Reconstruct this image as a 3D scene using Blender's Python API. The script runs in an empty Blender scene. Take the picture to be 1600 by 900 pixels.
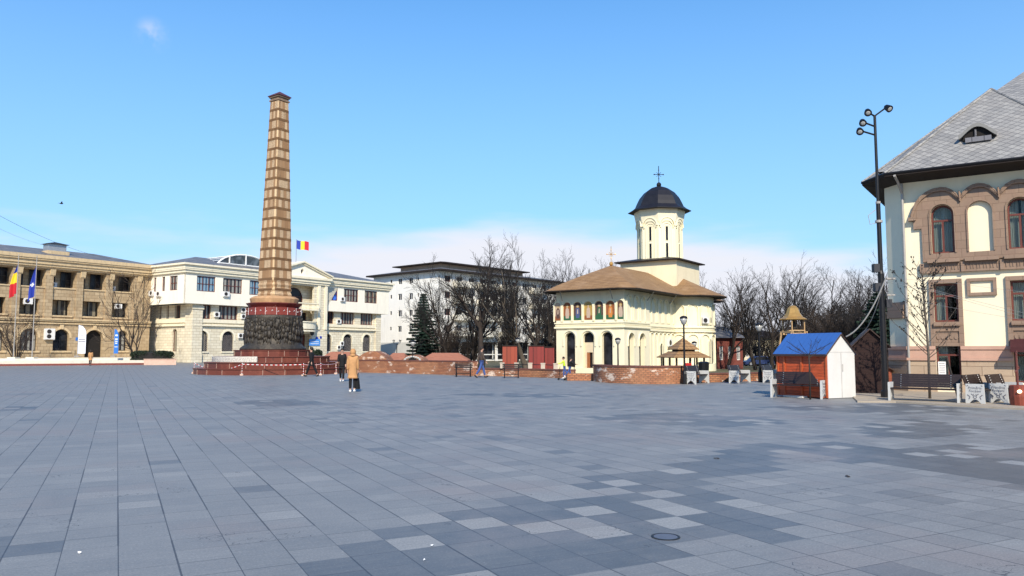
import bpy, bmesh, math, random
from mathutils import Vector, Matrix
from mathutils.geometry import tessellate_polygon
R = math.radians
scene = bpy.context.scene
COL = scene.collection
# ------------------------------------------------------------------ camera, world, sun, exposure
CAM_H = 1.6; FPX = 1200.0; PITCH = math.atan(98/1200.0)
cd = bpy.data.cameras.new('camera'); cam = bpy.data.objects.new('camera', cd); COL.objects.link(cam)
cd.sensor_width = 36; cd.lens = 36*FPX/1600; cd.clip_end = 3000; cd.clip_start = 0.05
cam.location = (0, 0, CAM_H); cam.rotation_euler = (math.pi/2+PITCH, 0, 0)
scene.camera = cam
SUN_AZ = R(175); SUN_EL = R(37)
world = bpy.data.worlds.new('World'); scene.world = world; world.use_nodes = True
wn = world.node_tree; wn.nodes.clear()
def wnode(t, **k):
    n = wn.nodes.new(t)
    for a, b in k.items(): setattr(n, a, b)
    return n
wo = wnode('ShaderNodeOutputWorld'); bg = wnode('ShaderNodeBackground'); bg.inputs[1].default_value = 0.15
sk = wnode('ShaderNodeTexSky', sky_type='NISHITA', sun_disc=False, sun_elevation=SUN_EL, sun_rotation=SUN_AZ, air_density=1.0, dust_density=0.0, ozone_density=3.0)
tc = wnode('ShaderNodeTexCoord'); sx = wnode('ShaderNodeSeparateXYZ')
wn.links.new(tc.outputs['Generated'], sx.inputs[0])
# thin bank of cloud low over the horizon and one small wisp
mp = wnode('ShaderNodeMapping'); mp.inputs['Scale'].default_value = (1.5, 1.5, 9)
wn.links.new(tc.outputs['Generated'], mp.inputs[0])
ns = wnode('ShaderNodeTexNoise'); ns.inputs['Scale'].default_value = 1.6; ns.inputs['Detail'].default_value = 5
wn.links.new(mp.outputs[0], ns.inputs[0])
def wm(op, a, b=None, c=None):
    n = wnode('ShaderNodeMath', operation=op)
    for i, q in enumerate((a, b, c)):
        if q is None: continue
        if isinstance(q, (int, float)): n.inputs[i].default_value = q
        else: wn.links.new(q, n.inputs[i])
    return n.outputs[0]
def wrange(val, a, b, c, d, smooth=True):
    n = wnode('ShaderNodeMapRange', interpolation_type='SMOOTHSTEP' if smooth else 'LINEAR')
    wn.links.new(val, n.inputs[0])
    for i, q in enumerate((a, b, c, d)): n.inputs[1+i].default_value = q
    return n.outputs[0]
edge = wm('ADD', sx.outputs[2], wm('MULTIPLY', wm('SUBTRACT', ns.outputs[0], 0.5), -0.20))
edge = wm('ADD', edge, wm('MULTIPLY', wm('ABSOLUTE', wm('ADD', sx.outputs[0], 0.02)), 0.10))
fac = wrange(edge, 0.12, 0.185, 0.97, 0.0)
wisp_c = Vector((-0.433, 0.80, 0.40)).normalized()
dt = wnode('ShaderNodeVectorMath', operation='DISTANCE')
nv = wnode('ShaderNodeVectorMath', operation='NORMALIZE'); wn.links.new(tc.outputs['Generated'], nv.inputs[0])
ray = Vector(((237-800)/1200, math.cos(PITCH)-(450-55)/1200*math.sin(PITCH), math.sin(PITCH)+(450-55)/1200*math.cos(PITCH))).normalized()
wn.links.new(nv.outputs[0], dt.inputs[0]); dt.inputs[1].default_value = ray
n2 = wnode('ShaderNodeTexNoise'); n2.inputs['Scale'].default_value = 30; n2.inputs['Detail'].default_value = 4
wn.links.new(tc.outputs['Generated'], n2.inputs[0])
wf = wm('MULTIPLY', wrange(dt.outputs['Value'], 0.0, 0.024, 0.55, 0.0), wrange(n2.outputs[0], 0.35, 0.62, 0, 1))
fac = wm('MINIMUM', wm('ADD', fac, wf), 1.0)
hs = wnode('ShaderNodeHueSaturation'); hs.inputs['Saturation'].default_value = 1.24; hs.inputs['Value'].default_value = 1.04
tint = wnode('ShaderNodeMix', data_type='RGBA', blend_type='MULTIPLY'); tint.inputs[0].default_value = 1; tint.inputs[7].default_value = (.92, 1.03, 1.13, 1)
wn.links.new(sk.outputs[0], tint.inputs[6]); wn.links.new(tint.outputs[2], hs.inputs['Color'])
mx = wnode('ShaderNodeMix', data_type='RGBA'); wn.links.new(fac, mx.inputs[0])
hz = wnode('ShaderNodeMix', data_type='RGBA'); wn.links.new(wrange(sx.outputs[2], 0.10, 0.60, 0.78, 0.0, False), hz.inputs[0]); wn.links.new(hs.outputs[0], hz.inputs[6]); hz.inputs[7].default_value = (2.15, 3.60, 5.25, 1)
wn.links.new(hz.outputs[2], mx.inputs[6]); mx.inputs[7].default_value = (4.6, 4.65, 5.05, 1)
wn.links.new(mx.outputs[2], bg.inputs[0]); wn.links.new(bg.outputs[0], wo.inputs[0])
sd = bpy.data.lights.new('sun', 'SUN'); sd.energy = 4.6; sd.angle = R(0.5); sd.color = (1.0, 0.90, 0.74)
sun = bpy.data.objects.new('sun', sd); COL.objects.link(sun)
to_sun = Vector((math.sin(SUN_AZ)*math.cos(SUN_EL), math.cos(SUN_AZ)*math.cos(SUN_EL), math.sin(SUN_EL)))
sun.rotation_euler = to_sun.to_track_quat('Z', 'Y').to_euler()
vs = scene.view_settings; vs.view_transform = 'Standard'; vs.look = 'None'; vs.exposure = 0.35; vs.gamma = 1; vs.use_curve_mapping = False
# ------------------------------------------------------------------ measuring helpers (photo pixel -> world)
_c, _s = math.cos(PITCH), math.sin(PITCH)
def ray_of(px, py):
    a, b = (px-800)/FPX, (450-py)/FPX
    return Vector((a, _c-b*_s, _s+b*_c))
def G(px, py, z=0.0):
    d = ray_of(px, py); k = (z-CAM_H)/d.z
    return Vector((d.x*k, d.y*k, z))
def AT(px, py, Y):
    d = ray_of(px, py); k = Y/d.y
    return Vector((d.x*k, Y, CAM_H+d.z*k))
def plane_T(O, e):
    O = Vector(O[:2]); e = Vector(e[:2])
    def f(px, py):
        d = ray_of(px, py)
        # k*d.xy = O + t e
        det = d.x*(-e.y) + e.x*d.y
        k = (O.x*(-e.y) + e.x*O.y)/det
        t = (d.x*O.y - d.y*O.x)/det
        t = -t if False else t
        X = Vector((d.x*k, d.y*k)); t = (X-O).dot(e)
        return t, CAM_H+d.z*k
    return f
S = Vector((.566, .824)); W = Vector((-.824, .566)); ROT_S = math.atan2(.824, .566)
# ------------------------------------------------------------------ materials
def newmat(name):
    m = bpy.data.materials.new(name); m.use_nodes = True
    nt = m.node_tree; b = nt.nodes['Principled BSDF']; return m, nt, b
class NT:
    def __init__(s, nt): s.nt = nt
    def n(s, t, **k):
        x = s.nt.nodes.new(t)
        for a, b in k.items(): setattr(x, a, b)
        return x
    def put(s, sock, q):
        if isinstance(q, (int, float)): sock.default_value = q
        elif isinstance(q, tuple): sock.default_value = q if len(q) == len(sock.default_value) else q+(1,)
        else: s.nt.links.new(q, sock)
    def m(s, op, *a):
        x = s.n('ShaderNodeMath', operation=op)
        for i, q in enumerate(a): s.put(x.inputs[i], q)
        return x.outputs[0]
    def mix(s, f, a, b, bt='MIX'):
        x = s.n('ShaderNodeMix', data_type='RGBA', blend_type=bt); s.put(x.inputs[0], f); s.put(x.inputs[6], a); s.put(x.inputs[7], b); return x.outputs[2]
    def rng(s, v, a, b, c, d):
        x = s.n('ShaderNodeMapRange'); s.put(x.inputs[0], v)
        for i, q in enumerate((a, b, c, d)): x.inputs[1+i].default_value = q
        return x.outputs[0]
    def obj(s): return s.n('ShaderNodeTexCoord').outputs['Object']
    def noise(s, v, sc, det=4, rough=.55, scale=None):
        if scale:
            mpn = s.n('ShaderNodeMapping'); mpn.inputs['Scale'].default_value = scale; s.put(mpn.inputs[0], v); v = mpn.outputs[0]
        x = s.n('ShaderNodeTexNoise'); s.put(x.inputs['Vector'], v); x.inputs['Scale'].default_value = sc; x.inputs['Detail'].default_value = det; x.inputs['Roughness'].default_value = rough
        return x.outputs[0]
    def bump(s, h, st, dist=.02):
        x = s.n('ShaderNodeBump'); x.inputs['Strength'].default_value = st; x.inputs['Distance'].default_value = dist; s.put(x.inputs['Height'], h); return x.outputs[0]
def plain(name, c, rough=.7, var=.15, sc=2.0, metal=0, bump=.0, streak=False, spec=.4, dirt=None, dsc=.6):
    m, nt, b = newmat(name); k = NT(nt); o = k.obj()
    f = k.noise(o, sc, 6, .6)
    f2 = k.noise(o, sc*9, 3, .6)
    v = k.rng(k.m('ADD', k.m('MULTIPLY', f, .65), k.m('MULTIPLY', f2, .35)), .3, .7, 1-var, 1+var)
    col = k.mix(1.0, tuple(c), k.n('ShaderNodeCombineColor').outputs[0], 'MULTIPLY')
    cc = nt.nodes[-2] if False else [x for x in nt.nodes if x.bl_idname == 'ShaderNodeCombineColor'][-1]
    for i in range(3): k.put(cc.inputs[i], v)
    if streak or dirt:
        g = k.noise(o, dsc, 6, .65, scale=(3, 3, .45) if streak else None)
        dc = dirt or tuple(x*.6 for x in c)
        col = k.mix(k.rng(g, .52, .78, 0, .65), col, dc)
    k.put(b.inputs['Base Color'], col); b.inputs['Roughness'].default_value = rough; b.inputs['Metallic'].default_value = metal
    b.inputs['Specular IOR Level'].default_value = spec
    if bump: k.put(b.inputs['Normal'], k.bump(f2, bump, .02))
    return m
def blocks(name, c1, c2, cm, bw=.8, bh=.35, mort=.012, rough=.8, bump=.4, dirt=None, flat=False, off=.5, dsc=.5, dmax=.6):
    m, nt, b = newmat(name); k = NT(nt); o = k.obj()
    sp = k.n('ShaderNodeSeparateXYZ'); k.put(sp.inputs[0], o); cb = k.n('ShaderNodeCombineXYZ')
    if flat: k.put(cb.inputs[0], sp.outputs[0]); k.put(cb.inputs[1], sp.outputs[1])
    else: k.put(cb.inputs[0], k.m('ADD', sp.outputs[0], sp.outputs[1])); k.put(cb.inputs[1], sp.outputs[2])
    br = k.n('ShaderNodeTexBrick'); k.put(br.inputs['Vector'], cb.outputs[0]); br.offset = off
    br.inputs['Color1'].default_value = c1+(1,); br.inputs['Color2'].default_value = c2+(1,); br.inputs['Mortar'].default_value = cm+(1,)
    br.inputs['Scale'].default_value = 1; br.inputs['Mortar Size'].default_value = mort; br.inputs['Brick Width'].default_value = bw; br.inputs['Row Height'].default_value = bh; br.inputs['Bias'].default_value = 0; br.inputs['Mortar Smooth'].default_value = .3
    col = br.outputs[0]
    f2 = k.noise(o, 14, 4, .65)
    col = k.mix(k.rng(f2, .3, .75, .0, .35), col, tuple(x*.55 for x in c1))
    g = k.noise(o, dsc, 7, .68)
    if dirt: col = k.mix(k.rng(g, .5, .68, 0, dmax), col, dirt)
    k.put(b.inputs['Base Color'], col); b.inputs['Roughness'].default_value = rough; b.inputs['Specular IOR Level'].default_value = .3
    h = k.m('SUBTRACT', k.m('MULTIPLY', f2, .4), br.outputs['Fac'])
    k.put(b.inputs['Normal'], k.bump(h, bump, .02))
    return m
def slats(name, c, pitch=.12, axis=2, rough=.6, depth=.6, var=.25):
    m, nt, b = newmat(name); k = NT(nt); o = k.obj()
    sp = k.n('ShaderNodeSeparateXYZ'); k.put(sp.inputs[0], o)
    q = k.m('DIVIDE', sp.outputs[axis], pitch); fr = k.m('FRACT', q)
    wnz = k.n('ShaderNodeTexWhiteNoise', noise_dimensions='1D'); k.put(wnz.inputs['W'], k.m('FLOOR', q))
    g = k.noise(o, 5, 5, .6, scale=(1, 1, 6) if axis == 2 else (6, 1, 1))
    v = k.m('ADD', k.rng(wnz.outputs['Value'], 0, 1, 1-var*.5, 1+var*.5), k.rng(g, .3, .7, -var*.6, var*.6))
    cc = k.n('ShaderNodeCombineColor')
    for i in range(3): k.put(cc.inputs[i], v)
    col = k.mix(1, tuple(c), cc.outputs[0], 'MULTIPLY')
    ln = k.m('LESS_THAN', fr, .09)
    col = k.mix(k.m('MULTIPLY', ln, depth), col, tuple(x*.25 for x in c))
    k.put(b.inputs['Base Color'], col); b.inputs['Roughness'].default_value = rough
    k.put(b.inputs['Normal'], k.bump(k.m('SUBTRACT', 1.0, ln), .5, .02))
    return m
def glassy(name, c=(.008, .009, .012), rough=.22, curtain=None, per=.35):
    m, nt, b = newmat(name); k = NT(nt); o = k.obj()
    f = k.noise(o, .9, 2, .5)
    col = k.mix(k.rng(f, .45, .6, 0, 1), tuple(c), tuple(x*2.2+.01 for x in c))
    if curtain:
        sp = k.n('ShaderNodeSeparateXYZ'); k.put(sp.inputs[0], o)
        u = k.m('ADD', sp.outputs[0], sp.outputs[1])
        s1 = k.m('SINE', k.m('MULTIPLY', u, 2*math.pi/per)); s2 = k.m('SINE', k.m('MULTIPLY', u, 2*math.pi/.09))
        fold = k.rng(s2, -1, 1, .65, 1.0); cc = k.n('ShaderNodeCombineColor')
        for i in range(3): k.put(cc.inputs[i], fold)
        cu = k.mix(1, tuple(curtain), cc.outputs[0], 'MULTIPLY')
        col = k.mix(k.rng(s1, -.25, .05, 0, 1), col, cu)
    k.put(b.inputs['Base Color'], col); b.inputs['Roughness'].default_value = rough; b.inputs['Specular IOR Level'].default_value = .22
    return m
M = {}
M['cream'] = plain('cream_render', (.84, .765, .55), .85, .05, 1.2, streak=True, dirt=(.62, .55, .40), bump=.1, dsc=.45)
M['cream_trim'] = plain('cream_trim', (.86, .79, .56), .8, .05, 2)
M['white_wall'] = plain('white_render', (.86, .81, .68), .85, .05, .8, streak=True, dirt=(.66, .61, .51), dsc=.4)
M['white_stone'] = blocks('pale_stone', (.80, .735, .57), (.69, .62, .46), (.40, .32, .20), .9, .38, .02, .85, .7, dirt=(.50, .44, .33))
M['white_trim'] = plain('pale_cornice', (.80, .73, .55), .8, .08, 2, streak=True, dirt=(.5, .45, .36), dsc=.8)
M['tan_stone'] = blocks('tan_stone', (.50, .385, .24), (.37, .275, .165), (.24, .16, .09), .7, .42, .02, .85, .6, dirt=(.30, .20, .11), dsc=.7, dmax=.7)
M['tan_trim'] = plain('tan_cornice', (.58, .44, .26), .85, .14, 3, streak=True, dirt=(.24, .19, .13), dsc=1.0)
M['slate'] = blocks('slate_roof', (.17, .17, .19), (.26, .25, .25), (.07, .07, .08), .4, .25, .02, .6, .5)
M['roof_grey'] = blocks('grey_sheet_roof', (.13, .13, .14), (.20, .19, .18), (.06, .06, .06), .9, .5, .03, .5, .5, dirt=(.30, .28, .25), flat=True, dsc=.9)
M['shingle'] = blocks('brown_shingle', (.38, .225, .10), (.29, .165, .07), (.13, .07, .035), .3, .18, .02, .65, .5, dirt=(.40, .26, .15), dsc=.8, dmax=.5)
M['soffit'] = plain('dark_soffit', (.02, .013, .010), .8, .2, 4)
M['soffit_brown'] = slats('brown_soffit', (.13, .05, .03), .15, 0)
M['dome'] = plain('black_sheet_metal', (.012, .011, .014), .5, .4, 1.5)
M['glass'] = glassy('dark_glass')
M['glass_cur'] = glassy('curtained_glass', (.02, .02, .025), .12, curtain=(.36, .35, .31), per=.62)
M['glass_blue'] = glassy('blue_blind_glass', (.03, .07, .12), .12, curtain=(.28, .40, .48), per=.5)
M['glass_deep'] = glassy('blue_panel_glass', (.02, .07, .30), .15)
M['glass_tan'] = glassy('tan_blind_glass', (.03, .03, .03), .12, curtain=(.30, .27, .20), per=.9)
M['win_brown'] = plain('brown_window_wood', (.13, .036, .026), .5, .2, 6)
M['win_dark'] = plain('dark_window_frame', (.03, .025, .022), .5, .2, 6)
M['win_white'] = plain('white_window_frame', (.7, .7, .68), .5, .05, 6)
M['black'] = plain('black_iron', (.012, .012, .014), .45, .2, 6, metal=.3)
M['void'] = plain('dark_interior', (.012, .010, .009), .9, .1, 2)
M['granite'] = blocks('red_granite', (.155, .045, .028), (.12, .032, .024), (.10, .035, .025), 1.1, .9, .012, .35, .15, dirt=(.30, .10, .06), dsc=1.4, dmax=.4)
M['granite_joint'] = plain('pale_grout', (.5, .36, .28), .8)
M['red_panel'] = plain('red_polished_band', (.19, .035, .024), .35, .25, 3, dirt=(.14, .02, .015))
M['white'] = plain('white_paint', (.80, .80, .78), .5, .05, 3)
M['white_dirty'] = plain('white_board', (.62, .61, .58), .6, .06, 2, streak=True, dirt=(.60, .56, .5))
M['concrete'] = plain('white_cast_concrete', (.50, .50, .48), .8, .1, 8, bump=.2, dirt=(.42, .42, .40), dsc=3)
M['slat_wood'] = plain('dark_bench_wood', (.020, .011, .010), .5, .35, 6)
M['orange_wood'] = slats('orange_stained_boards', (.52, .085, .022), .105, 2, var=.5, depth=.9)
M['blue_roof'] = slats('blue_sheet', (.04, .12, .36), .20, 0, rough=.45, depth=.25, var=.06)
M['brown_wood'] = slats('dark_brown_boards', (.022, .008, .006), .09, 2, rough=.9)
M['brown_roof'] = plain('dark_roofing', (.05, .03, .025), .8)
M['bark'] = plain('bark', (.036, .027, .022), .9, .35, 3, bump=.5)
M['bark_pale'] = plain('grey_bark', (.11, .09, .07), .9, .35, 4, bump=.5)
M['twig'] = plain('twigs', (.017, .0145, .014), .9, .3, 2)
M['twig_brown'] = plain('brown_twigs', (.05, .037, .029), .9, .3, 2)
M['needle'] = plain('spruce_needles', (.022, .048, .034), .8, .5, 1.2)
M['hedge'] = plain('dark_hedge_leaves', (.018, .032, .016), .8, .5, 3)
M['bronze'] = None
M['ac'] = plain('ac_casing', (.72, .71, .68), .5, .05, 4)
M['pink'] = plain('pink_stone', (.62, .42, .32), .8, .12, 3, dirt=(.45, .28, .2))
M['stone_step'] = plain('pale_step_stone', (.70, .64, .52), .8, .1, 2, dirt=(.5, .42, .32), dsc=1.2)
M['brick'] = blocks('old_red_brick', (.42, .16, .075), (.27, .095, .05), (.50, .36, .25), .27, .088, .016, .9, .9, dirt=(.62, .50, .40), dsc=.62, dmax=.85)
M['brick_cap'] = plain('brick_coping', (.15, .06, .045), .85, .3, 4)
M['brick_roof'] = blocks('terracotta_brick', (.45, .17, .095), (.36, .125, .07), (.36, .20, .14), .2, .1, .012, .9, .6, flat=False)
M['trunkwood'] = plain('pale_timber', (.50, .33, .17), .7, .2, 4)
M['gold'] = plain('copper_gold_sheet', (.60, .34, .10), .35, .2, 2, metal=.6)
M['red_box'] = slats('red_metal_sheet', (.20, .02, .015), .35, 0, depth=.5)
M['orange_box'] = slats('orange_red_sheet', (.27, .045, .02), .35, 0, depth=.5)
M['yellow_wall'] = plain('yellowish_render', (.62, .53, .36), .9, .1, 1)
M['red_wall'] = plain('dark_red_wall', (.16, .045, .035), .9, .2, 1)
M['grass'] = plain('winter_lawn', (.09, .085, .045), .95, .4, 2, dirt=(.12, .085, .055))
M['road'] = plain('asphalt', (.06, .06, .062), .9, .2, 5)
M['skin'] = plain('skin', (.48, .28, .20), .6, .05, 5)
M['hair'] = plain('dark_hair', (.02, .014, .01), .7, .2, 20)
M['coat_tan'] = plain('camel_cloth', (.47, .25, .105), .85, .12, 12, bump=.3)
M['coat_black'] = plain('black_cloth', (.006, .006, .007), .85, .2, 12, bump=.3)
M['cloth_dark'] = plain('black_trousers', (.006, .006, .008), .9, .2, 9)
M['jeans'] = plain('blue_jeans', (.05, .09, .26), .9, .2, 9)
M['brown_jacket'] = plain('brown_jacket', (.07, .05, .04), .85, .2, 9)
M['hiviz'] = plain('yellow_jacket', (.60, .80, .06), .7, .05, 9)
M['shoe_white'] = plain('white_trainer', (.75, .75, .74), .6, .05, 9)
M['shoe_black'] = plain('black_shoe', (.015, .015, .015), .5, .1, 9)
M['flag_blue'] = plain('blue_flag_cloth', (.02, .045, .33), .8, .08, 4)
M['flag_yellow'] = plain('yellow_flag_cloth', (.85, .58, .03), .8, .06, 4)
M['flag_red'] = plain('red_flag_cloth', (.52, .02, .03), .8, .08, 4)
M['banner_white'] = plain('white_banner_cloth', (.78, .78, .84), .7, .04, 4)
M['banner_blue'] = plain('blue_banner_cloth', (.03, .16, .52), .7, .06, 4)
M['ink'] = plain('dark_print', (.10, .10, .13), .7, .1, 4)
M['steel'] = plain('galvanised_steel', (.42, .42, .43), .4, .1, 4, metal=.6)
M['brown_stone'] = blocks('brown_carved_stone', (.31, .215, .155), (.26, .18, .13), (.15, .10, .07), .42, .32, .008, .85, .35, dirt=(.25, .16, .12), dsc=2)
M['ashlar'] = blocks('tan_ashlar_base', (.47, .36, .255), (.42, .32, .23), (.20, .13, .09), .95, .34, .012, .8, .5, dirt=(.36, .25, .17), dsc=1.5, dmax=.5)
M['pink_band'] = plain('pinkish_stone_band', (.50, .31, .23), .8, .14, 4, dirt=(.38, .22, .16), dsc=2)
M['cream_cool'] = plain('cream_plaster', (.82, .735, .53), .85, .03, 1.5, streak=True, dirt=(.70, .62, .47), dsc=.5)
M['grey_pipe'] = plain('zinc_pipe', (.36, .34, .31), .5, .1, 5, metal=.2)
M['ring_brown'] = plain('church_soffit_board', (.16, .07, .035), .8, .2, 3)
M['icon_brown'] = plain('icon_ochre', (.26, .085, .03), .7, .2, 9)
M['icon_dark'] = plain('icon_dark', (.09, .05, .04), .7, .5, 14)
M['icon_green'] = plain('icon_green', (.025, .11, .05), .7, .2, 9)
M['icon_pale'] = plain('icon_pale', (.50, .38, .29), .7, .25, 20)
M['icon_gold'] = plain('icon_gold', (.42, .27, .07), .5, .1, 9)
M['icon_orange'] = plain('icon_orange', (.60, .23, .05), .7, .1, 9)
M['icon_blue'] = plain('icon_blue', (.07, .10, .22), .7, .1, 9)
M['door_wood'] = slats('door_boards', (.36, .13, .045), .14, 1)
M['lampglass'] = plain('lamp_glass', (.42, .42, .40), .15, .05, 4, spec=.8)
M['mesh_grille'] = plain('window_grille', (.22, .20, .19), .6, .2, 6)
def lit(name, c, e):
    m, nt, b = newmat(name); b.inputs['Base Color'].default_value = c+(1,); b.inputs['Emission Color'].default_value = c+(1,); b.inputs['Emission Strength'].default_value = e; return m
M['lit'] = lit('lit_lamp', (1.0, .75, .45), 3.0)
def bronze():
    m, nt, b = newmat('dark_bronze'); k = NT(nt); o = k.obj()
    f = k.noise(o, 3.2, 6, .7)
    k.put(b.inputs['Base Color'], k.mix(k.rng(f, .35, .7, 0, 1), (.022, .019, .017), (.085, .070, .050)))
    b.inputs['Metallic'].default_value = .35; b.inputs['Roughness'].default_value = .55
    k.put(b.inputs['Normal'], k.bump(k.noise(o, 9, 6, .7), .6, .05)); return m
M['bronze'] = bronze()
def shaft_mat():
    m, nt, b = newmat('carved_sandstone'); k = NT(nt); o = k.obj()
    sp = k.n('ShaderNodeSeparateXYZ'); k.put(sp.inputs[0], o)
    P = .735
    zz = k.m('DIVIDE', sp.outputs[2], P); fz = k.m('FRACT', zz); iz = k.m('FLOOR', zz)
    nr = k.n('ShaderNodeNewGeometry')
    hw = k.m('SUBTRACT', 1.05, k.m('MULTIPLY', sp.outputs[2], .0284))
    nsp = k.n('ShaderNodeSeparateXYZ'); tcn = k.n('ShaderNodeTexCoord'); k.put(nsp.inputs[0], tcn.outputs['Normal'])
    isx = k.m('GREATER_THAN', k.m('ABSOLUTE', nsp.outputs[0]), .5)
    u = k.m('ADD', k.m('MULTIPLY', isx, sp.outputs[1]), k.m('MULTIPLY', k.m('SUBTRACT', 1.0, isx), sp.outputs[0]))
    uu = k.m('MULTIPLY', k.m('ADD', k.m('DIVIDE', u, hw), 1.0), 2.5)   # four blocks across a face
    par = k.m('MODULO', iz, 2.0)
    uu = k.m('ADD', uu, k.m('MULTIPLY', par, .45)); iu = k.m('FLOOR', uu); fu = k.m('FRACT', uu)
    cv = k.n('ShaderNodeCombineXYZ'); k.put(cv.inputs[0], iu); k.put(cv.inputs[1], iz); k.put(cv.inputs[2], isx)
    w1 = k.n('ShaderNodeTexWhiteNoise', noise_dimensions='3D'); k.put(w1.inputs['Vector'], cv.outputs[0])
    chk = k.m('ADD', k.m('MULTIPLY', k.m('MODULO', k.m('ADD', k.m('ADD', iu, iz), 200.0), 2.0), .42), k.m('MULTIPLY', w1.outputs['Value'], .58))
    body = k.mix(k.rng(chk, .50, .52, 0, 1), (.36, .21, .10), (.61, .44, .265))
    body = k.mix(k.rng(w1.outputs['Value'], .0, .25, .55, 0), body, (.22, .115, .045))
    dark = k.m('LESS_THAN', fz, .25)
    col = k.mix(dark, body, (.15, .08, .032))
    jn = k.m('LESS_THAN', k.m('MINIMUM', fu, k.m('SUBTRACT', 1.0, fu)), .03)
    col = k.mix(k.m('MULTIPLY', jn, .6), col, (.18, .10, .055))
    car = k.noise(o, 11, 5, .7)
    vor = k.n('ShaderNodeTexVoronoi', feature='DISTANCE_TO_EDGE'); k.put(vor.inputs['Vector'], o); vor.inputs['Scale'].default_value = 9
    relief = k.m('MULTIPLY', k.rng(vor.outputs[0], 0, .12, 0, 1), k.rng(w1.outputs['Value'], .50, .52, 0, 1))
    col = k.mix(k.rng(car, .35, .7, 0, .4), col, (.22, .12, .065))
    edge = k.m('GREATER_THAN', k.m('ABSOLUTE', k.m('DIVIDE', u, hw)), .90)
    col = k.mix(k.m('MULTIPLY', edge, .7), col, (.66, .48, .27))
    k.put(b.inputs['Base Color'], col); b.inputs['Roughness'].default_value = .85
    h = k.m('ADD', k.m('MULTIPLY', car, .6), relief)
    h = k.m('SUBTRACT', h, k.m('MULTIPLY', dark, .5))
    k.put(b.inputs['Normal'], k.bump(h, .8, .03)); return m
M['shaft'] = shaft_mat()
M['sand'] = plain('sandstone', (.44, .26, .13), .85, .3, 2.5, dirt=(.25, .14, .07), dsc=1.2, bump=.4)

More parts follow.
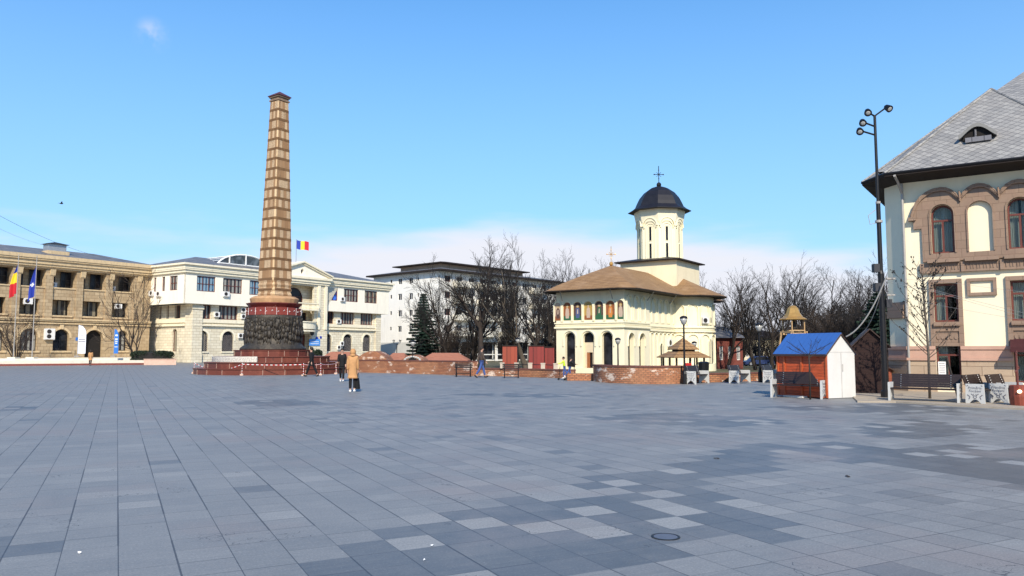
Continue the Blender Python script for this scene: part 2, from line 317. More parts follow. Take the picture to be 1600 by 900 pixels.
# ------------------------------------------------------------------ mesh builder
class MB:
    def __init__(s, f=None): s.v = []; s.f = []; s.mi = []; s.map = f; s.cur = 0
    def add(s, pts, faces):
        b = len(s.v)
        for p in pts:
            if s.map: p = s.map(p[0], p[1], p[2])
            s.v.append((p[0], p[1], p[2]))
        for f in faces:
            s.f.append([b+i for i in f]); s.mi.append(s.cur)
    def box(s, x0, x1, y0, y1, z0, z1):
        s.add([(x0, y0, z0), (x1, y0, z0), (x1, y1, z0), (x0, y1, z0), (x0, y0, z1), (x1, y0, z1), (x1, y1, z1), (x0, y1, z1)],
              [(0, 3, 2, 1), (4, 5, 6, 7), (0, 1, 5, 4), (1, 2, 6, 5), (2, 3, 7, 6), (3, 0, 4, 7)])
    def prism(s, poly, z0, z1):      # poly of (x,y), upright prism
        n = len(poly)
        s.add([(p[0], p[1], z0) for p in poly]+[(p[0], p[1], z1) for p in poly],
              [tuple(range(n))[::-1], tuple(range(n, 2*n))]+[(i, (i+1) % n, n+(i+1) % n, n+i) for i in range(n)])
    def slab(s, outer, holes, y0, y1, back=True):     # wall in the xz plane with holes
        loops = [outer]+list(holes); tri = tessellate_polygon([[Vector((p[0], p[1], 0)) for p in l] for l in loops])
        flat = [p for l in loops for p in l]; n = len(flat)
        fs = [tuple(t) for t in tri]
        pts = [(p[0], y0, p[1]) for p in flat]
        if back: fs += [tuple(n+i for i in t[::-1]) for t in tri]
        pts += [(p[0], y1, p[1]) for p in flat]
        o = 0
        for l in loops:
            m = len(l)
            for i in range(m): fs.append((o+i, o+(i+1) % m, n+o+(i+1) % m, n+o+i))
            o += m
        s.add(pts, fs)
    def tube(s, pts, rad, n=6, cap=True):
        pts = [Vector(p) for p in pts]
        if isinstance(rad, (int, float)): rad = [rad]*len(pts)
        V = []; up = None
        for i, p in enumerate(pts):
            d = (pts[min(i+1, len(pts)-1)]-pts[max(i-1, 0)])
            d = d.normalized() if d.length > 1e-9 else Vector((0, 0, 1))
            a = Vector((0, 0, 1)) if abs(d.z) < .9 else Vector((1, 0, 0))
            if up is not None and abs(up.dot(d)) < .95: a = up
            u = d.cross(a).normalized(); w = u.cross(d).normalized(); up = w
            for j in range(n):
                t = 2*math.pi*j/n
                V.append(p+(u*math.cos(t)+w*math.sin(t))*rad[i])
        F = []
        for i in range(len(pts)-1):
            for j in range(n):
                F.append((i*n+j, i*n+(j+1) % n, (i+1)*n+(j+1) % n, (i+1)*n+j))
        if cap: F.append(tuple(range(n))[::-1]); F.append(tuple((len(pts)-1)*n+j for j in range(n)))
        s.add(V, F)
    def lathe(s, prof, n=24, c=(0, 0), a0=0, a1=2*math.pi, sx=1, sy=1, rot=0):
        full = abs(a1-a0-2*math.pi) < 1e-6; m = n if full else n+1
        V = []
        for r, z in prof:
            for j in range(m):
                t = a0+(a1-a0)*j/n+rot
                V.append((c[0]+r*sx*math.cos(t), c[1]+r*sy*math.sin(t), z))
        F = []
        for i in range(len(prof)-1):
            for j in range(n):
                k = (j+1) % m if full else j+1
                F.append((i*m+j, i*m+k, (i+1)*m+k, (i+1)*m+j))
        if full:
            F.append(tuple(range(m))[::-1]); F.append(tuple((len(prof)-1)*m+j for j in range(m)))
        s.add(V, F)
    def ell(s, c, r, n=10, m=7):
        V = []; F = []
        for i in range(m+1):
            ph = math.pi*i/m
            for j in range(n):
                t = 2*math.pi*j/n
                V.append((c[0]+r[0]*math.sin(ph)*math.cos(t), c[1]+r[1]*math.sin(ph)*math.sin(t), c[2]-r[2]*math.cos(ph)))
        for i in range(m):
            for j in range(n): F.append((i*n+j, i*n+(j+1) % n, (i+1)*n+(j+1) % n, (i+1)*n+j))
        s.add(V, F)
    def arch_ring(s, xc, w, z0, z1, t, y0, y1, n=12):   # moulding strip round an arch (opening width w, crown z1)
        inner = arch(xc, w, z0, z1, n); outer = arch(xc, w+2*t, z0, z1+t, n)
        for i in range(len(inner)-1):
            a, b, c, d = inner[i], inner[i+1], outer[i+1], outer[i]
            if i == len(inner)-1: break
            s.add([(a[0], y0, a[1]), (b[0], y0, b[1]), (c[0], y0, c[1]), (d[0], y0, d[1]), (a[0], y1, a[1]), (b[0], y1, b[1]), (c[0], y1, c[1]), (d[0], y1, d[1])],
                  [(0, 1, 2, 3), (7, 6, 5, 4), (0, 4, 5, 1), (1, 5, 6, 2), (2, 6, 7, 3), (3, 7, 4, 0)])
    def build(s, name, mat, parent=None, loc=None, rotz=0, smooth=False, recalc=True, label=None):
        me = bpy.data.meshes.new(name); me.from_pydata(s.v, [], s.f)
        mats = mat if isinstance(mat, (list, tuple)) else [mat]
        for m in mats: me.materials.append(m)
        if len(mats) > 1: me.polygons.foreach_set('material_index', s.mi)
        if recalc:
            bm = bmesh.new(); bm.from_mesh(me); bmesh.ops.remove_doubles(bm, verts=bm.verts, dist=1e-5)
            bmesh.ops.dissolve_degenerate(bm, dist=1e-6, edges=bm.edges); bmesh.ops.recalc_face_normals(bm, faces=bm.faces); bm.to_mesh(me); bm.free()
        if smooth: me.polygons.foreach_set('use_smooth', [True]*len(me.polygons))
        o = bpy.data.objects.new(name, me); COL.objects.link(o)
        if parent: o.parent = parent
        if loc is not None: o.location = loc
        if rotz: o.rotation_euler = (0, 0, rotz)
        if label: o['label'] = label
        return o
def arch(xc, w, z0, z1, n=12):
    r = w/2; P = [(xc-r, z0)]
    h = min(r, z1-z0)
    for i in range(n+1):
        t = math.pi-math.pi*i/n; P.append((xc+r*math.cos(t), z1-h+h*math.sin(t)))
    P.append((xc+r, z0)); return P
def rect(x0, x1, z0, z1): return [(x0, z0), (x1, z0), (x1, z1), (x0, z1)]
def tag(o, label=None, cat=None, group=None, kind=None):
    if label: o['label'] = label
    if cat: o['category'] = cat
    if group: o['group'] = group
    if kind: o['kind'] = kind
    return o
def thing(name, label, cat, loc=(0, 0, 0), rotz=0, group=None):
    o = bpy.data.objects.new(name, None); COL.objects.link(o); o.empty_display_size = .3
    o.location = loc; o.rotation_euler = (0, 0, rotz); return tag(o, label, cat, group)
def kids(o): return [c for c in bpy.data.objects if c.parent == o]
def copy_tree(o, loc=None, rotz=None, label=None, scale=None, parent=None):
    c = o.copy(); COL.objects.link(c)
    if parent: c.parent = parent
    for ch in kids(o): copy_tree(ch, parent=c)
    if loc is not None: c.location = loc
    if rotz is not None: c.rotation_euler = (0, 0, rotz)
    if label: c['label'] = label
    if scale is not None: c.scale = (scale,)*3 if isinstance(scale, (int, float)) else scale
    return c
def text_data(body, size, extr=.002, font_shear=0):
    cu = bpy.data.curves.new('lettering', 'FONT'); cu.body = body; cu.size = size; cu.align_x = 'CENTER'; cu.align_y = 'CENTER'; cu.extrude = extr; cu.shear = font_shear; cu.resolution_u = 2
    o = bpy.data.objects.new('lettering', cu); COL.objects.link(o)
    dg = bpy.context.evaluated_depsgraph_get(); me = bpy.data.meshes.new_from_object(o.evaluated_get(dg))
    V = [tuple(v.co) for v in me.vertices]; F = [tuple(p.vertices) for p in me.polygons]
    bpy.data.objects.remove(o); bpy.data.curves.remove(cu); bpy.data.meshes.remove(me); return V, F
def put_text(mb, body, size, xc, zc, y, sx=1):
    V, F = text_data(body, size); mb.add([(xc+v[0]*sx, y-v[2], zc+v[1]) for v in V], F)
def ymap(ox, oy, ex, ey):   # facade frame: a along (ex,ey), depth to its left, inside the thing's own frame
    return lambda a, d, z: (ox+ex*a-ey*d, oy+ey*a+ex*d, z)
def window(parent, x0, x1, z0, z1, y, nx=2, nz=1, fm='win_brown', pm='glass', mp=None, fw=.07, is_arch=False, trans=None, grille=False):
    f = MB(mp); w = x1-x0; xc = (x0+x1)/2
    outer = arch(xc, w, z0, z1) if is_arch else rect(x0, x1, z0, z1)
    inner = arch(xc, w-2*fw, z0+fw, z1-fw) if is_arch else rect(x0+fw, x1-fw, z0+fw, z1-fw)
    f.slab(outer, [inner], y, y+.06)
    topz = z1-(w/2 if is_arch else 0)
    for i in range(1, nx): x = x0+w*i/nx; f.box(x-fw*.45, x+fw*.45, y+.005, y+.05, z0+fw, (topz if is_arch else z1-fw))
    if trans: f.box(x0+fw, x1-fw, y-.005, y+.055, z0+(z1-z0)*trans-fw*.4, z0+(z1-z0)*trans+fw*.4)
    elif nz > 1:
        for i in range(1, nz): z = z0+(z1-z0)*i/nz; f.box(x0+fw, x1-fw, y+.01, y+.045, z-fw*.35, z+fw*.35)
    if grille:
        k = int(w/.16)
        for i in range(1, k):
            x = x0+w*i/k; hh = topz+(math.sqrt(max(0, (w/2)**2-(x-xc)**2)) if is_arch else 0)
            f.box(x-.012, x+.012, y-.02, y-.004, z0, hh)
        for i in range(1, int((z1-z0)/.2)):
            z = z0+.2*i
            if z < topz: f.box(x0, x1, y-.03, y-.022, z-.012, z+.012)
    fo = f.build('window', M[fm], parent)
    p = MB(mp); p.slab(outer if not is_arch else arch(xc, w-.02, z0+.01, z1-.01), [], y+.062, y+.08); p.build('pane', M[pm], fo)
    return fo
def ac_unit(parent, x, z, y, mp=None, w=.85, h=.6, two=False, d=.32):
    b = MB(mp); b.box(x, x+w, y-d, y-.02, z, z+h); b.box(x+.05, x+.09, y-d+.05, y, z-.08, z-.003); b.box(x+w-.09, x+w-.05, y-d+.05, y, z-.08, z-.003)
    o = b.build('air_conditioner', M['ac'], parent)
    g = MB(mp)
    cs = [(x+w*.38, z+h*.5, h*.38)] if not two else [(x+w*.4, z+h*.28, h*.2), (x+w*.4, z+h*.72, h*.2)]
    for cx, cz, r in cs: g.slab([(cx+r*math.cos(2*math.pi*i/14), cz+r*math.sin(2*math.pi*i/14)) for i in range(14)], [], y-d-.012, y-d+.01)
    g.build('fan_grille', M['win_dark'], o); return o
# ------------------------------------------------------------------ ground, plaza, pavement
def sheet(name, pts, z, mat, th=None):
    b = MB()
    if th: b.prism([(p[0], p[1]) for p in pts], z-th, z)
    else: b.add([(p[0], p[1], z) for p in pts], [tuple(range(len(pts)))])
    return tag(b.build(name, mat, recalc=bool(th)), kind='structure')
sheet('ground', [(-1500, -300), (1500, -300), (1500, 2200), (-1500, 2200)], -.46, M['grass'])
P1 = Vector((-.4562, .8899)); P2 = Vector((.8899, .4562)); TILE = .402
WALLPATH = [G(512, 580.5), G(600, 582), G(735, 586.5), G(888, 591.5), G(925, 595.2), G(952, 598.5), G(985, 600.2), G(1030, 600.6), G(1072, 599.5), G(1215, 594.5)]
plaza_poly = [(-100, -14), (-100, 86), (-62, 112), (-22, 150), (-17, 135)]+[(p.x, p.y+.25) for p in WALLPATH]+[(17, 39.5), (48, 58), (60, 30), (40, -14)]
def inside(p, poly):
    x, y = p; c = False; n = len(poly)
    for i in range(n):
        x1, y1 = poly[i][0], poly[i][1]; x2, y2 = poly[(i+1) % n][0], poly[(i+1) % n][1]
        if (y1 > y) != (y2 > y) and x < (x2-x1)*(y-y1)/(y2-y1)+x1: c = not c
    return c
dark_patches = [[(455, 890), (560, 845), (640, 815), (800, 784), (870, 765), (905, 752), (960, 738), (1040, 730), (1130, 702), (1190, 690), (1250, 697), (1215, 716), (1240, 728), (1130, 745), (1090, 756), (1130, 775), (1190, 800), (1240, 826), (1210, 842), (1120, 828), (1060, 840), (1090, 870), (1000, 899), (455, 960)],
    [(1230, 705), (1300, 690), (1400, 700), (1500, 690), (1700, 715), (1700, 785), (1500, 741), (1420, 727), (1330, 722)],
    [(1320, 668), (1430, 655), (1520, 664), (1560, 672), (1450, 684), (1370, 682)],
    [(900, 651), (1060, 645), (1210, 652), (1240, 661), (1150, 668), (980, 663)],
    [(-60, 850), (92, 845), (70, 872), (-60, 880)], [(340, 628), (450, 624), (530, 631), (430, 636)],
    [(700, 616), (830, 614), (960, 619), (830, 622)], [(0, 640), (30, 634), (70, 637), (20, 643)], [(1180, 636), (1400, 630), (1560, 640), (1400, 648)]]
dark_world = [[tuple(G(*q)[:2]) for q in p] for p in dark_patches]
boxes_w = [(min(p[0] for p in q), max(p[0] for p in q), min(p[1] for p in q), max(p[1] for p in q)) for q in dark_world]
O0 = G(185, 900); u_off = Vector(O0[:2]).dot(P2)
def make_plaza():
    rnd = random.Random(4); V = []; F = []; tone = []; warm = []
    vid = {}
    def vert(i, j):
        if (i, j) not in vid:
            vid[(i, j)] = len(V); V.append((i*TILE, j*TILE, 0))
        return vid[(i, j)]
    for i in range(-330, 260):
        for j in range(-120, 420):
            u = (i+.5)*TILE+u_off; v = (j+.5)*TILE
            x, y = P2.x*u+P1.x*v, P2.y*u+P1.y*v
            if not (-101 < x < 62 and -15 < y < 151): continue
            if y > 4 and abs(x) > y*.75+14: continue
            if not inside((x, y), plaza_poly): continue
            F.append((vert(i, j), vert(i+1, j), vert(i+1, j+1), vert(i, j+1)))
            d = 0
            for q, bb in zip(dark_world, boxes_w):
                if bb[0] < x < bb[1] and bb[2] < y < bb[3] and inside((x, y), q): d = 1
            r = rnd.random()
            right = u-u_off > 3.2
            if d: t = 0.04+.2*rnd.random() if r > .15 else .8+.28*rnd.random()
            else:
                t = .62+.10*rnd.gauss(0, 1)*(.9 if right else .5)
                if r < (.05 if right else .008): t = .2
                if r > .96: t = .85
            tone.append(max(0, min(1.15, t))); warm.append(rnd.random())
    me = bpy.data.meshes.new('plaza_pavement'); me.from_pydata(V, [], F)
    a = me.attributes.new('tone', 'FLOAT', 'FACE'); a.data.foreach_set('value', tone)
    a = me.attributes.new('warm', 'FLOAT', 'FACE'); a.data.foreach_set('value', warm)
    m, nt, b = newmat('granite_tiles'); k = NT(nt); o = k.obj()
    sp = k.n('ShaderNodeSeparateXYZ'); k.put(sp.inputs[0], o)
    at = k.n('ShaderNodeAttribute', attribute_name='tone'); aw = k.n('ShaderNodeAttribute', attribute_name='warm')
    grain = k.noise(o, 48, 5, .85); cloud = k.noise(o, .55, 6, .65); mid = k.noise(o, 6, 5, .7); streak = k.noise(o, 4.5, 7, .8, scale=(.5, 3.5, 1))
    t = k.m('ADD', at.outputs['Fac'], k.m('MULTIPLY', k.m('SUBTRACT', mid, .5), .30))
    t = k.m('ADD', t, k.m('MULTIPLY', k.m('SUBTRACT', cloud, .5), .50))
    t = k.m('ADD', t, k.m('MULTIPLY', k.m('SUBTRACT', streak, .5), .75))
    col = k.mix(k.rng(t, 0, 1.0, 0, 1), (.100, .108, .112), (.365, .365, .345))
    sm = k.m('MULTIPLY', k.rng(k.noise(o, .38, 5, .6), .52, .66, 0, 1), .6)
    col = k.mix(sm, col, (.30, .262, .24))
    col = k.mix(k.m('MULTIPLY', aw.outputs['Fac'], .12), col, (.33, .315, .30))
    col = k.mix(k.rng(grain, .35, .7, .5, 0), col, (.06, .075, .10))
    col = k.mix(k.rng(grain, .58, .75, 0, .5), col, (.50, .52, .54))
    fu = k.m('FRACT', k.m('DIVIDE', sp.outputs[0], TILE)); fv = k.m('FRACT', k.m('DIVIDE', sp.outputs[1], TILE))
    iu = k.m('FLOOR', k.m('ADD', k.m('DIVIDE', sp.outputs[0], TILE), .5)); iv = k.m('FLOOR', k.m('ADD', k.m('DIVIDE', sp.outputs[1], TILE), .5))
    du = k.m('MINIMUM', fu, k.m('SUBTRACT', 1.0, fu)); dv = k.m('MINIMUM', fv, k.m('SUBTRACT', 1.0, fv))
    cell = k.m('FLOOR', k.m('DIVIDE', sp.outputs[1], TILE*3)); cellu = k.m('FLOOR', k.m('DIVIDE', sp.outputs[0], TILE))
    def wn2(a, b_, seed):
        cv = k.n('ShaderNodeCombineXYZ'); k.put(cv.inputs[0], a); k.put(cv.inputs[1], b_); cv.inputs[2].default_value = seed
        w = k.n('ShaderNodeTexWhiteNoise', noise_dimensions='3D'); k.put(w.inputs['Vector'], cv.outputs[0]); return w.outputs['Value']
    rough = k.m('MULTIPLY', k.m('SUBTRACT', k.noise(o, 22, 3, .6), .5), .012)
    wu = k.rng(wn2(iu, cell, 1), 0, 1, .006, .021); wv = k.rng(wn2(cellu, iv, 2), .2, 1, .0, .014)
    ju = k.m('LESS_THAN', k.m('ADD', du, rough), wu); jv = k.m('LESS_THAN', k.m('ADD', dv, rough), wv)
    j = k.m('MAXIMUM', ju, jv)
    # hairline cracks in a few slabs
    vor = k.n('ShaderNodeTexVoronoi', feature='DISTANCE_TO_EDGE'); k.put(vor.inputs['Vector'], o); vor.inputs['Scale'].default_value = 1.15
    dst = k.n('ShaderNodeVectorMath', operation='ADD'); cr2 = k.n('ShaderNodeTexNoise'); k.put(cr2.inputs['Vector'], o); cr2.inputs['Scale'].default_value = 5
    k.put(dst.inputs[0], o); k.put(dst.inputs[1], cr2.outputs['Color']); k.put(vor.inputs['Vector'], dst.outputs[0])
    crack = k.m('MULTIPLY', k.m('LESS_THAN', vor.outputs[0], .006), k.m('GREATER_THAN', k.noise(o, .8, 3), .60))
    j = k.m('MAXIMUM', j, crack)
    col = k.mix(k.m('MULTIPLY', j, .74), col, (.025, .03, .042))
    k.put(b.inputs['Base Color'], col)
    k.put(b.inputs['Roughness'], k.rng(t, 0, 1, .46, .66)); b.inputs['Specular IOR Level'].default_value = .35
    k.put(b.inputs['Normal'], k.bump(k.m('SUBTRACT', k.m('MULTIPLY', k.m('ADD', grain, mid), .25), j), .35, .006))
    me.materials.append(m)
    ob = bpy.data.objects.new('plaza_pavement', me); COL.objects.link(ob); ob.rotation_euler = (0, 0, math.atan2(P2.y, P2.x)); ob.location = (P2.x*u_off, P2.y*u_off, 0)
    tag(ob, kind='structure')
make_plaza()
sheet('plaza_base', [(-100, -14), (-100, 86), (-62, 112), (-22, 150), (-17, 135)]+[(p.x, p.y+.2) for p in WALLPATH]+[(17, 39), (45, 57), (58, 30), (40, -14)], -.008, M['road'], .6)
# manhole in the plaza
mh = G(1040, 839)
t_ = thing('manhole_cover', 'round iron manhole cover set in the dark grey slabs', 'manhole cover', mh)
b = MB(); b.lathe([(.125, .001), (.125, .006), (.108, .006), (.108, .001)], 28); b.build('rim', M['black'], t_)
b = MB(); b.lathe([(.0, .001), (.103, .001), (.103, .005), (0, .005)], 28); b.build('lid', plain('worn_iron', (.13, .14, .17), .5, .2, 30, metal=.3), t_)
# beige sidewalk strip by the ornate house
sw = [G(1340, 629), G(1400, 629.5), G(1480, 634.5), G(1600, 641), (30, 14.5), (40, 32), (14, 52), G(1330, 619)]
bsw = plain('beige_pavement', (.36, .305, .235), .9, .2, 3, dirt=(.24, .2, .16), dsc=1.5)
sheet('sidewalk', [tuple(p)[:2] for p in sw], .05, bsw, .1)

# ------------------------------------------------------------------ left government building in tan stone
J = Vector((-50.3, 106.7)); TL = plane_T(J, S)
bl = thing('government_building', 'long tan stone three storey building with arched ground floor behind the flagpoles', 'building', (J.x, J.y, 0), ROT_S)
def tx(T, px, py=548): return T(px, py)[0]
bays_u = [(31.7, 70.7), (83, 119), (130, 165), (176, 209)]
bays_l = [(28, 61), (81, 110), (129, 157), (174, 200)]
bays_a = [(30.7, 58.7), (82.7, 108), (133, 161), (182, 199)]
U = [(tx(TL, a, 430), tx(TL, b, 430)) for a, b in bays_u]; Lw = [(tx(TL, a, 480), tx(TL, b, 480)) for a, b in bays_l]; A = [(tx(TL, a, 530), tx(TL, b, 530)) for a, b in bays_a]
pt = U[1][0]-U[0][0]
for k in range(1, 6):
    U.insert(0, (U[0][0]-pt, U[0][1]-pt)); Lw.insert(0, (Lw[0][0]-pt, Lw[0][1]-pt)); A.insert(0, (A[0][0]-pt, A[0][1]-pt))
X0 = U[0][0]-.6
outer = rect(X0, .0, -.4, 12.0)
holes = [rect(a, b, 9.55, 11.65) for a, b in U]+[rect(a, b, 6.05, 8.0) for a, b in Lw]
door_i = len(A)-2
for i, (a, b_) in enumerate(A): holes.append(arch((a+b_)/2, b_-a, .75 if i == door_i else 1.6, 4.3))
b = MB(); b.slab(outer, holes, 0, .75); b.box(X0, 0, 1.3, 1.6, -.4, 12); b.box(X0, X0+.5, .751, 1.299, -.4, 12); b.box(X0, 0, 12.5, 13, -.4, 12)
for i in range(len(U)-1): b.box((U[i][1]+U[i+1][0])/2-.2, (U[i][1]+U[i+1][0])/2+.2, .751, 1.299, -.4, 12)
b.build('wall', M['tan_stone'], bl)
b = MB()
for i in range(len(U)+1):    # pilasters between the bays
    a = U[i-1][1] if i else U[0][0]-.9; c = U[i][0] if i < len(U) else -.02
    b = MB(); b.box(a+.02, min(c-.02, a+1.35), -.22, -.003, 5.62, 11.79); b.build('pilaster', M['tan_stone'], bl)
b = MB()
for i in range(1, len(U)+1):
    a = U[i-1][1]+.45; b = MB(); b.add([(a, -.223, 11.75), (a+.6, -.223, 11.75), (a+.6, -.223, 10.9), (a, -.223, 10.9), (a, -.5, 11.75), (a+.6, -.5, 11.75), (a+.6, -.35, 11.05), (a, -.35, 11.05)], [(0, 1, 2, 3), (4, 5, 6, 7), (0, 1, 5, 4), (1, 2, 6, 5), (2, 3, 7, 6), (3, 0, 4, 7)]); b.build('bracket', M['tan_trim'], bl)
b = MB()
for z0, z1, d in ((11.8, 12.02, .35), (12.02, 12.3, .6), (12.3, 12.75, .75), (12.75, 12.95, .95), (12.95, 13.4, 1.05)): b.box(X0, .3, -d, 1.6, z0, z1-.003)
b.build('cornice', M['tan_trim'], bl)
b = MB(); b.box(X0, 0, -.32, -.003, 5.25, 5.45); b.box(X0, 0, -.45, -.003, 5.45, 5.62); b.box(X0, 0, -.2, -.003, 4.95, 5.1)
b.build('string_course', M['tan_trim'], bl)
for i, (a, c) in enumerate(A):
    b = MB()
    if i != door_i: b.box(a-.25, c+.25, -.14, -.003, 1.38, 1.597)
    b.arch_ring((a+c)/2, c-a, 3.2, 4.3, .28, -.06, -.003); b.box((a+c)/2-.22, (a+c)/2+.22, -.12, -.003, 4.32, 4.9)
    b.build('arch_surround', M['tan_trim'], bl)
for a, c in U: b = MB(); b.box(a-.1, c+.1, -.10, -.003, 9.4, 9.547); b.build('sill', M['tan_trim'], bl)
for a, c in Lw: b = MB(); b.box(a-.25, c+.25, -.14, -.003, 5.85, 6.047); b.build('sill', M['tan_trim'], bl)
for i, (a, c) in enumerate(U):
    w = c-a
    window(bl, a-.35, a+w*.28, 9.6, 11.7, 1.15, 1, 2, 'win_dark', 'glass'); window(bl, a+w*.52, c-.05, 9.6, 11.7, 1.15, 2, 2, 'win_dark', 'glass')
    ac_unit(bl, a+.05, 9.62, 1.1) if i % 2 == 0 and i > 3 else None
for i, (a, c) in enumerate(Lw):
    w = c-a
    window(bl, a-.25, a+w*.25, 6.1, 8.0, 1.0, 1, 1, 'win_dark', 'glass'); window(bl, a+w*.5, c-.05, 6.1, 8.0, 1.0, 1, 1, 'win_dark', 'glass_tan')
for i, (a, c) in enumerate(A):
    if i == door_i:
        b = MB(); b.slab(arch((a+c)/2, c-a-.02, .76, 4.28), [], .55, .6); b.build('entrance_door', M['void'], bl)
    else: window(bl, a+.01, c-.01, 1.61, 4.28, .45, 2, 2, 'win_dark', 'glass_cur' if i % 3 else 'glass', is_arch=True)
t1, z1 = TL(68, 522); ac_unit(bl, t1, 3.0, 0, w=1.15, h=1.35, two=True, d=.45)
t1, z1 = TL(37.5, 464); ac_unit(bl, t1, 7.3, .25, w=1.0, h=.7)
t1, z1 = TL(180, 480); ac_unit(bl, t1, 7.25, .25, w=.9, h=.6)
b = MB()   # low pitched roof behind the cornice
b.add([(X0, -.7, 13.42), (.4, -.7, 13.42), (.4, 13, 13.42), (X0, 13, 13.42), (X0, 6, 15.0), (-5, 6, 15.0)], [(0, 1, 5, 4), (1, 2, 5), (2, 3, 4, 5), (0, 1, 2, 3), (0, 4, 3)])
b.build('roof', M['roof_grey'], bl)
t1, z1 = TL(95, 400)
b = MB(); b.box(t1-1.0, t1+1.6, 1.2, 3.2, 13.3, 14.3); b.build('vent_base', M['tan_trim'], bl)
b = MB(); b.box(t1-.8, t1+1.3, 1.4, 3.0, 14.3, 15.2); vb = b.build('roof_vent', M['steel'], bl)
b = MB(); b.add([(t1-1.1, 1.1, 15.2), (t1+1.6, 1.1, 15.2), (t1+1.6, 3.3, 15.2), (t1-1.1, 3.3, 15.2), (t1+.25, 2.2, 15.55)], [(0, 1, 4), (1, 2, 4), (2, 3, 4), (3, 0, 4), (0, 3, 2, 1)]); b.build('vent_cap', M['win_dark'], vb)
b = MB(); t1, _ = TL(118, 530); b.box(t1, t1+.7, -.06, -.003, 2.9, 3.3); b.build('wall_plaque', M['banner_blue'], bl)
# platform and steps before the building
pa, pb_ = G(0, 572), G(272, 569.5)
pd = Vector((pb_.x-pa.x, pb_.y-pa.y)).normalized(); pn = Vector((-pd.y, pd.x))
pA = Vector((pa.x, pa.y))-pd*18; pB = Vector((pb_.x, pb_.y))
def offs(k, e=0): return [tuple(pA+pn*k), tuple(pB+pn*k-pd*e), (J.x+1.0, J.y+1.5), (J.x-22, J.y-28)]
pl = thing('entrance_terrace', 'low stepped terrace of pale stone with a dark red base course', 'terrace', (0, 0, 0))
b = MB(); b.prism(offs(0), -.3, .20); b.build('base_course', plain('dark_red_kerb', (.20, .05, .035), .6, .2, 2), pl)
b = MB(); b.prism(offs(.5, .3), .203, .52); b.build('lower_step', M['stone_step'], pl)
b = MB(); b.prism(offs(1.6, 4), .523, .74); b.build('upper_step', M['stone_step'], pl)
p0 = G(227, 566.5)
b = MB(); q = AT(225, 563, 86.2); pw = thing('planter_wall', 'low pinkish stone planter wall in front of the dark hedge', 'planter', (q.x, q.y, .5), .45)
b.box(0, 3.3, 0, .4, -.5, .12); b.build('wall', M['pink'], pw); b = MB(); b.box(-.05, 3.35, -.05, .45, .122, .19); b.build('coping', M['pink'], pw)

# ------------------------------------------------------------------ white building
Uo = Vector((-43.5, 102.0)); TW = plane_T(Uo, S)
wb = thing('municipal_building', 'cream white building with projecting upper storey, pediment and glass roof vault behind the column', 'building', (Uo.x, Uo.y, 0), ROT_S)
LEN = 38.8; IN_F = .8; IN_S = 1.8; DEPTH = 16
TWl = plane_T(Uo+W*IN_F, S)          # lower facade plane
TWs = plane_T(Uo, W)                 # side plane, t grows away to the left
z_over = 7.93
def rt(T, x0, x1, y0, y1):
    a, za = T(x0, (y0+y1)/2); c, zc = T(x1, (y0+y1)/2); zt = (T(x0, y0)[1]+T(x1, y0)[1])/2; zb = (T(x0, y1)[1]+T(x1, y1)[1])/2
    return a, c
up = [rt(TW, 307.7, 336.8, 431, 455), rt(TW, 348.6, 378.5, 435, 459), rt(TW, 390, 407, 440, 463)]
upr = [rt(TW, 506.5, 528, 448, 469), rt(TW, 537.5, 560, 450, 472), rt(TW, 570, 589.5, 454, 474)]
mid = [rt(TWl, 303, 330, 475, 498), rt(TWl, 342, 372, 477, 499), rt(TWl, 383.5, 412, 480, 501)]
midr = [rt(TWl, 505, 522, 488, 506), rt(TWl, 532, 554, 489, 507), rt(TWl, 563.5, 583, 490, 508)]
arl = [rt(TWl, 305, 325, 517, 548), rt(TWl, 347, 365, 517, 548)]; arr = [rt(TWl, 503.7, 518, 524, 549), rt(TWl, 536, 550, 524, 549), rt(TWl, 567, 579, 525, 549)]
step = arl[1][0]-arl[0][0]; arl.append((arl[1][0]+step, arl[1][1]+step))
ZU0, ZU1 = 9.65, 11.72; ZM0, ZM1 = 5.95, 7.9; ZA0, ZA1 = 1.5, 4.35
CB0, CB1 = 13.4, 24.3                # central block along the facade
b = MB()
b.slab(rect(0, CB0, z_over, 12.0), [rect(a, c, ZU0, ZU1) for a, c in up], 0, .35)
b.slab(rect(CB1, LEN, z_over, 12.0), [rect(a, c, ZU0, ZU1) for a, c in upr], 0, .35)
b.box(.35, LEN-.35, DEPTH-.35, DEPTH, z_over, 12); b.box(LEN-.35, LEN, 0.352, DEPTH-.36, z_over, 12)
# floor of the projecting storey
b.box(.36, CB0, .352, 2.0, z_over+.02, z_over+.3); b.box(CB1, LEN-.36, .352, 2.0, z_over+.02, z_over+.3)
sidemap = ymap(0, DEPTH, 0, -1)       # side face: a from back to front, depth into the building (+x)
sm_ = lambda a, d, z: (d, a, z)
sw_ = [(TWs(px0, 445)[0], TWs(px1, 445)[0]) for px0, px1 in ((277, 265), (257.5, 253), (244, 240))]
b.map = sm_
b.slab(rect(.002, DEPTH, z_over, 12.0), [rect(a, c, ZU0+.1, ZU1) for a, c in sw_], 0, .35)
b.build('upper_wall', M['white_wall'], wb)
lowx0 = IN_S; lowx1 = LEN-1.5
b = MB()
b.slab(rect(lowx0, CB0, -.4, z_over), [rect(a, c, ZM0, ZM1) for a, c in mid]+[arch((a+c)/2, c-a, ZA0, ZA1) for a, c in arl], IN_F, IN_F+.5)
b.slab(rect(CB1, lowx1, -.4, z_over), [rect(a, c, ZM0, ZM1) for a, c in midr]+[arch((a+c)/2, c-a, ZA0, ZA1) for a, c in arr], IN_F, IN_F+.5)
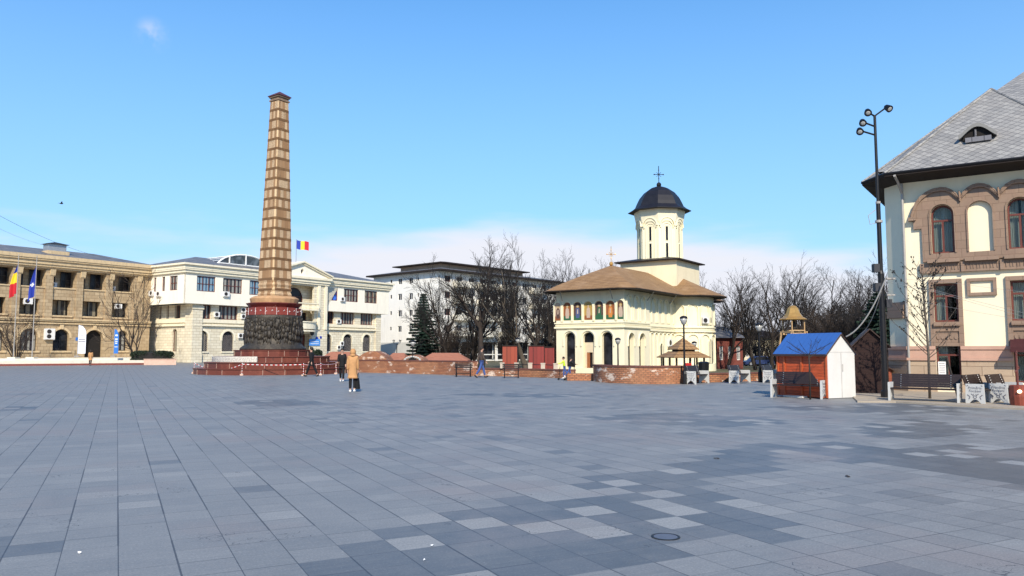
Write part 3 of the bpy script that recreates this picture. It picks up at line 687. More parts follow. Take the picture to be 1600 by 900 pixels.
b.box(lowx1-.5, lowx1, IN_F+.502, DEPTH-1, -.4, z_over); b.box(lowx0+.6, lowx1-.51, DEPTH-1.4, DEPTH-1, -.4, z_over)
TLs = plane_T(Uo+S*IN_S, W)
sl_ = [(TLs(a, 485)[0], TLs(c, 485)[0]) for a, c in ((282, 273), (264, 260), (252, 248))]
sar = (TLs(276, 540)[0], TLs(268.5, 540)[0])
b.map = lambda a, d, z: (IN_S+d, a, z)
b.slab(rect(IN_F+.502, DEPTH-1, -.4, z_over), [rect(a, c, ZM0+.1, ZM1) for a, c in sl_]+[arch(sum(sar)/2, sar[1]-sar[0], 1.5, 4.6)], 0, .5)
b.build('lower_wall', M['white_stone'], wb)
b = MB()
b.box(IN_S-.25, IN_S+1.25, IN_F-.25, IN_F-.003, -.4, 7.92); b.box(IN_S-.35, IN_S+1.4, IN_F-.35, IN_F-.253, 7.2, 7.7); b.box(IN_S-.25, IN_S-.003, IN_F, IN_F+1.5, -.4, 7.92)
b.box(IN_S-.32, IN_S+1.3, IN_F-.32, IN_F-.256, -.4, 1.3)
b.build('corner_pilaster', M['white_stone'], wb); b = MB()
b.box(lowx1-1.0, lowx1+.2, IN_F-.25, IN_F-.003, -.4, 7.92)
b.build('corner_pilaster', M['white_stone'], wb)
b = MB()
def course(x0, x1, yo, z0, z1, d, wrap=None):
    b.box(x0, x1, yo-d, yo-.003, z0, z1)
for z0, z1, d in ((11.9, 12.05, .12), (12.05, 12.4, .28), (12.4, 12.6, .45), (12.6, 13.05, .5), (13.05, 13.3, .75)):
    b.box(-d, CB0-.003, -d, .4, z0+.001, z1-.002); b.box(CB1+.003, LEN+d, -d, .4, z0+.001, z1-.002); b.box(-d, .3, .403, DEPTH, z0+.001, z1-.002); b.box(LEN-.3, LEN+d, .403, DEPTH, z0+.001, z1-.002)
b.build('cornice', M['white_trim'], wb)
b = MB()
for x0, x1 in ((IN_S-.003, CB0), (CB1, lowx1)):
    b.box(x0, x1, IN_F-.14, IN_F-.003, 5.45, 5.93); b.box(x0, x1, IN_F-.30, IN_F-.003, 4.98, 5.15)
b.box(IN_S-.14, IN_S-.003, IN_F+1.6, DEPTH-1, 5.45, 5.93); b.box(IN_S-.3, IN_S-.003, IN_F+1.6, DEPTH-1, 4.98, 5.15)
for a, c in arl+arr: b.arch_ring((a+c)/2, c-a, 3.0, ZA1, .28, IN_F-.07, IN_F-.003); b.box(a-.1, c+.1, IN_F-.12, IN_F-.003, ZA0-.18, ZA0-.003)
b.build('string_course', M['white_trim'], wb)
gl = ['glass_blue', 'glass_cur', 'glass_blue']
for i, (a, c) in enumerate(up): window(wb, a, c, ZU0, ZU1, .14, 3 if i < 2 else 2, 2, 'win_brown', gl[i], fw=.1)
for i, (a, c) in enumerate(upr): window(wb, a, c, ZU0, ZU1, .14, 3, 2, 'win_brown', ['glass_deep', 'glass_cur', 'glass_tan'][i], fw=.1)
for i, (a, c) in enumerate(mid+midr): window(wb, a, c, ZM0, ZM1, IN_F+.3, 4, 1, 'win_brown', 'glass_cur' if i != 3 else 'glass', fw=.1)
for i, (a, c) in enumerate(arl+arr): window(wb, a+.01, c-.01, ZA0+.01, ZA1-.01, IN_F+.25, 2, 1, 'win_dark', 'glass_tan' if i == 0 else 'glass', is_arch=True, grille=False)
for i, (a, c) in enumerate(arl+arr):
    g = MB(); w = c-a; n = int(w/.2)
    for q in range(-n*2, n*2+8):
        for sgn in (1, -1):
            # diagonal lattice clipped to the arch box
            z = ZA0+q*.28; x0_, z0_, x1_, z1_ = a, z, c, z+w
            if sgn < 0: x0_, x1_ = c, a
            lo, hi = max(0, (ZA0-z)/w), min(1, (ZA1-w*.3-z)/w)
            if hi <= lo: continue
            xa, xb = x0_+(x1_-x0_)*lo, x0_+(x1_-x0_)*hi
            g.tube([(xa, IN_F+.12, z+w*lo), (xb, IN_F+.12, z+w*hi)], .015, 3, False)
    g.build('window_grille', M['mesh_grille'], wb)
for i, (a, c) in enumerate(sw_): window(wb, a, c, ZU0+.1, ZU1, .12, 2 if i == 0 else 1, 2, 'win_brown', 'glass_cur', mp=sm_, fw=.1)
for i, (a, c) in enumerate(sl_): window(wb, a, c, ZM0+.1, ZM1, .3, 2 if i == 0 else 1, 1, 'win_brown', 'glass_tan', mp=lambda a, d, z: (IN_S+d, a, z), fw=.1)
window(wb, sar[0], sar[1], 1.51, 4.59, .25, 1, 1, 'win_brown', 'glass_tan', mp=lambda a, d, z: (IN_S+d, a, z), is_arch=True)
for px, py, T, yo, w in ((347.5, 463, TW, 0, .95), (333.5, 495, TWl, IN_F, .8), (375.5, 488, TWl, IN_F, .8), (375.5, 498, TWl, IN_F, .8), (371, 528, TWl, IN_F, .8), (531, 470.5, TW, 0, .9), (525, 505.5, TWl, IN_F, .9), (526, 546, TWl, IN_F, .6), (531, 540, TWl, IN_F, .6)):
    t1, z1 = T(px, py); ac_unit(wb, t1, z1, yo, w=w, h=.68)
for px, py in ((252, 463), (241, 462)):
    t1, z1 = TWs(px, py); ac_unit(wb, t1, z1, 0, mp=lambda a, d, z: (d, a, z), w=.9, h=.7)
# central block with pediment
b = MB(); yc = -.6
aw = TW(462, 450)[0]; aw2 = TW(474, 450)[0]
cx = (CB0+CB1)/2; rec = (cx-2.7, cx+2.7)
b.slab(rect(CB0, CB1, -.4, 12.6), [rect(rec[0], rec[1], 8.0, 11.6), rect(rec[0], rec[1], 4.8, 7.7), rect(rec[0]+.4, rec[1]-.4, .4, 4.2)], yc, yc+.5)
b.box(CB0, CB1, yc+1.6, yc+2.0, -.4, 12.6); b.box(CB0, CB0+.4, yc+.502, yc+1.598, -.4, 12.6); b.box(CB1-.4, CB1, yc+.502, yc+1.598, -.4, 12.6)
b.box(rec[0]-.3, rec[1]+.3, yc+.503, yc+1.597, 7.75, 7.98); b.box(rec[0]-.3, rec[1]+.3, yc+.503, yc+1.597, 4.3, 4.78)
b.build('portal_block', M['white_stone'], wb)
b = MB()
for x in (CB0+.15, CB0+1.55, CB1-2.1, CB1-.7): b = MB(); b.box(x, x+.5, yc-.16, yc-.003, 4.9, 11.85); b.build('portal_pilaster', M['white_trim'], wb)
b = MB()
for z0, z1, d in ((11.85, 12.15, .25), (12.15, 12.6, .4), (12.6, 12.95, .6)): b.box(CB0-d+.2, CB1+d-.2, yc-d, 2.2, z0+.001, z1-.002)
b.build('portal_cornice', M['white_trim'], wb)
b = MB(); b.slab([(CB0-.2, 12.95), (CB1+.2, 12.95), (CB1+.2, 13.15), (cx, 15.0), (CB0-.2, 13.15)], [[(cx+.30*math.cos(t*math.pi/8), 13.7+.42*math.sin(t*math.pi/8)) for t in range(16)]], yc-.3, yc+2)
b.build('pediment', M['white_wall'], wb)
b = MB()
for sg in (-1, 1):
    xe = cx+sg*(CB1-CB0+.9)/2
    for d, h0, h1 in ((.75, .12, .34), (.55, -.12, .12)):
        b.add([(xe, yc-d, 13.05+h0), (cx, yc-d, 14.95+h0), (cx, yc-d, 14.95+h1), (xe, yc-d, 13.05+h1), (xe, 2.1, 13.05+h0), (cx, 2.1, 14.95+h0), (cx, 2.1, 14.95+h1), (xe, 2.1, 13.05+h1)], [(0, 1, 2, 3), (7, 6, 5, 4), (0, 4, 5, 1), (3, 2, 6, 7), (0, 3, 7, 4), (1, 5, 6, 2)])
b.build('pediment_cornice', M['white_trim'], wb)
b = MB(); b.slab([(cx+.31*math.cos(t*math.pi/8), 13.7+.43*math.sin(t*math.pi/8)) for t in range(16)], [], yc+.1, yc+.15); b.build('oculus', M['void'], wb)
window(wb, cx-1.6, cx+1.6, 8.2, 11.3, yc+1.5, 4, 1, 'win_brown', 'glass', is_arch=True, trans=.55)
window(wb, cx-2.4, cx+2.4, 5.0, 7.5, yc+1.5, 4, 1, 'win_brown', 'glass')
b = MB(); b.box(rec[0]+.5, rec[1]-.5, yc+1.45, yc+1.58, .4, 4.1); b.build('entrance_door', M['win_brown'], wb)
b = MB(); b.prism([(cx+2.9*math.cos(t*math.pi/12), yc-.0-1.5*math.sin(t*math.pi/12)) for t in range(13)], 4.5, 4.75); b.prism([(cx+2.9*math.cos(t*math.pi/12), yc-.0-1.5*math.sin(t*math.pi/12)) for t in range(13)], 4.9, 5.9); b.prism([(cx+3.05*math.cos(t*math.pi/12), yc-.0-1.65*math.sin(t*math.pi/12)) for t in range(13)], 5.9, 6.05); b.build('balcony', M['white_trim'], wb)
b = MB(); b.box(cx-2.9, cx+2.9, yc-1.0, yc-.003, 7.75, 7.98)
for i in range(24): x = cx-2.8+i*5.6/23; b.lathe([(.05, 7.98), (.09, 8.2), (.05, 8.5), (.06, 8.75)], 6, (x, yc-.85))
b.box(cx-2.9, cx+2.9, yc-1.0, yc-.7, 8.75, 8.9); b.build('balustrade', M['white_trim'], wb)
t1, z1 = plane_T(Uo-W*.6, S)(483, 540); b = MB(); b.box(t1, t1+2.1, yc-.1, yc-.003, z1, z1+1.0); o_ = b.build('name_board', plain('blue_name_board', (.08, .28, .68), .5, .05, 3), wb)
b = MB()
for q in range(2):
    for i in range(9): b.box(t1+.25+i*.18, t1+.36+i*.18, yc-.106, yc-.101, z1+.25+q*.3, z1+.38+q*.3)
b.build('board_letters', M['white'], o_)
for px, py, r in ((487.5, 521, .35), (495, 529, .28), (501, 527, .2)):
    t1, z1 = plane_T(Uo-W*.6, S)(px, py); b = MB(); b.slab([(t1+r*math.cos(i*math.pi/6), z1+r*math.sin(i*math.pi/6)) for i in range(12)], [], yc-.08, yc-.003); b.build('wall_emblem', M['win_dark'] if px < 488 else M['flag_blue'], wb)
# roof and glass vault
b = MB(); zr = 13.32
b.add([(-.4, -.4, zr), (LEN+.4, -.4, zr), (LEN+.4, DEPTH+.4, zr), (-.4, DEPTH+.4, zr), (6.5, 8, zr+2.0), (LEN-6.5, 8, zr+2.0)], [(0, 1, 5, 4), (1, 2, 5), (2, 3, 4, 5), (3, 0, 4), (0, 3, 2, 1)])
b.build('roof', M['roof_grey'], wb)
VX = 11.6; VR = 5.0; VZ = 13.2
b = MB(); b.add([(VX+VR*math.cos(i*math.pi/16), y_, VZ+VR*.50*math.sin(i*math.pi/16)) for y_ in (3.2, 15.5) for i in range(17)], [(i, i+1, 18+i, 17+i) for i in range(16)]+[tuple(range(17)), tuple(range(17, 34))])
gv = b.build('glass_vault', glassy('grey_roof_glass', (.05, .06, .07), .2), wb)
b = MB()
for i in range(1, 16):
    t = i*math.pi/16; b.tube([(VX+(VR+.04)*math.cos(t), 3.2, VZ+(VR+.04)*.5*math.sin(t)), (VX+(VR+.04)*math.cos(t), 15.5, VZ+(VR+.04)*.5*math.sin(t))], .06, 4)
b.tube([(VX+(VR+.05)*math.cos(i*math.pi/16), 3.15, VZ+(VR+.05)*.5*math.sin(i*math.pi/16)) for i in range(17)], .12, 4)
for dx in (-2.8, 0, 2.8): b.box(VX+dx-.08, VX+dx+.08, 3.05, 3.18, VZ, VZ+VR*.5*math.sqrt(1-(dx/VR)**2))
b.box(VX-VR*.93, VX+VR*.93, 3.05, 3.18, VZ+.95, VZ+1.08); b.build('vault_ribs', M['white'], gv)

# ------------------------------------------------------------------ apartment block
An = Vector((-13.2, 140.0)); AX = Vector((.66, .75)).normalized(); AY = Vector((-.75, .66)).normalized(); rotA = math.atan2(AX.y, AX.x)
TA = plane_T(An, AX); TAs = plane_T(An, AY)
ab = thing('apartment_block', 'white five storey apartment block with balconies and dark overhanging roof behind bare trees', 'building', (An.x, An.y, 0), rotA)
LA = 36.0; DA = 19.2; HA = 16.2
smA = lambda a, d, z: (d, a, z)
zr_ = [TAs(640, y)[1] for y in (508.5, 484.5, 459, 435)]   # sills (zoomed rows)
cols = [(TAs(628, 460)[0], TAs(622, 460)[0]), (TAs(645, 460)[0], TAs(639, 460)[0])]
cols_s = [(TAs(612.5, 460)[0], TAs(610, 460)[0]), (TAs(654.5, 460)[0], TAs(652.3, 460)[0])]
cols = [(min(c), max(c)) for c in cols]; cols_s = [(min(c), max(c)) for c in cols_s]
rowz = [(TAs(640, y0)[1], TAs(640, y1)[1]) for y0, y1 in ((518.5, 509), (494, 484), (468, 458), (443, 434))]
holes = [rect(a, c, z0, z1) for a, c in cols for z0, z1 in rowz]+[rect(a, c, z0+.4, z1-.1) for a, c in cols_s for z0, z1 in rowz]
b = MB(); b.map = smA; b.slab(rect(.002, DA, -.4, HA), holes, 0, .3)
b.map = None
xsA = [TA(p, 470)[0] for p in (758, 785, 802, 840)]
wA = [(1.2+i*3.15, 2.7+i*3.15) for i in range(11)]
holesA = [rect(a, c, z0-.25 if i % 2 else z0, z1) for i, (a, c) in enumerate(wA) for z0, z1 in rowz]
b.slab(rect(0, LA, 3.3, HA), holesA, 0, .3); b.box(.31, LA, 1.5, 1.8, -.4, 3.3); b.box(.31, LA, DA-.3, DA, -.4, HA); b.box(LA-.3, LA, .302, DA-.31, -.4, HA); b.box(.31, LA-.31, .302, 1.8, 3.3, 3.5)
for i in range(8): b.box(.35+i*5, .75+i*5, .02, .42, -.4, 3.3)
b.build('wall', plain('pale_block_render', (.80, .775, .715), .85, .07, .5, streak=True, dirt=(.60, .57, .50), dsc=.35), ab)
b = MB(); b.map = smA; b.box(.1, DA, -.06, -.003, -.4, 3.2); b.build('plinth', plain('grey_plinth', (.52, .51, .47), .9, .1, 1), ab)
for a, c in cols:
    for z0, z1 in rowz: window(ab, a, c, z0, z1, .12, 2, 1, 'win_white', 'glass', mp=smA, fw=.06)
for a, c in cols_s:
    for z0, z1 in rowz: window(ab, a, c, z0+.4, z1-.1, .12, 1, 1, 'win_dark', 'void', mp=smA, fw=.05)
for i, (a, c) in enumerate(wA):
    for z0, z1 in rowz: window(ab, a, c, z0-.25 if i % 2 else z0, z1, .12, 2, 1, 'win_white' if i % 3 else 'win_brown', 'glass', fw=.07)
for i in (1, 3, 5, 8):
    for z0, z1 in rowz[:4]:
        b = MB(); x0 = wA[i][0]-.9; b.box(x0, x0+4.6, -1.25, -.003, z0-.9, z0-.72); b.box(x0, x0+4.6, -1.25, -1.15, z0-.718, z0+.15); b.box(x0, x0+.1, -1.148, -.003, z0-.718, z0+.15); b.box(x0+4.5, x0+4.6, -1.148, -.003, z0-.718, z0+.15)
        b.build('balcony', M['white_wall'], ab)
b = MB(); b.box(.5, LA-.5, 1.35, 1.48, .0, 3.2); sf = b.build('shop_front', M['glass'], ab)
b = MB()
for i in range(12): b.box(.6+i*3, .75+i*3, 1.22, 1.34, 0, 3.2)
b.box(.5, LA-.5, 1.24, 1.34, .75, .95); b.build('mullions', M['win_white'], sf)
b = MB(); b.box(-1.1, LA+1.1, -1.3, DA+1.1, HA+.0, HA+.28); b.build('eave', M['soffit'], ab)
b = MB(); b.box(4, LA-8, 4, DA-3.5, HA+.282, HA+2.0); b.build('attic_wall', plain('attic_brick', (.40, .30, .22), .9, .2, 3), ab)
b = MB(); b.add([(-1.1, -1.3, HA+.285), (LA+1.1, -1.3, HA+.285), (LA+1.1, DA+1.1, HA+.285), (-1.1, DA+1.1, HA+.285), (4.5, 4.5, HA+1.35), (LA-4.5, 4.5, HA+1.35), (LA-4.5, DA-4.5, HA+1.35), (4.5, DA-4.5, HA+1.35)], [(0, 1, 5, 4), (1, 2, 6, 5), (2, 3, 7, 6), (3, 0, 4, 7), (4, 5, 6, 7), (0, 3, 2, 1)])
b.build('roof', M['roof_grey'], ab)
b = MB(); b.box(2.8, LA-7, 2.8, DA-2.3, HA+2.0, HA+2.2); b.add([(2.8, 2.8, HA+2.203), (LA-7, 2.8, HA+2.203), (LA-7, DA-2.3, HA+2.203), (2.8, DA-2.3, HA+2.203), (9, 8, HA+3.1), (LA-12, 8, HA+3.1)], [(0, 1, 5, 4), (1, 2, 5), (2, 3, 4, 5), (3, 0, 4)])
b.build('upper_roof', M['soffit'], ab)
# ------------------------------------------------------------------ church
Co = Vector((9.92, 68.0)); TC = plane_T(Co, S); TCf = plane_T(Co, W)
ch = thing('church', 'cream church with brown shingle roof, painted icon arches and black domed octagonal tower', 'church', (Co.x, Co.y, 0), ROT_S)
GZ = -.46; FWc = 7.0; NB = .18
fm = lambda a, d, z: (d, a, z)       # front facade: a goes left along W, d inwards
ZB = 4.22                             # top of string band
farch = [(TCf(898.5, 540)[0], TCf(883, 540)[0]), (TCf(928, 540)[0], TCf(911, 540)[0]), (TCf(957, 540)[0], TCf(940.5, 540)[0])]
sarch = [(TC(981.5, 540)[0], TC(990.5, 540)[0]), (TC(998.8, 540)[0], TC(1007.3, 540)[0])]
zt_f = TCf(920, 519)[1]; zt_s = TC(990, 521)[1]
POR = 5.4; NAVE_END = 22.5
inner_f = [((a+c)/2, (c-a)) for a, c in farch]
b = MB(fm)
b.slab(rect(0, FWc, GZ, 7.4), [arch(x, w, GZ+.01, zt_f) for x, w in inner_f]+[], 0, .55)
b.map = None
b.slab(rect(.552, POR, GZ, 7.4), [arch((a+c)/2, c-a, GZ+.01, zt_s) for a, c in sarch], 0, .55)
b.box(POR+.002, NAVE_END, NB, NB+.5, GZ, 7.4); b.box(.56, NAVE_END, FWc-.5, FWc, GZ, 7.4); b.box(NAVE_END-.5, NAVE_END, NB+.502, FWc-.51, GZ, 7.4)
AC = (14.75, 0.35); AR = 3.05
b.lathe([(AR, GZ), (AR, 7.4)], 28, AC, math.pi, 2*math.pi)
b.lathe([(AR, GZ), (AR, 7.4)], 14, (AC[0], FWc-.3), 0, math.pi)
b.build('wall', M['cream'], ch)
# string bands, with a row of dentils
b = MB()
def band(mb, z0, z1, d):
    mb.box(-d, -.003, -d, FWc+d, z0, z1); mb.box(-.002, POR, -d, -.003, z0, z1)
    mb.box(POR+.003, AC[0]-AR-.05, NB-d, NB-.003, z0-.2, z1-.2); mb.lathe([(AR+.003, z0-.2), (AR+d, z0-.2), (AR+d, z1-.2), (AR+.003, z1-.2)], 28, AC, math.pi, 2*math.pi)
band(b, 4.08, 4.2, .14); band(b, 3.9, 4.0, .07); band(b, 3.66, 3.8, .16); band(b, 3.8, 3.85, .1)
for i in range(70):
    z = 4.0; x = i*.1
    b.box(-.1, -.004, x, x+.05, z, z+.08); b.box(-.1, -.004, x, x+.05, 3.58, 3.655)
    if x < POR-.1: b.box(x, x+.05, -.1, -.004, z, z+.08); b.box(x, x+.05, -.1, -.004, 3.58, 3.655)
    if POR+x < AC[0]-AR-.15: b.box(POR+x+.02, POR+x+.07, NB-.1, NB-.004, z-.2, z-.12)
b.box(-.12, -.003, -.12, FWc+.1, GZ, GZ+.5); b.box(POR, AC[0]-AR, NB-.1, NB-.003, GZ, GZ+.5)
b.lathe([(AR+.003, GZ), (AR+.12, GZ), (AR+.12, GZ+.75), (AR+.003, GZ+.8)], 28, AC, math.pi, 2*math.pi)
b.build('string_band', M['cream_trim'], ch)
# blind arcade mouldings
b = MB(fm)
for x, w in inner_f: b.arch_ring(x, w+.25, 2.0, zt_f+.12, .10, -.10, -.003)
icons_px = [(870.5, 876.5), (880.6, 892.6), (896.5, 909), (913, 926), (930, 943), (947, 961), (965, 972)]
ic = []
for a, c in icons_px: ic.append((TCf(c, 490)[0], TCf(a, 490)[0]))
iz0 = TCf(920, 499.7)[1]; iz1 = TCf(920, 471.5)[1]
ic[0] = (ic[0][0], ic[0][0]+.62); ic[-1] = (ic[-1][1]-.62, ic[-1][1])
for a, c in ic: b.arch_ring((a+c)/2, c-a+.06, iz0-.12, iz1+.05, .11, -.12, -.003)
b.map = None
up_arc = [TC(984+i*10.05, 480)[0] for i in range(-0, 8)]
for i in range(8):
    a = .35+i*1.43
    if a+1.1 < AC[0]-AR-.0:
        yy = 0 if a+1.1 < POR else NB
        if POR-1.2 < a < POR: continue
        b.arch_ring(a+.62, .96, 4.3, 6.55, .09, yy-.12, yy-.003)
        b.arch_ring(a+.62, .70, 5.9, 6.38, .06, yy-.07, yy-.003)
a = POR+.22; n = 6; stp = (AC[0]-AR-POR-.3)/n
for i in range(n): b.arch_ring(a+stp*(i+.5), stp-.28, GZ+.6, 3.3, .08, NB-.11, NB-.003)
for a, c in sarch: b.arch_ring((a+c)/2, c-a+.1, 2.0, zt_s+.05, .10, -.10, -.003)
b.map = lambda a, d, z: (AC[0]+(AR-d)*math.cos(math.pi+a/AR), AC[1]+(AR-d)*math.sin(math.pi+a/AR), z)
for i in range(7):
    x = (i+.5)*math.pi*AR/7
    b.arch_ring(x, 1.02, 4.2, 6.3, .09, -.12, -.003); b.arch_ring(x, .78, 5.6, 6.15, .05, -.07, -.003); b.arch_ring(x, 1.0, GZ+.8, 3.2, .09, -.12, -.003)
b.build('blind_arcade', M['cream_trim'], ch)
# icons: generic painted saints, each a panel with figure
cl = [('icon_dark', 'icon_pale', 'icon_green'), ('icon_brown', 'icon_orange', 'icon_green'), ('icon_dark', 'icon_green', 'icon_green'), ('icon_gold', 'icon_pale', 'icon_brown'), ('icon_dark', 'icon_blue', 'icon_green'), ('icon_brown', 'icon_pale', 'icon_green'), ('icon_pale', 'icon_dark', 'icon_brown')]
for (a, c), (m1, m2, m3) in zip(ic, cl[::-1]):
    xm = (a+c)/2; w = c-a; H = iz1-iz0
    b = MB(fm); b.slab(arch(xm, w, iz0, iz1), [], -.02, -.004)
    b.cur = 1; b.slab([(xm-.17, iz0+.18), (xm+.17, iz0+.18), (xm+.21, iz0+H*.35), (xm+.17, iz0+H*.62), (xm+.06, iz0+H*.70), (xm-.06, iz0+H*.70), (xm-.17, iz0+H*.62), (xm-.21, iz0+H*.35)], [], -.026, -.0205)
    b.cur = 2; b.slab(rect(xm-w/2+.01, xm+w/2-.01, iz0+.01, iz0+.4), [], -.0245, -.0205)
    b.cur = 3; b.slab([(xm+.15*math.cos(i*math.pi/7), iz0+H*.77+.15*math.sin(i*math.pi/7)) for i in range(14)], [], -.0255, -.0205)
    b.cur = 4; b.slab([(xm+.075*math.cos(i*math.pi/5), iz0+H*.77+.09*math.sin(i*math.pi/5)) for i in range(10)], [], -.032, -.0262)
    b.slab([(xm-.05, iz0+H*.35), (xm+.07, iz0+H*.35), (xm+.04, iz0+H*.6), (xm-.06, iz0+H*.6)], [], -.032, -.0262)
    b.build('icon_panel', [M[m1], M[m2], M[m3], M['icon_gold'], M['icon_pale']], ch)
# glass behind arches, door in the middle arch
for i, (x, w) in enumerate(inner_f):
    if i == 1:
        b = MB(fm); b.slab(rect(x-w/2+.003, x+w/2-.003, 1.45, 2.35), [], .25, .4); b.slab(rect(x-w/2+.003, x-w/2+.25, GZ, 1.45), [], .22, .4); b.slab(rect(x+w/2-.25, x+w/2-.003, GZ, 1.45), [], .22, .4)
        b.build('door_surround', plain('door_stone', (.66, .55, .38), .8, .1, 3), ch)
        window(ch, x-w/2+.01, x+w/2-.01, 2.36, zt_f-.02, .3, 1, 1, 'win_dark', 'glass', mp=fm, is_arch=True, fw=.05)
        b = MB(fm); b.slab(rect(x+.03, x+w/2-.252, GZ+.02, 1.45), [], .28, .34); b.build('door_leaf', M['door_wood'], ch)
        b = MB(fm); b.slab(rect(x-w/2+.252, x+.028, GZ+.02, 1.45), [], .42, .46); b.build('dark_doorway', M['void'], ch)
    else: window(ch, x-w/2+.01, x+w/2-.01, .12, zt_f-.02, .35, 1, 1, 'win_dark', 'glass', mp=fm, is_arch=True, fw=.05)
for i in (0, 2):
    x, w = inner_f[i]; b = MB(fm); b.slab(rect(x-w/2+.002, x+w/2-.002, GZ, .11), [], .1, .5); b.build('parapet', M['cream'], ch)
for a, c in sarch: window(ch, a+.01, c-.01, GZ+.05, zt_s-.02, .42, 1, 1, 'win_dark', 'glass', is_arch=True, fw=.05)
def slit(mp, x, w, z0, z1, y):
    window(ch, x-w/2, x+w/2, z0, z1, y-.10, 1, 1, 'win_dark', 'void', mp=mp, is_arch=True, fw=.04)
    b = MB(mp); b.arch_ring(x, w, z0-.1, z1, .09, y-.08, y-.003); b.box(x-w/2-.12, x+w/2+.12, y-.1, y-.003, z0-.2, z0-.1); b.build('window_surround', M['cream_trim'], ch)
t1, z1 = TC(1035.5, 537); slit(None, t1, .62, z1-2.2, z1, NB)
apm = lambda a, d, z: (AC[0]+(AR-d)*math.cos(math.pi+a/AR), AC[1]+(AR-d)*math.sin(math.pi+a/AR), z)
a_w = AR*1.38; slit(apm, a_w, .62, .3, 2.75, 0)
slit(apm, AR*1.40, .3, 4.45, 5.0, 0)
t1, z1 = TC(1044, 546); ac_unit(ch, t1, 2.05, NB, w=.8, h=.7); ac_unit(ch, AR*1.12-.45, 4.35, 0, mp=apm, w=.75, h=.6)
# main roof
def roof_ring(x0, x1, y0, y1, c, z): return [(x0+c, y0, z), (x1-c, y0, z), (x1, y0+c, z), (x1, y1-c, z), (x1-c, y1, z), (x0+c, y1, z), (x0, y1-c, z), (x0, y0+c, z)]
def rings(b, rs, close=True):
    n = len(rs[0]); b.add([p for r in rs for p in r], [(i*n+j, i*n+(j+1) % n, (i+1)*n+(j+1) % n, (i+1)*n+j) for i in range(len(rs)-1) for j in range(n)])
ov = 1.35; zr = 9.80; ym = FWc/2
r0 = roof_ring(-ov, NAVE_END+1.2, -ov, FWc+ov, 1.2, 7.02); r0b = roof_ring(-ov, NAVE_END+1.2, -ov, FWc+ov, 1.2, 7.12)
r1 = roof_ring(-.4, NAVE_END+.3, -.4, FWc+.4, .6, 7.62); r2 = roof_ring(1.6, NAVE_END-1.6, 1.4, FWc-1.4, .3, 8.62)
rx0, rx1 = 4.48, 18
r3 = [(rx0, ym, zr), (rx1, ym, zr), (rx1, ym, zr), (rx1, ym, zr), (rx1, ym, zr), (rx0, ym, zr), (rx0, ym, zr), (rx0, ym, zr)]
b = MB(); rings(b, [r0b, r1, r2, r3]); b.build('roof', M['shingle'], ch)
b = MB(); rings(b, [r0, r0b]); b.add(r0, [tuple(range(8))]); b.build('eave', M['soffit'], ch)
b = MB(); AR2 = AR+1.35
b.lathe([(AR2, 7.14), (AR+.3, 7.62), (1.6, 8.4), (.02, 9.15)], 12, AC, 0, 2*math.pi, rot=.26); b.build('apse_roof', M['shingle'], ch)
b = MB(); b.lathe([(AR2-.01, 7.03), (AR2, 7.13), (.5, 7.13)], 12, AC, 0, 2*math.pi, rot=.26); b.build('apse_eave', M['soffit'], ch)
b = MB()
for p, q in (((-1.15, 5.9), (-.5, 6.05)), ((-1.1, .8), (-.45, .9))): b.tube([(p[0], p[1], 7.02), (q[0], q[1], 6.2)], .05, 6)
for x in (3.9, 9.2, 12.3): b.tube([(x, -1.15, 7.0), (x+.2, -.4, 6.25)], .05, 6)
b.build('rain_spouts', M['grey_pipe'], ch)
# crossing block and octagonal tower
TX, TY = 16.1, ym; a = 3.2; ZK = 11.0
b = MB(); b.box(TX-a, TX+a, TY-a, TY+a, 7.3, ZK); b.build('crossing_block', plain('cream_crossing', (.80, .70, .48), .85, .06, 1, streak=True, dirt=(.60, .48, .30), dsc=.5), ch)
b = MB(); e = a+.5; b.box(TX-e, TX+e, TY-e, TY+e, ZK-.02, ZK+.10); b.build('crossing_eave', M['soffit'], ch)
b = MB(); b.add([(TX-e, TY-e, ZK+.103), (TX+e, TY-e, ZK+.103), (TX+e, TY+e, ZK+.103), (TX-e, TY+e, ZK+.103), (TX, TY, ZK+.9)], [(0, 1, 4), (1, 2, 4), (2, 3, 4), (3, 0, 4)]); b.build('crossing_roof', M['dome'], ch)
TR = 2.42; z0, z1 = ZK+.12, 16.75; rot0 = R(256)-ROT_S
b = MB(); b.lathe([(TR, z0), (TR, z1-1.6), (TR+.12, z1-1.35), (TR+.32, z1-.3), (TR+.36, z1)], 8, (TX, TY), rot=rot0)
tw = b.build('tower', M['cream'], ch)
side = 2*TR*math.sin(math.pi/8); apo = TR*math.cos(math.pi/8)
b = MB(); win = MB()
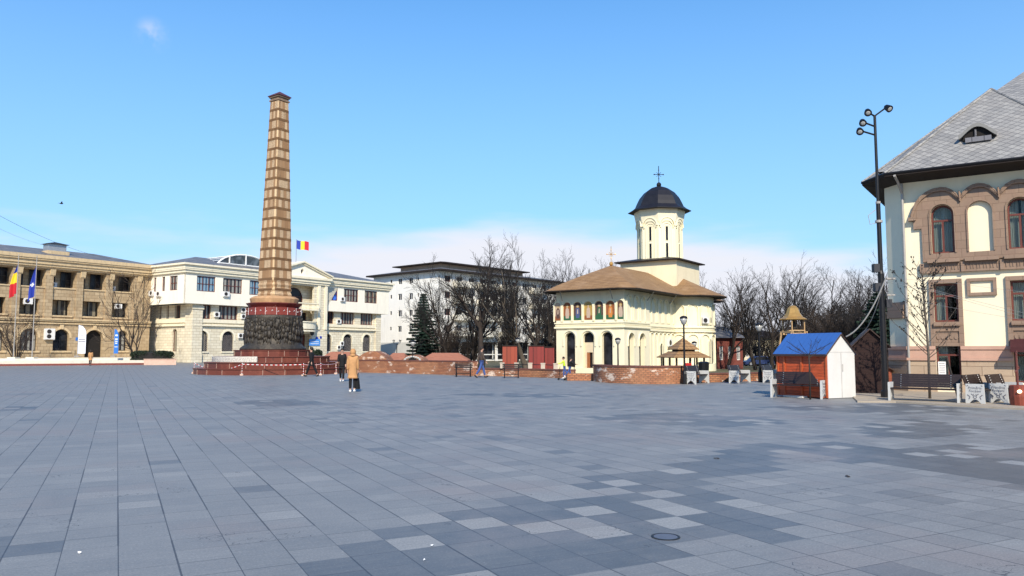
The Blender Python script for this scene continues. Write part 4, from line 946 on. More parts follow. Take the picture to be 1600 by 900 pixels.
for k in range(8):
    th = rot0+math.pi/8+k*math.pi/4; cxn, cyn = math.cos(th), math.sin(th)
    mpf = lambda a, d, z, cxn=cxn, cyn=cyn: (TX+cxn*(apo-d)-cyn*a, TY+cyn*(apo-d)+cxn*a, z)
    b.map = mpf
    b.arch_ring(0, .95, z0+.1, 15.15, .09, -.07, -.003, 10); b.arch_ring(0, .62, z0+.3, 14.95, .06, -.04, -.003, 10); b.arch_ring(0, 1.3, 14.7, 15.45, .10, -.14, -.003, 10); b.arch_ring(0, 1.55, 14.9, 15.75, .10, -.22, -.003, 10)
    b.box(-side/2, -side/2+.12, -.05, -.003, z0, 14.8); b.box(side/2-.12, side/2, -.05, -.003, z0, 14.8)
    for za, zb in ((z0+.25, z0+1.95), (z0+2.15, z0+3.75)):
        f = MB(mpf); f.slab(rect(-.17, .17, za, zb), [rect(-.13, .13, za+.05, zb-.05)], -.05, -.005); fo = f.build('tower_window', M['cream_trim'], ch)
        p = MB(mpf); p.slab(rect(-.13, .13, za+.05, zb-.05), [], -.012, -.006); p.build('pane', M['glass'], fo)
b.build('tower_mouldings', M['cream_trim'], ch)
b = MB(); zE = z1-.02
b.lathe([(3.42, zE-.03), (3.42, zE+.03), (2.95, zE+.28), (2.62, zE+.55), (2.45, zE+.95), (2.15, zE+1.55), (1.65, zE+2.15), (1.0, zE+2.6), (.35, zE+2.83), (.02, zE+2.87)], 8, (TX, TY), rot=rot0)
b.build('dome', M['dome'], ch)
def cross_mb(b, x, y, z, h, k=1):
    b.ell((x, y, z), (.22*k, .22*k, .24*k)); b.tube([(x, y, z), (x, y, z+h)], .035*k, 6)
    zc = z+h*.55; w = h*.24
    d = (W.x*0+math.cos(-.9), math.sin(-.9))
    b.tube([(x-w*d[0], y-w*d[1], zc), (x+w*d[0], y+w*d[1], zc)], .03*k, 6)
    for s1 in (-1, 1):
        for s2 in (-1, 1): b.tube([(x, y, zc), (x+w*.5*s1*d[0], y+w*.5*s1*d[1], zc+w*.5*s2)], .02*k, 5)
        b.ell((x+w*s1*d[0], y+w*s1*d[1], zc), (.07*k,)*3, 6, 4)
    b.ell((x, y, zc+w), (.06*k,)*3, 6, 4); b.ell((x, y, zc-w*.9), (.06*k,)*3, 6, 4)
b = MB(); cross_mb(b, TX, TY, zE+3.05, 2.1, 1.2); b.build('dome_cross', M['black'], ch)
b = MB(); cross_mb(b, rx0, ym, zr+.15, 1.7, .9); b.build('roof_cross', M['gold'], ch)

# ------------------------------------------------------------------ ornate house on the right
Cr = Vector((.5125*30, 30.0)); FE = -W; TR_ = plane_T(Cr, FE); rotR = math.atan2(FE.y, FE.x)
hb = thing('ornate_house', 'cream corner house with brown carved stone arches and steep grey tiled roof', 'building', (Cr.x, Cr.y, 0), rotR)
def q_(px, py): return TR_(px, py)
LH = 13.0; ZT = q_(1416, 287)[1]+.05; HALF = 11
zb1 = q_(1430, 541)[1]
# chamfer corner point, in local coordinates (x along facade, y inwards)
chx, chy = (W+S).normalized().dot(FE), (W+S).normalized().dot(S)
C2 = (chx*.95, chy*.95)
uw = [(q_(1455, 360)[0], q_(1491, 360)[0]), (q_(1574.5, 350)[0], q_(1574.5, 350)[0]+q_(1491, 360)[0]-q_(1455, 360)[0])]
per = uw[1][0]-uw[0][0]; ww = uw[0][1]-uw[0][0]
UW = [uw[0][0]+per*k for k in range(6)]
uz0, uz1 = q_(1473, 396)[1], q_(1473, 320)[1]
fw0, fw1 = q_(1459, 470)[0], q_(1497.5, 470)[0]; fz0, fz1 = q_(1478, 503)[1], q_(1478, 443)[1]
gz0, gz1 = q_(1478, 596)[1], q_(1478, 535)[1]
FWN = [fw0+per*k for k in range(6)]; fww = fw1-fw0
b = MB()
UW = [x for x in UW if x+ww < LH-.4]; FWN = [x for x in FWN if x+fww < LH-.4]
hol = [arch(x+ww/2, ww, uz0, uz1) for x in UW]+[rect(x, x+fww, fz0, fz1) for x in FWN]+[rect(x, x+fww, gz0, gz1) for x in FWN]
b.slab(rect(0, LH, 0, ZT), hol, 0, .3)
pl_ = [(0, .0), (C2[0], C2[1]), (C2[0], 12), (LH, 12), (LH, 11.8), (C2[0]+.3, 11.8), (C2[0]+.3, C2[1]+.2), (.1, .31), (0, .31)]
b.prism([(0, .002), C2, (C2[0], 12), (C2[0]+.3, 12), (C2[0]+.3, C2[1]+.1), (.12, .302), (.0, .302)], 0, ZT)
b.box(C2[0]+.31, LH, 11.7, 12, 0, ZT); b.box(LH-.3, LH, .302, 11.69, 0, ZT)
b.build('wall', M['cream_cool'], hb)

segs = [0]+[v for x in FWN for v in (x-.004, x+fww+.004)]+[LH]
for i in range(0, len(segs), 2):
    if segs[i+1] > segs[i]: b = MB(); b.box(max(segs[i], -.0), segs[i+1], -.10, -.003, 0, q_(1430, 563)[1]); b.build('ashlar_base', M['ashlar'], hb)
b = MB(); b.prism([(0, -.1), (0, -.003), (C2[0]-.003, C2[1]), (C2[0]-.1, C2[1]), ], 0, q_(1430, 563)[1])
b.build('ashlar_base', M['ashlar'], hb)
b = MB(); z2 = q_(1430, 563)[1]
for za, zb, d in ((z2+.002, z2+.10, .16), (z2+.102, zb1-.13, .09), (zb1-.128, zb1, .13)):
    for i in range(0, len(segs), 2): b.box(segs[i], segs[i+1], -d, -.003, za, zb)
    b.prism([(0, -d), (0, -.003), (C2[0]-.003, C2[1]), (C2[0]-d, C2[1])], za, zb)
b.build('base_band', M['pink_band'], hb)
# brown stone arcade on the upper floor
zs0 = q_(1500, 407)[1]; zf0 = q_(1500, 425)[1]; ztop1 = q_(1475, 297)[1]
b = MB(); xL = q_(1427, 340)[0]; yst = -.05
zsp = q_(1440, 340)[1]
cxs = [UW[0]+ww/2+per*.5*k for k in range(0, 2*len(UW)-1)]
span = per*.5
R0 = (ztop1-zsp)
outerp = []
for k, x in enumerate(cxs):
    rr = span*.5+.0
    for i in range(13):
        t = math.pi-math.pi*i/12
        hx = max(rr, .0); lft = (x-xL) if k == 0 else rr/ math.cos(R(18))
        c_ = math.cos(t); X_ = x+c_*((x-xL) if (k == 0 and c_ < 0) else span*.5/math.cos(R(30)))
        Z_ = zsp+(ztop1-zsp)*math.sin(t)
        if k > 0 and X_ < (cxs[k-1]+x)/2: continue
        if k < len(cxs)-1 and X_ > (cxs[k+1]+x)/2: continue
        outerp.append((X_, Z_))
    if k < len(cxs)-1:
        outerp.append(((cxs[k+1]+x)/2, zsp+(ztop1-zsp)*.80))
xR = outerp[-1][0]
body = [(xL+.28, zs0)]+[(xL+.28, zsp-.45), (xL, zsp-.45), (xL, zsp)]+outerp[1:]+[(xR, zs0)]
hh = [arch(x+ww/2, ww, uz0, uz1) for x in UW if x+ww < xR]+[arch(x+ww/2+span, ww*1.02, uz0-.02, uz1) for x in UW if x+ww+span < xR]
b.slab(body, hh, -.12, -.003)
b.build('stone_arcade', M['brown_stone'], hb)
b = MB()
P_ = [(xL-.06, zsp)]+outerp[1:]
for r_, d_, off in ((.055, -.17, .0), (.035, -.20, .07)): b.tube([(p[0], d_, p[1]+off) for p in P_], r_, 6)
b.box(xL-.16, xL+.10, -.24, -.003, zsp-.12, zsp); 
for k in range(len(cxs)-1):
    x = UW[0]+ww/2+span*k; b.arch_ring(x, ww+.02, uz0, uz1+.01, .05, -.16, -.12)
b.build('hood_moulding', M['brown_stone'], hb)
b = MB(); b.box(xL+.16, xR, -.14, -.003, zf0, zs0-.062)
for k in range(len(cxs)-1):
    xc_ = cxs[k]; b.box(xc_-span*.5+.08, xc_+span*.5-.08, -.30, -.003, zs0-.06, zs0+.07); b.box(xc_+span*.5-.06, xc_+span*.5+.06, -.2, -.14, zf0, zs0-.062)
    for j in range(5):
        b.arch_ring(xc_-span*.5+.2+j*(span-.4)/4, .10, zf0+.1, zf0+.34, .025, -.165, -.14, 8)
b.build('frieze_and_sills', M['brown_stone'], hb)
# framed first floor windows
b = MB()
def frame(x0, x1, z0, z1, t, d0=-.10): b.slab(rect(x0-t, x1+t, z0-t, z1+t), [rect(x0, x1, z0, z1)], d0, -.003)
for x in FWN: 
    b.slab(rect(x-.14, x+fww+.14, zb1, fz1+.16), [rect(x, x+fww, fz0, fz1), rect(x+.02, x+fww-.02, zb1+.12, fz0-.36)], -.10, -.003); b.box(x-.02, x+fww+.04, -.2, -.103, fz0-.16, fz0-.02)
for k in range(len(FWN)-1):
    xa, xb = q_(1516.5, 450)[0]+per*k, q_(1552, 450)[0]+per*k; frame(xa, xb, q_(1534, 457)[1], q_(1534, 439)[1], .11)
b.build('window_surrounds', M['brown_stone'], hb)
b = MB()
for x in FWN:
    b.slab(rect(x+.021, x+fww-.021, zb1+.121, fz0-.361), [], -.05, -.003)
    for j in range(5): xx = x+.12+j*(fww-.24)/4; b.slab([(xx+.07*math.cos(i*math.pi/6), (zb1+fz0-.24)/2+.09*math.sin(i*math.pi/6)) for i in range(12)], [], -.075, -.051)
b.build('carved_panels', M['brown_stone'], hb)
def big_win(x0, x1, z0, z1, isar, cur):
    f = MB(); w = x1-x0; xc = (x0+x1)/2; fw = .06
    o_ = arch(xc, w, z0, z1) if isar else rect(x0, x1, z0, z1); i_ = arch(xc, w-2*fw, z0+fw, z1-fw) if isar else rect(x0+fw, x1-fw, z0+fw, z1-fw)
    f.slab(o_, [i_], .10, .17); zt = z0+(z1-z0)*.68
    f.box(x0+fw, x1-fw, .09, .16, zt-.035, zt+.035); f.box(xc-.035, xc+.035, .095, .155, z0+fw, zt-.036)
    fo = f.build('window', M['win_brown'], hb)
    p = MB(); p.slab(o_, [], .172, .178); p.build('pane', M['clear_glass'], fo)
    c = MB(); n = 40; V = []
    for i in range(n+1):
        x = x0+.03+(w-.06)*i/n; y = .30+.022*math.sin(i*1.9)+.01*math.sin(i*4.1)
        V += [(x, y, z0+.02), (x, y, z1-.02)]
    fs = [(2*i, 2*i+2, 2*i+3, 2*i+1) for i in range(n) if (cur == 2 or not (.44 < i/n < .56)) and not (cur == 1 and i/n > .5)]
    if cur: c.add(V, fs); c.build('curtain', M['curtain'], fo, recalc=False)
    r = MB(); r.box(x0-.2, x1+.2, .9, .95, z0-.3, z1+.3); r.box(x0-.25, x0-.2, .301, .95, z0-.3, z1+.3); r.box(x1+.2, x1+.25, .301, .95, z0-.3, z1+.3); r.box(x0-.2, x1+.2, .301, .9, z1+.25, z1+.3); r.box(x0-.2, x1+.2, .301, .9, z0-.3, z0-.25); r.build('room_lining', M['void'], fo)
m_, nt_, b_ = newmat('clear_glass'); nt_.nodes.remove(b_); k_ = NT(nt_)
tr_ = k_.n('ShaderNodeBsdfTransparent'); tr_.inputs[0].default_value = (.8, .84, .84, 1); gl_ = k_.n('ShaderNodeBsdfGlossy'); gl_.inputs['Roughness'].default_value = .03; mx_ = k_.n('ShaderNodeMixShader'); lw_ = k_.n('ShaderNodeFresnel'); lw_.inputs[0].default_value = 1.5
nt_.links.new(k_.m('ADD', k_.m('MULTIPLY', lw_.outputs[0], .45), .0), mx_.inputs[0]); nt_.links.new(tr_.outputs[0], mx_.inputs[1]); nt_.links.new(gl_.outputs[0], mx_.inputs[2]); nt_.links.new(mx_.outputs[0], nt_.nodes['Material Output'].inputs[0]); M['clear_glass'] = m_
M['curtain'] = plain('pale_curtain', (.60, .60, .54), .9, .1, 3)
for i, x in enumerate(UW): big_win(x+.01, x+ww-.01, uz0+.01, uz1-.01, True, 2 if i != 1 else 3)
for i, x in enumerate(FWN): big_win(x+.01, x+fww-.01, fz0+.01, fz1-.01, False, 1 if i == 0 else 2); big_win(x+.01, x+fww-.01, gz0+.01, gz1-.01, False, 1 if i == 0 else 2)
t0, t1z = q_(1467, 592), q_(1480, 565)
b = MB(); b.box(q_(1466, 580)[0], q_(1478, 580)[0], .06, .07, q_(1470, 588)[1], q_(1470, 565)[1]); nt0 = b.build('paper_notice', M['white'], hb)
b = MB()
for i in range(7): b.box(q_(1466, 580)[0]+.03, q_(1478, 580)[0]-.03, .055, .059, q_(1470, 588)[1]+.06+i*.07, q_(1470, 588)[1]+.075+i*.07)
b.build('print_lines', M['ink'], nt0)
# chamfer stone corbel and downpipe
b = MB(); zc0, zc1 = q_(1400, 497)[1], q_(1400, 472)[1]
n_ = Vector((chx, chy)); nn = Vector((-n_.y, n_.x));  nn = -nn if nn.x > 0 else nn
for za, zb, d in ((zc0, zc0+.25, .10), (zc0+.25, zc1-.12, .06), (zc1-.12, zc1, .02)):
    p0 = Vector((0, -.0)); p1 = Vector(C2); b.prism([tuple(p0+nn*.003), tuple(p1+nn*.003), tuple(p1+nn*(d+.02)), tuple(p0+nn*(d+.02))], za, zb)
b.build('corner_corbel', M['brown_stone'], hb)
b = MB(); b.tube([(.07, -.1, ZT-.05), (.07, -.1, ZT-.5), (.07, -.11, .3)], .05, 8); b.tube([(-.05, -1.0, ZT+.12), (.0, -.6, ZT-.05), (.07, -.1, ZT-.45)], .05, 8); b.build('downpipe', M['grey_pipe'], hb)
# roof: pavilion hip roof with chamfered front corner, main roof behind
ovh = .98
def offset_corner(p, n1, n2, d): s = (n1+n2)/(1+n1.dot(n2))*d; return Vector(p)+s
nf = Vector((0, -1)); nch = nn; nsd = Vector((-1, 0))
E0 = offset_corner((0, 0), nf, nch, ovh); E1 = offset_corner(C2, nch, nsd, ovh); E1.x += .22
zE_ = q_(1376, 272)[1]-.0; zE_ = 8.45
ap = Vector((AT(1549, 139, 31.2).x, 31.2))-Cr; apx, apy = ap.dot(FE), ap.dot(S); zA_ = AT(1549, 139, 31.2).z
wd = 2*(apx)+.4
eave = [tuple(E0), (wd, -ovh), (wd, 2*apy+ovh+1), (E1.x, 2*apy+ovh+1), tuple(E1)]
b = MB(); th = .10
b.add([(p[0], p[1], zE_) for p in eave]+[(p[0], p[1], zE_-th) for p in eave]+[(.0, .0, ZT-.02), (wd-1.0, .0, ZT-.02), (wd-1, 2*apy, ZT-.02), (C2[0], 2*apy, ZT-.02), (C2[0], C2[1], ZT-.02)],
      [(i, (i+1) % 5, 5+(i+1) % 5, 5+i) for i in range(5)]+[(5+i, 5+(i+1) % 5, 10+(i+1) % 5, 10+i) for i in range(5)])
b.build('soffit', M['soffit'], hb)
def slate2():
    m, nt, bb = newmat('grey_diamond_tiles'); k = NT(nt); o = k.obj()
    sp = k.n('ShaderNodeSeparateXYZ'); k.put(sp.inputs[0], o)
    tn = k.n('ShaderNodeTexCoord'); ns_ = k.n('ShaderNodeSeparateXYZ'); k.put(ns_.inputs[0], tn.outputs['Normal'])
    fr_ = k.m('GREATER_THAN', k.m('ABSOLUTE', ns_.outputs[0]), k.m('ABSOLUTE', ns_.outputs[1]))
    a1 = k.m('ADD', k.m('MULTIPLY', fr_, sp.outputs[1]), k.m('MULTIPLY', k.m('SUBTRACT', 1.0, fr_), sp.outputs[0])); a2 = k.m('MULTIPLY', sp.outputs[2], 1.75)
    p = k.m('DIVIDE', k.m('ADD', a1, a2), .36); q = k.m('DIVIDE', k.m('SUBTRACT', a1, a2), .36)
    fp, fq = k.m('FRACT', p), k.m('FRACT', q)
    cv = k.n('ShaderNodeCombineXYZ'); k.put(cv.inputs[0], k.m('FLOOR', p)); k.put(cv.inputs[1], k.m('FLOOR', q)); w = k.n('ShaderNodeTexWhiteNoise', noise_dimensions='3D'); k.put(w.inputs['Vector'], cv.outputs[0])
    col = k.mix(w.outputs['Value'], (.22, .215, .205), (.34, .33, .305))
    col = k.mix(k.rng(k.noise(o, .9, 6, .7), .42, .7, 0, .6), col, (.33, .31, .28))
    col = k.mix(k.rng(k.noise(o, 12, 4, .7), .4, .75, 0, .4), col, (.12, .12, .13))
    ln = k.m('LESS_THAN', k.m('MINIMUM', fp, k.m('SUBTRACT', 1.0, fq)), .10)
    col = k.mix(k.m('MULTIPLY', ln, .75), col, (.06, .06, .065))
    k.put(bb.inputs['Base Color'], col); bb.inputs['Roughness'].default_value = .7
    k.put(bb.inputs['Normal'], k.bump(k.m('SUBTRACT', k.m('MULTIPLY', fp, .5), ln), .5, .03)); return m
M['slate2'] = slate2()
apex = (apx, apy, zA_)
b = MB(); b.add([(p[0], p[1], zE_+.003) for p in eave]+[apex], [(0, 1, 5), (1, 2, 5), (2, 3, 5), (3, 4, 5), (4, 0, 5)]); b.build('roof', M['slate2'], hb, recalc=True)
b = MB(); b.tube([(E0.x, E0.y, zE_+.03), apex], .06, 6); b.tube([(E1.x, E1.y, zE_+.03), apex], .05, 6); b.tube([(wd, -ovh, zE_+.03), apex], .05, 6); b.build('hip_tiles', M['slate2'], hb)
b = MB(); b.tube([(E1.x, E1.y, zE_), (E0.x, E0.y, zE_), (wd+6, -ovh, zE_)], .055, 6); b.build('gutter', M['black'], hb)
b = MB(); rp = AT(1652, 76, 37.5); rl = Vector((rp.x, rp.y))-Cr; mz = rp.z; rx_, ry_ = rl.dot(FE), rl.dot(S); pp = AT(1556, 142, 34.5); pq = pp+(pp-rp)*((pp.z-zE_-.2)/(rp.z-pp.z)); ql = Vector((pq.x, pq.y))-Cr; fx_, fy_ = ql.dot(FE), ql.dot(S); b.add([(fx_, fy_, zE_+.2), (LH+9, fy_, zE_+.2), (LH+9, ry_+6, zE_+.2), (fx_, ry_+6, zE_+.2), (rx_, ry_, mz), (LH+4, ry_, mz)], [(0, 1, 5, 4), (1, 2, 5), (2, 3, 4, 5), (3, 0, 4)])
b.add([(wd-.6, -ovh, zE_+.002), (LH+1, -ovh, zE_+.002), (LH+1, ry_, mz-.1), (rx_+1.5, ry_, mz-.1)], [(0, 1, 2, 3)])
b.build('main_roof', M['slate2'], hb)
# eyebrow dormers
def eyebrow(cx_, cz_, w, h, mp):
    # arched hood projecting from the roof slope
    hood = MB(mp); n = 14; fr = []; bk = []
    for i in range(n+1):
        u = -1+2*i/n; z = cz_+h*(math.cos(u*math.pi/2)**1.3)
        fr.append((cx_+u*w/2, -.02, z)); bk.append((cx_+u*w/2*.96, 1.2, z+.10))
    V = fr+bk+[(p[0], p[1], p[2]+.14) for p in fr]+[(p[0], p[1], p[2]+.14) for p in bk]; m = n+1
    hood.add(V, [(i, i+1, m+i+1, m+i) for i in range(n)]+[(2*m+i, 2*m+i+1, 3*m+i+1, 3*m+i) for i in range(n)]+[(i, i+1, 2*m+i+1, 2*m+i) for i in range(n)])
    ho = hood.build('dormer', plain('dormer_sheet', (.22, .215, .20), .6, .15, 3), hb)
    f = MB(mp); f.slab([(p[0], p[2]-.005) for p in fr if abs(p[0]-cx_) < w*.42]+[(cx_+w*.4, cz_-.05), (cx_-w*.4, cz_-.05)], [], .12, .16); f.build('dormer_opening', M['void'], ho)
    f = MB(mp); f.box(cx_-w*.32, cx_+w*.36, -.04, .5, cz_-.16, cz_+.02); f.box(cx_-.09, cx_-.03, .05, .1, cz_+.02, cz_+h*.8); f.build('dormer_frame', M['slate'], ho)
slope = (zA_-zE_)/(apy+ovh)
dd = ray_of(1528, 217); 
# intersect the pixel ray with the front roof slope
k0 = 0
best = None
for i in range(2000):
    kk = 25+i*.005; P = Vector((dd.x*kk, dd.y*kk)); zz = CAM_H+dd.z*kk; l = P-Cr; yl = l.dot(S)
    if zz <= zE_+slope*(yl+ovh): best = (l.dot(FE), yl, zz); break
if best: eyebrow(best[0], best[2], 1.25, .42, lambda a, d, z, y0=best[1]: (a, y0-.28+d, z))
# left slope dormer
mpl = lambda a, d, z: (E1.x+1.35+d, a, z)
eyebrow(2.9, zE_+1.1, 1.2, .4, mpl)
# burgundy awning
xa = q_(1579, 540)[0]
b = MB(); za = q_(1590, 548)[1]; b.add([(xa, -.003, za+.45), (xa+1.5, -.003, za+.45), (xa+1.5, -.75, za+.12), (xa, -.75, za+.12), (xa, -.75, za-.05), (xa+1.5, -.75, za-.05), (xa, -.003, za-.05), (xa+1.5, -.003, za-.05)], [(0, 1, 2, 3), (3, 2, 5, 4), (0, 3, 4, 6), (1, 7, 5, 2)]); b.build('awning', plain('burgundy_canvas', (.055, .012, .014), .8, .2, 4), hb)
# ------------------------------------------------------------------ monument
mc = AT(427, 548, 55.5); mo = thing('monument', 'tall tapering carved stone column on a dark bronze relief drum and round red granite steps', 'monument', (mc.x, mc.y, 0), ROT_S)
def ring(b, r, z0, z1, n=20): b.lathe([(r, z0), (r, z1)], n)
tiers = [(5.3, 0, .42), (4.6, .42, .82), (3.95, .82, 1.22), (2.7, 1.22, 1.66)]
b = MB()
for r, z0, z1 in tiers: b.lathe([(r, z0-.0), (r, z1-.06), (r+.06, z1-.055), (r+.06, z1)], 24)
b.build('granite_steps', M['granite'], mo)
b = MB()
for (r, z0, z1), n in zip(tiers, (24, 24, 24, 16)):
    for i in range(n): t = 2*math.pi*i/n; r_ = r*1.0+.004; b.tube([(r_*math.cos(t), r_*math.sin(t), z0+.0), (r_*math.cos(t), r_*math.sin(t), z1-.06)], .014, 4)
b.build('step_joints', M['granite_joint'], mo)
# bronze relief drum: rows of standing figures pressed on a drum
b = MB(); b.lathe([(2.32, 1.66), (2.28, 1.8), (2.02, 2.0), (1.92, 2.6), (1.90, 3.9), (1.95, 4.1)], 40)
rnd = random.Random(11)
def fig(b, th, z0, h, r, w):
    def P(a, z, o): t = th+a/r; return ((r+o)*math.cos(t), (r+o)*math.sin(t), z)
    ln = rnd.uniform(-.05, .05)
    b.tube([P(-w*.3, z0, .02), P(-w*.22+ln, z0+h*.25, .05), P(-w*.1, z0+h*.48, .05)], [.07, .085, .1], 6)
    b.tube([P(w*.35, z0, .02), P(w*.2+ln, z0+h*.25, .06), P(w*.1, z0+h*.48, .05)], [.07, .085, .1], 6)
    b.tube([P(0, z0+h*.42, .03), P(ln, z0+h*.62, .06), P(ln, z0+h*.80, .05), P(ln, z0+h*.86, .04)], [.13, .15, .15, .06], 7)
    b.ell(P(ln, z0+h*.94, .07), (.095, .095, .12), 7, 5)
    for sg in (-1, 1):
        e = rnd.uniform(-.1, .25); b.tube([P(sg*.14+ln, z0+h*.8, .05), P(sg*(.25), z0+h*(.62+e*.3), .09), P(sg*(.2+e*.4), z0+h*(.5+e), .12)], [.06, .05, .04], 5)
    if rnd.random() < .5: b.tube([P(.3, z0+.1, .1), P(.34, z0+h*1.15, .1)], .025, 5)
for row, (z0, h, n, r) in enumerate(((1.98, 1.25, 27, 1.90), (2.4, 1.2, 25, 1.86), (2.75, 1.1, 23, 1.84), (3.0, 1.0, 15, 1.83))):
    for i in range(n): fig(b, 2*math.pi*(i+rnd.uniform(-.25, .25)+.3*row)/n, z0+rnd.uniform(-.12, .14), h*rnd.uniform(.75, 1.08), r, .34)
b.build('bronze_relief', M['bronze'], mo, smooth=True)
b = MB(); b.lathe([(1.93, 4.1), (1.95, 4.12), (1.95, 4.62), (1.75, 4.63)], 16, rot=.2); b.build('red_band', M['red_panel'], mo)
b = MB(); b.lathe([(1.75, 4.63), (1.72, 4.68), (1.95, 4.93), (1.95, 4.98), (1.7, 4.98)], 16, rot=.2); b.build('red_cornice', plain('dark_red_cornice', (.13, .025, .02), .4, .2, 3), mo)
b = MB()
for i in range(16): t = .2+2*math.pi*i/16; b.tube([(1.955*math.cos(t), 1.955*math.sin(t), 4.12), (1.955*math.cos(t), 1.955*math.sin(t), 4.62)], .012, 4)
for i in range(30):
    t = 2*math.pi*i/30; x, y = math.cos(t), math.sin(t); z = 4.38+.04*math.sin(i*3.1); r = 1.95
    b.tube([(r*x-y*.04, r*y+x*.04, z), (r*x, r*y, z+.05), (r*x+y*.05, r*y-x*.05, z-.03)], .014, 5)
b.build('band_inlays', M['white'], mo)
b = MB(); b.lathe([(1.62, 4.98), (1.66, 5.0), (1.72, 5.3), (1.60, 5.40), (1.45, 5.48)], 24); b.build('stone_ring', M['sand'], mo)
b = MB()
zT = AT(438, 160, 55.5).z; zB = 5.46; wB, wT = .9, .475
def sq(w, z, ch=.12): c = w*ch; return [(w-c, -w, z), (w, -w+c, z), (w, w-c, z), (w-c, w, z), (-w+c, w, z), (-w, w-c, z), (-w, -w+c, z), (-w+c, -w, z)]
prof = []
zz = zB; rs = []
for k in range(7):   # draped folds at the foot of the shaft
    z = zB+k*.17; rs += [sq((.90+.07*(k % 2))*(1-.012*k), z, .25-.015*k)]
n = 22; z0s = zB+7*.17; w0 = .87
for k in range(n+1):
    z = z0s+(zT-z0s)*k/n; w = w0+(wT-w0)*k/n; rs.append(sq(w, z, .1))
rings(b, rs); b.add(rs[0], [tuple(range(8))]); b.add(rs[-1], [tuple(range(8))])
b.build('shaft', M['shaft'], mo)
b = MB()
P = .735
k = int(z0s/P)+1
while k*P+.2 < zT:     # dark courses stand slightly proud
    za, zb_ = k*P, k*P+.18; wa = w0+(wT-w0)*(za-z0s)/(zT-z0s)+.010; wb_ = w0+(wT-w0)*(zb_-z0s)/(zT-z0s)+.010
    rings(b, [sq(wa-.05, za, .1), sq(wa, za, .1), sq(wb_, zb_, .1), sq(wb_-.05, zb_, .1)]); k += 1
b.build('shaft_courses', plain('brown_course', (.155, .082, .034), .85, .35, 4, bump=.4, dirt=(.28, .17, .08), dsc=4), mo)
b = MB(); b.box(-.52, .52, -.52, .52, zT, zT+.10); b.box(-.46, .46, -.46, .46, zT+.10, zT+.26); b.box(-.54, .54, -.54, .54, zT+.26, zT+.36)
b.build('capital', plain('capital_stone', (.22, .15, .10), .8, .4, 5), mo)
b = MB(); CW = .60; b.add([(x*CW/.9, y*CW/.9, z-.06) for x, y, z in [(-.9, -.9, zT+.42), (.9, -.9, zT+.42), (.9, .9, zT+.42), (-.9, .9, zT+.42), (-.9, -.9, zT+.48), (.9, -.9, zT+.48), (.9, .9, zT+.48), (-.9, .9, zT+.48), (0, 0, zT+.88)]], [(0, 1, 5, 4), (1, 2, 6, 5), (2, 3, 7, 6), (3, 0, 4, 7), (4, 5, 8), (5, 6, 8), (6, 7, 8), (7, 4, 8), (0, 3, 2, 1)]); b.build('cap', plain('maroon_cap', (.10, .035, .04), .5, .2, 3), mo)
# pale plaque curving on the third step
mW = Matrix.Rotation(-ROT_S, 4, 'Z')
def wang(px): P_ = AT(px, 562, 55.5-3.9*math.sqrt(max(0, 1-((px-427)/1200*53/3.95)**2))); return math.atan2(P_.y-mc.y, P_.x-mc.x)-ROT_S
a0, a1 = wang(343), wang(404)
b = MB(); n = 14
for i in range(n):
    ta, tb = a0+(a1-a0)*i/n, a0+(a1-a0)*(i+1)/n
    p = [((4.04+d)*math.cos(t), (4.04+d)*math.sin(t)) for t, d in ((ta, 0), (tb, 0), (tb, .06), (ta, .06))]; b.prism(p, .84, 1.21)
b.build('inscription_plaque', plain('pale_plaque', (.58, .55, .48), .8, .2, 8, dirt=(.35, .33, .28), dsc=5), mo)
b = MB()
for i in range(34):
    t = a0+(a1-a0)*(i+.5)/34; r = 4.105
    for q in range(3):
        t2 = t+rnd.uniform(-.008, .008); z = .9+q*.1+rnd.uniform(-.02, .02)
        b.tube([(r*math.cos(t2-.006), r*math.sin(t2-.006), z-.02), (r*math.cos(t2), r*math.sin(t2), z+.03), (r*math.cos(t2+.006), r*math.sin(t2+.006), z-.01)], .009, 3)
b.build('carved_scrolls', M['ink'], mo)
# barrier posts with red and white tape
tape_px = [(302.5, 583.5, .0), (378, 586.6, 0), (474, 587.3, 0), (501, 586.3, 0), (525, 584.5, 0)]
posts = []
rw = MB(); 
def rw_post(px, py, lab, lean=0):
    g = G(px, py); t = thing('barrier_post', lab, 'barrier post', g, 0, 'red and white barrier posts round the monument')
    b = MB(); b.box(-.1, .1, -.1, .1, 0, .09); b.build('foot', M['pink'], t)
    b = MB()
    for i in range(9):
        b.cur = i % 2; b.tube([(lean*i/9, 0, .09+.08*i), (lean*(i+1)/9, 0, .09+.08*(i+1))], .018, 6)
    b.build('striped_pole', [M['white'], M['flag_red']], t); return g+Vector((lean, 0, .78))
tl = ['leftmost red and white barrier post, at the left end of the steps', 'red and white barrier post before the pale plaque', 'red and white barrier post left of the striding man in black', 'red and white barrier post right of the striding man in black', 'red and white barrier post beside the woman in black']
tops = [rw_post(px, py, l, .05 if i == 0 else 0) for i, ((px, py, _), l) in enumerate(zip(tape_px, tl))]
b = MB(); b.cur = 0
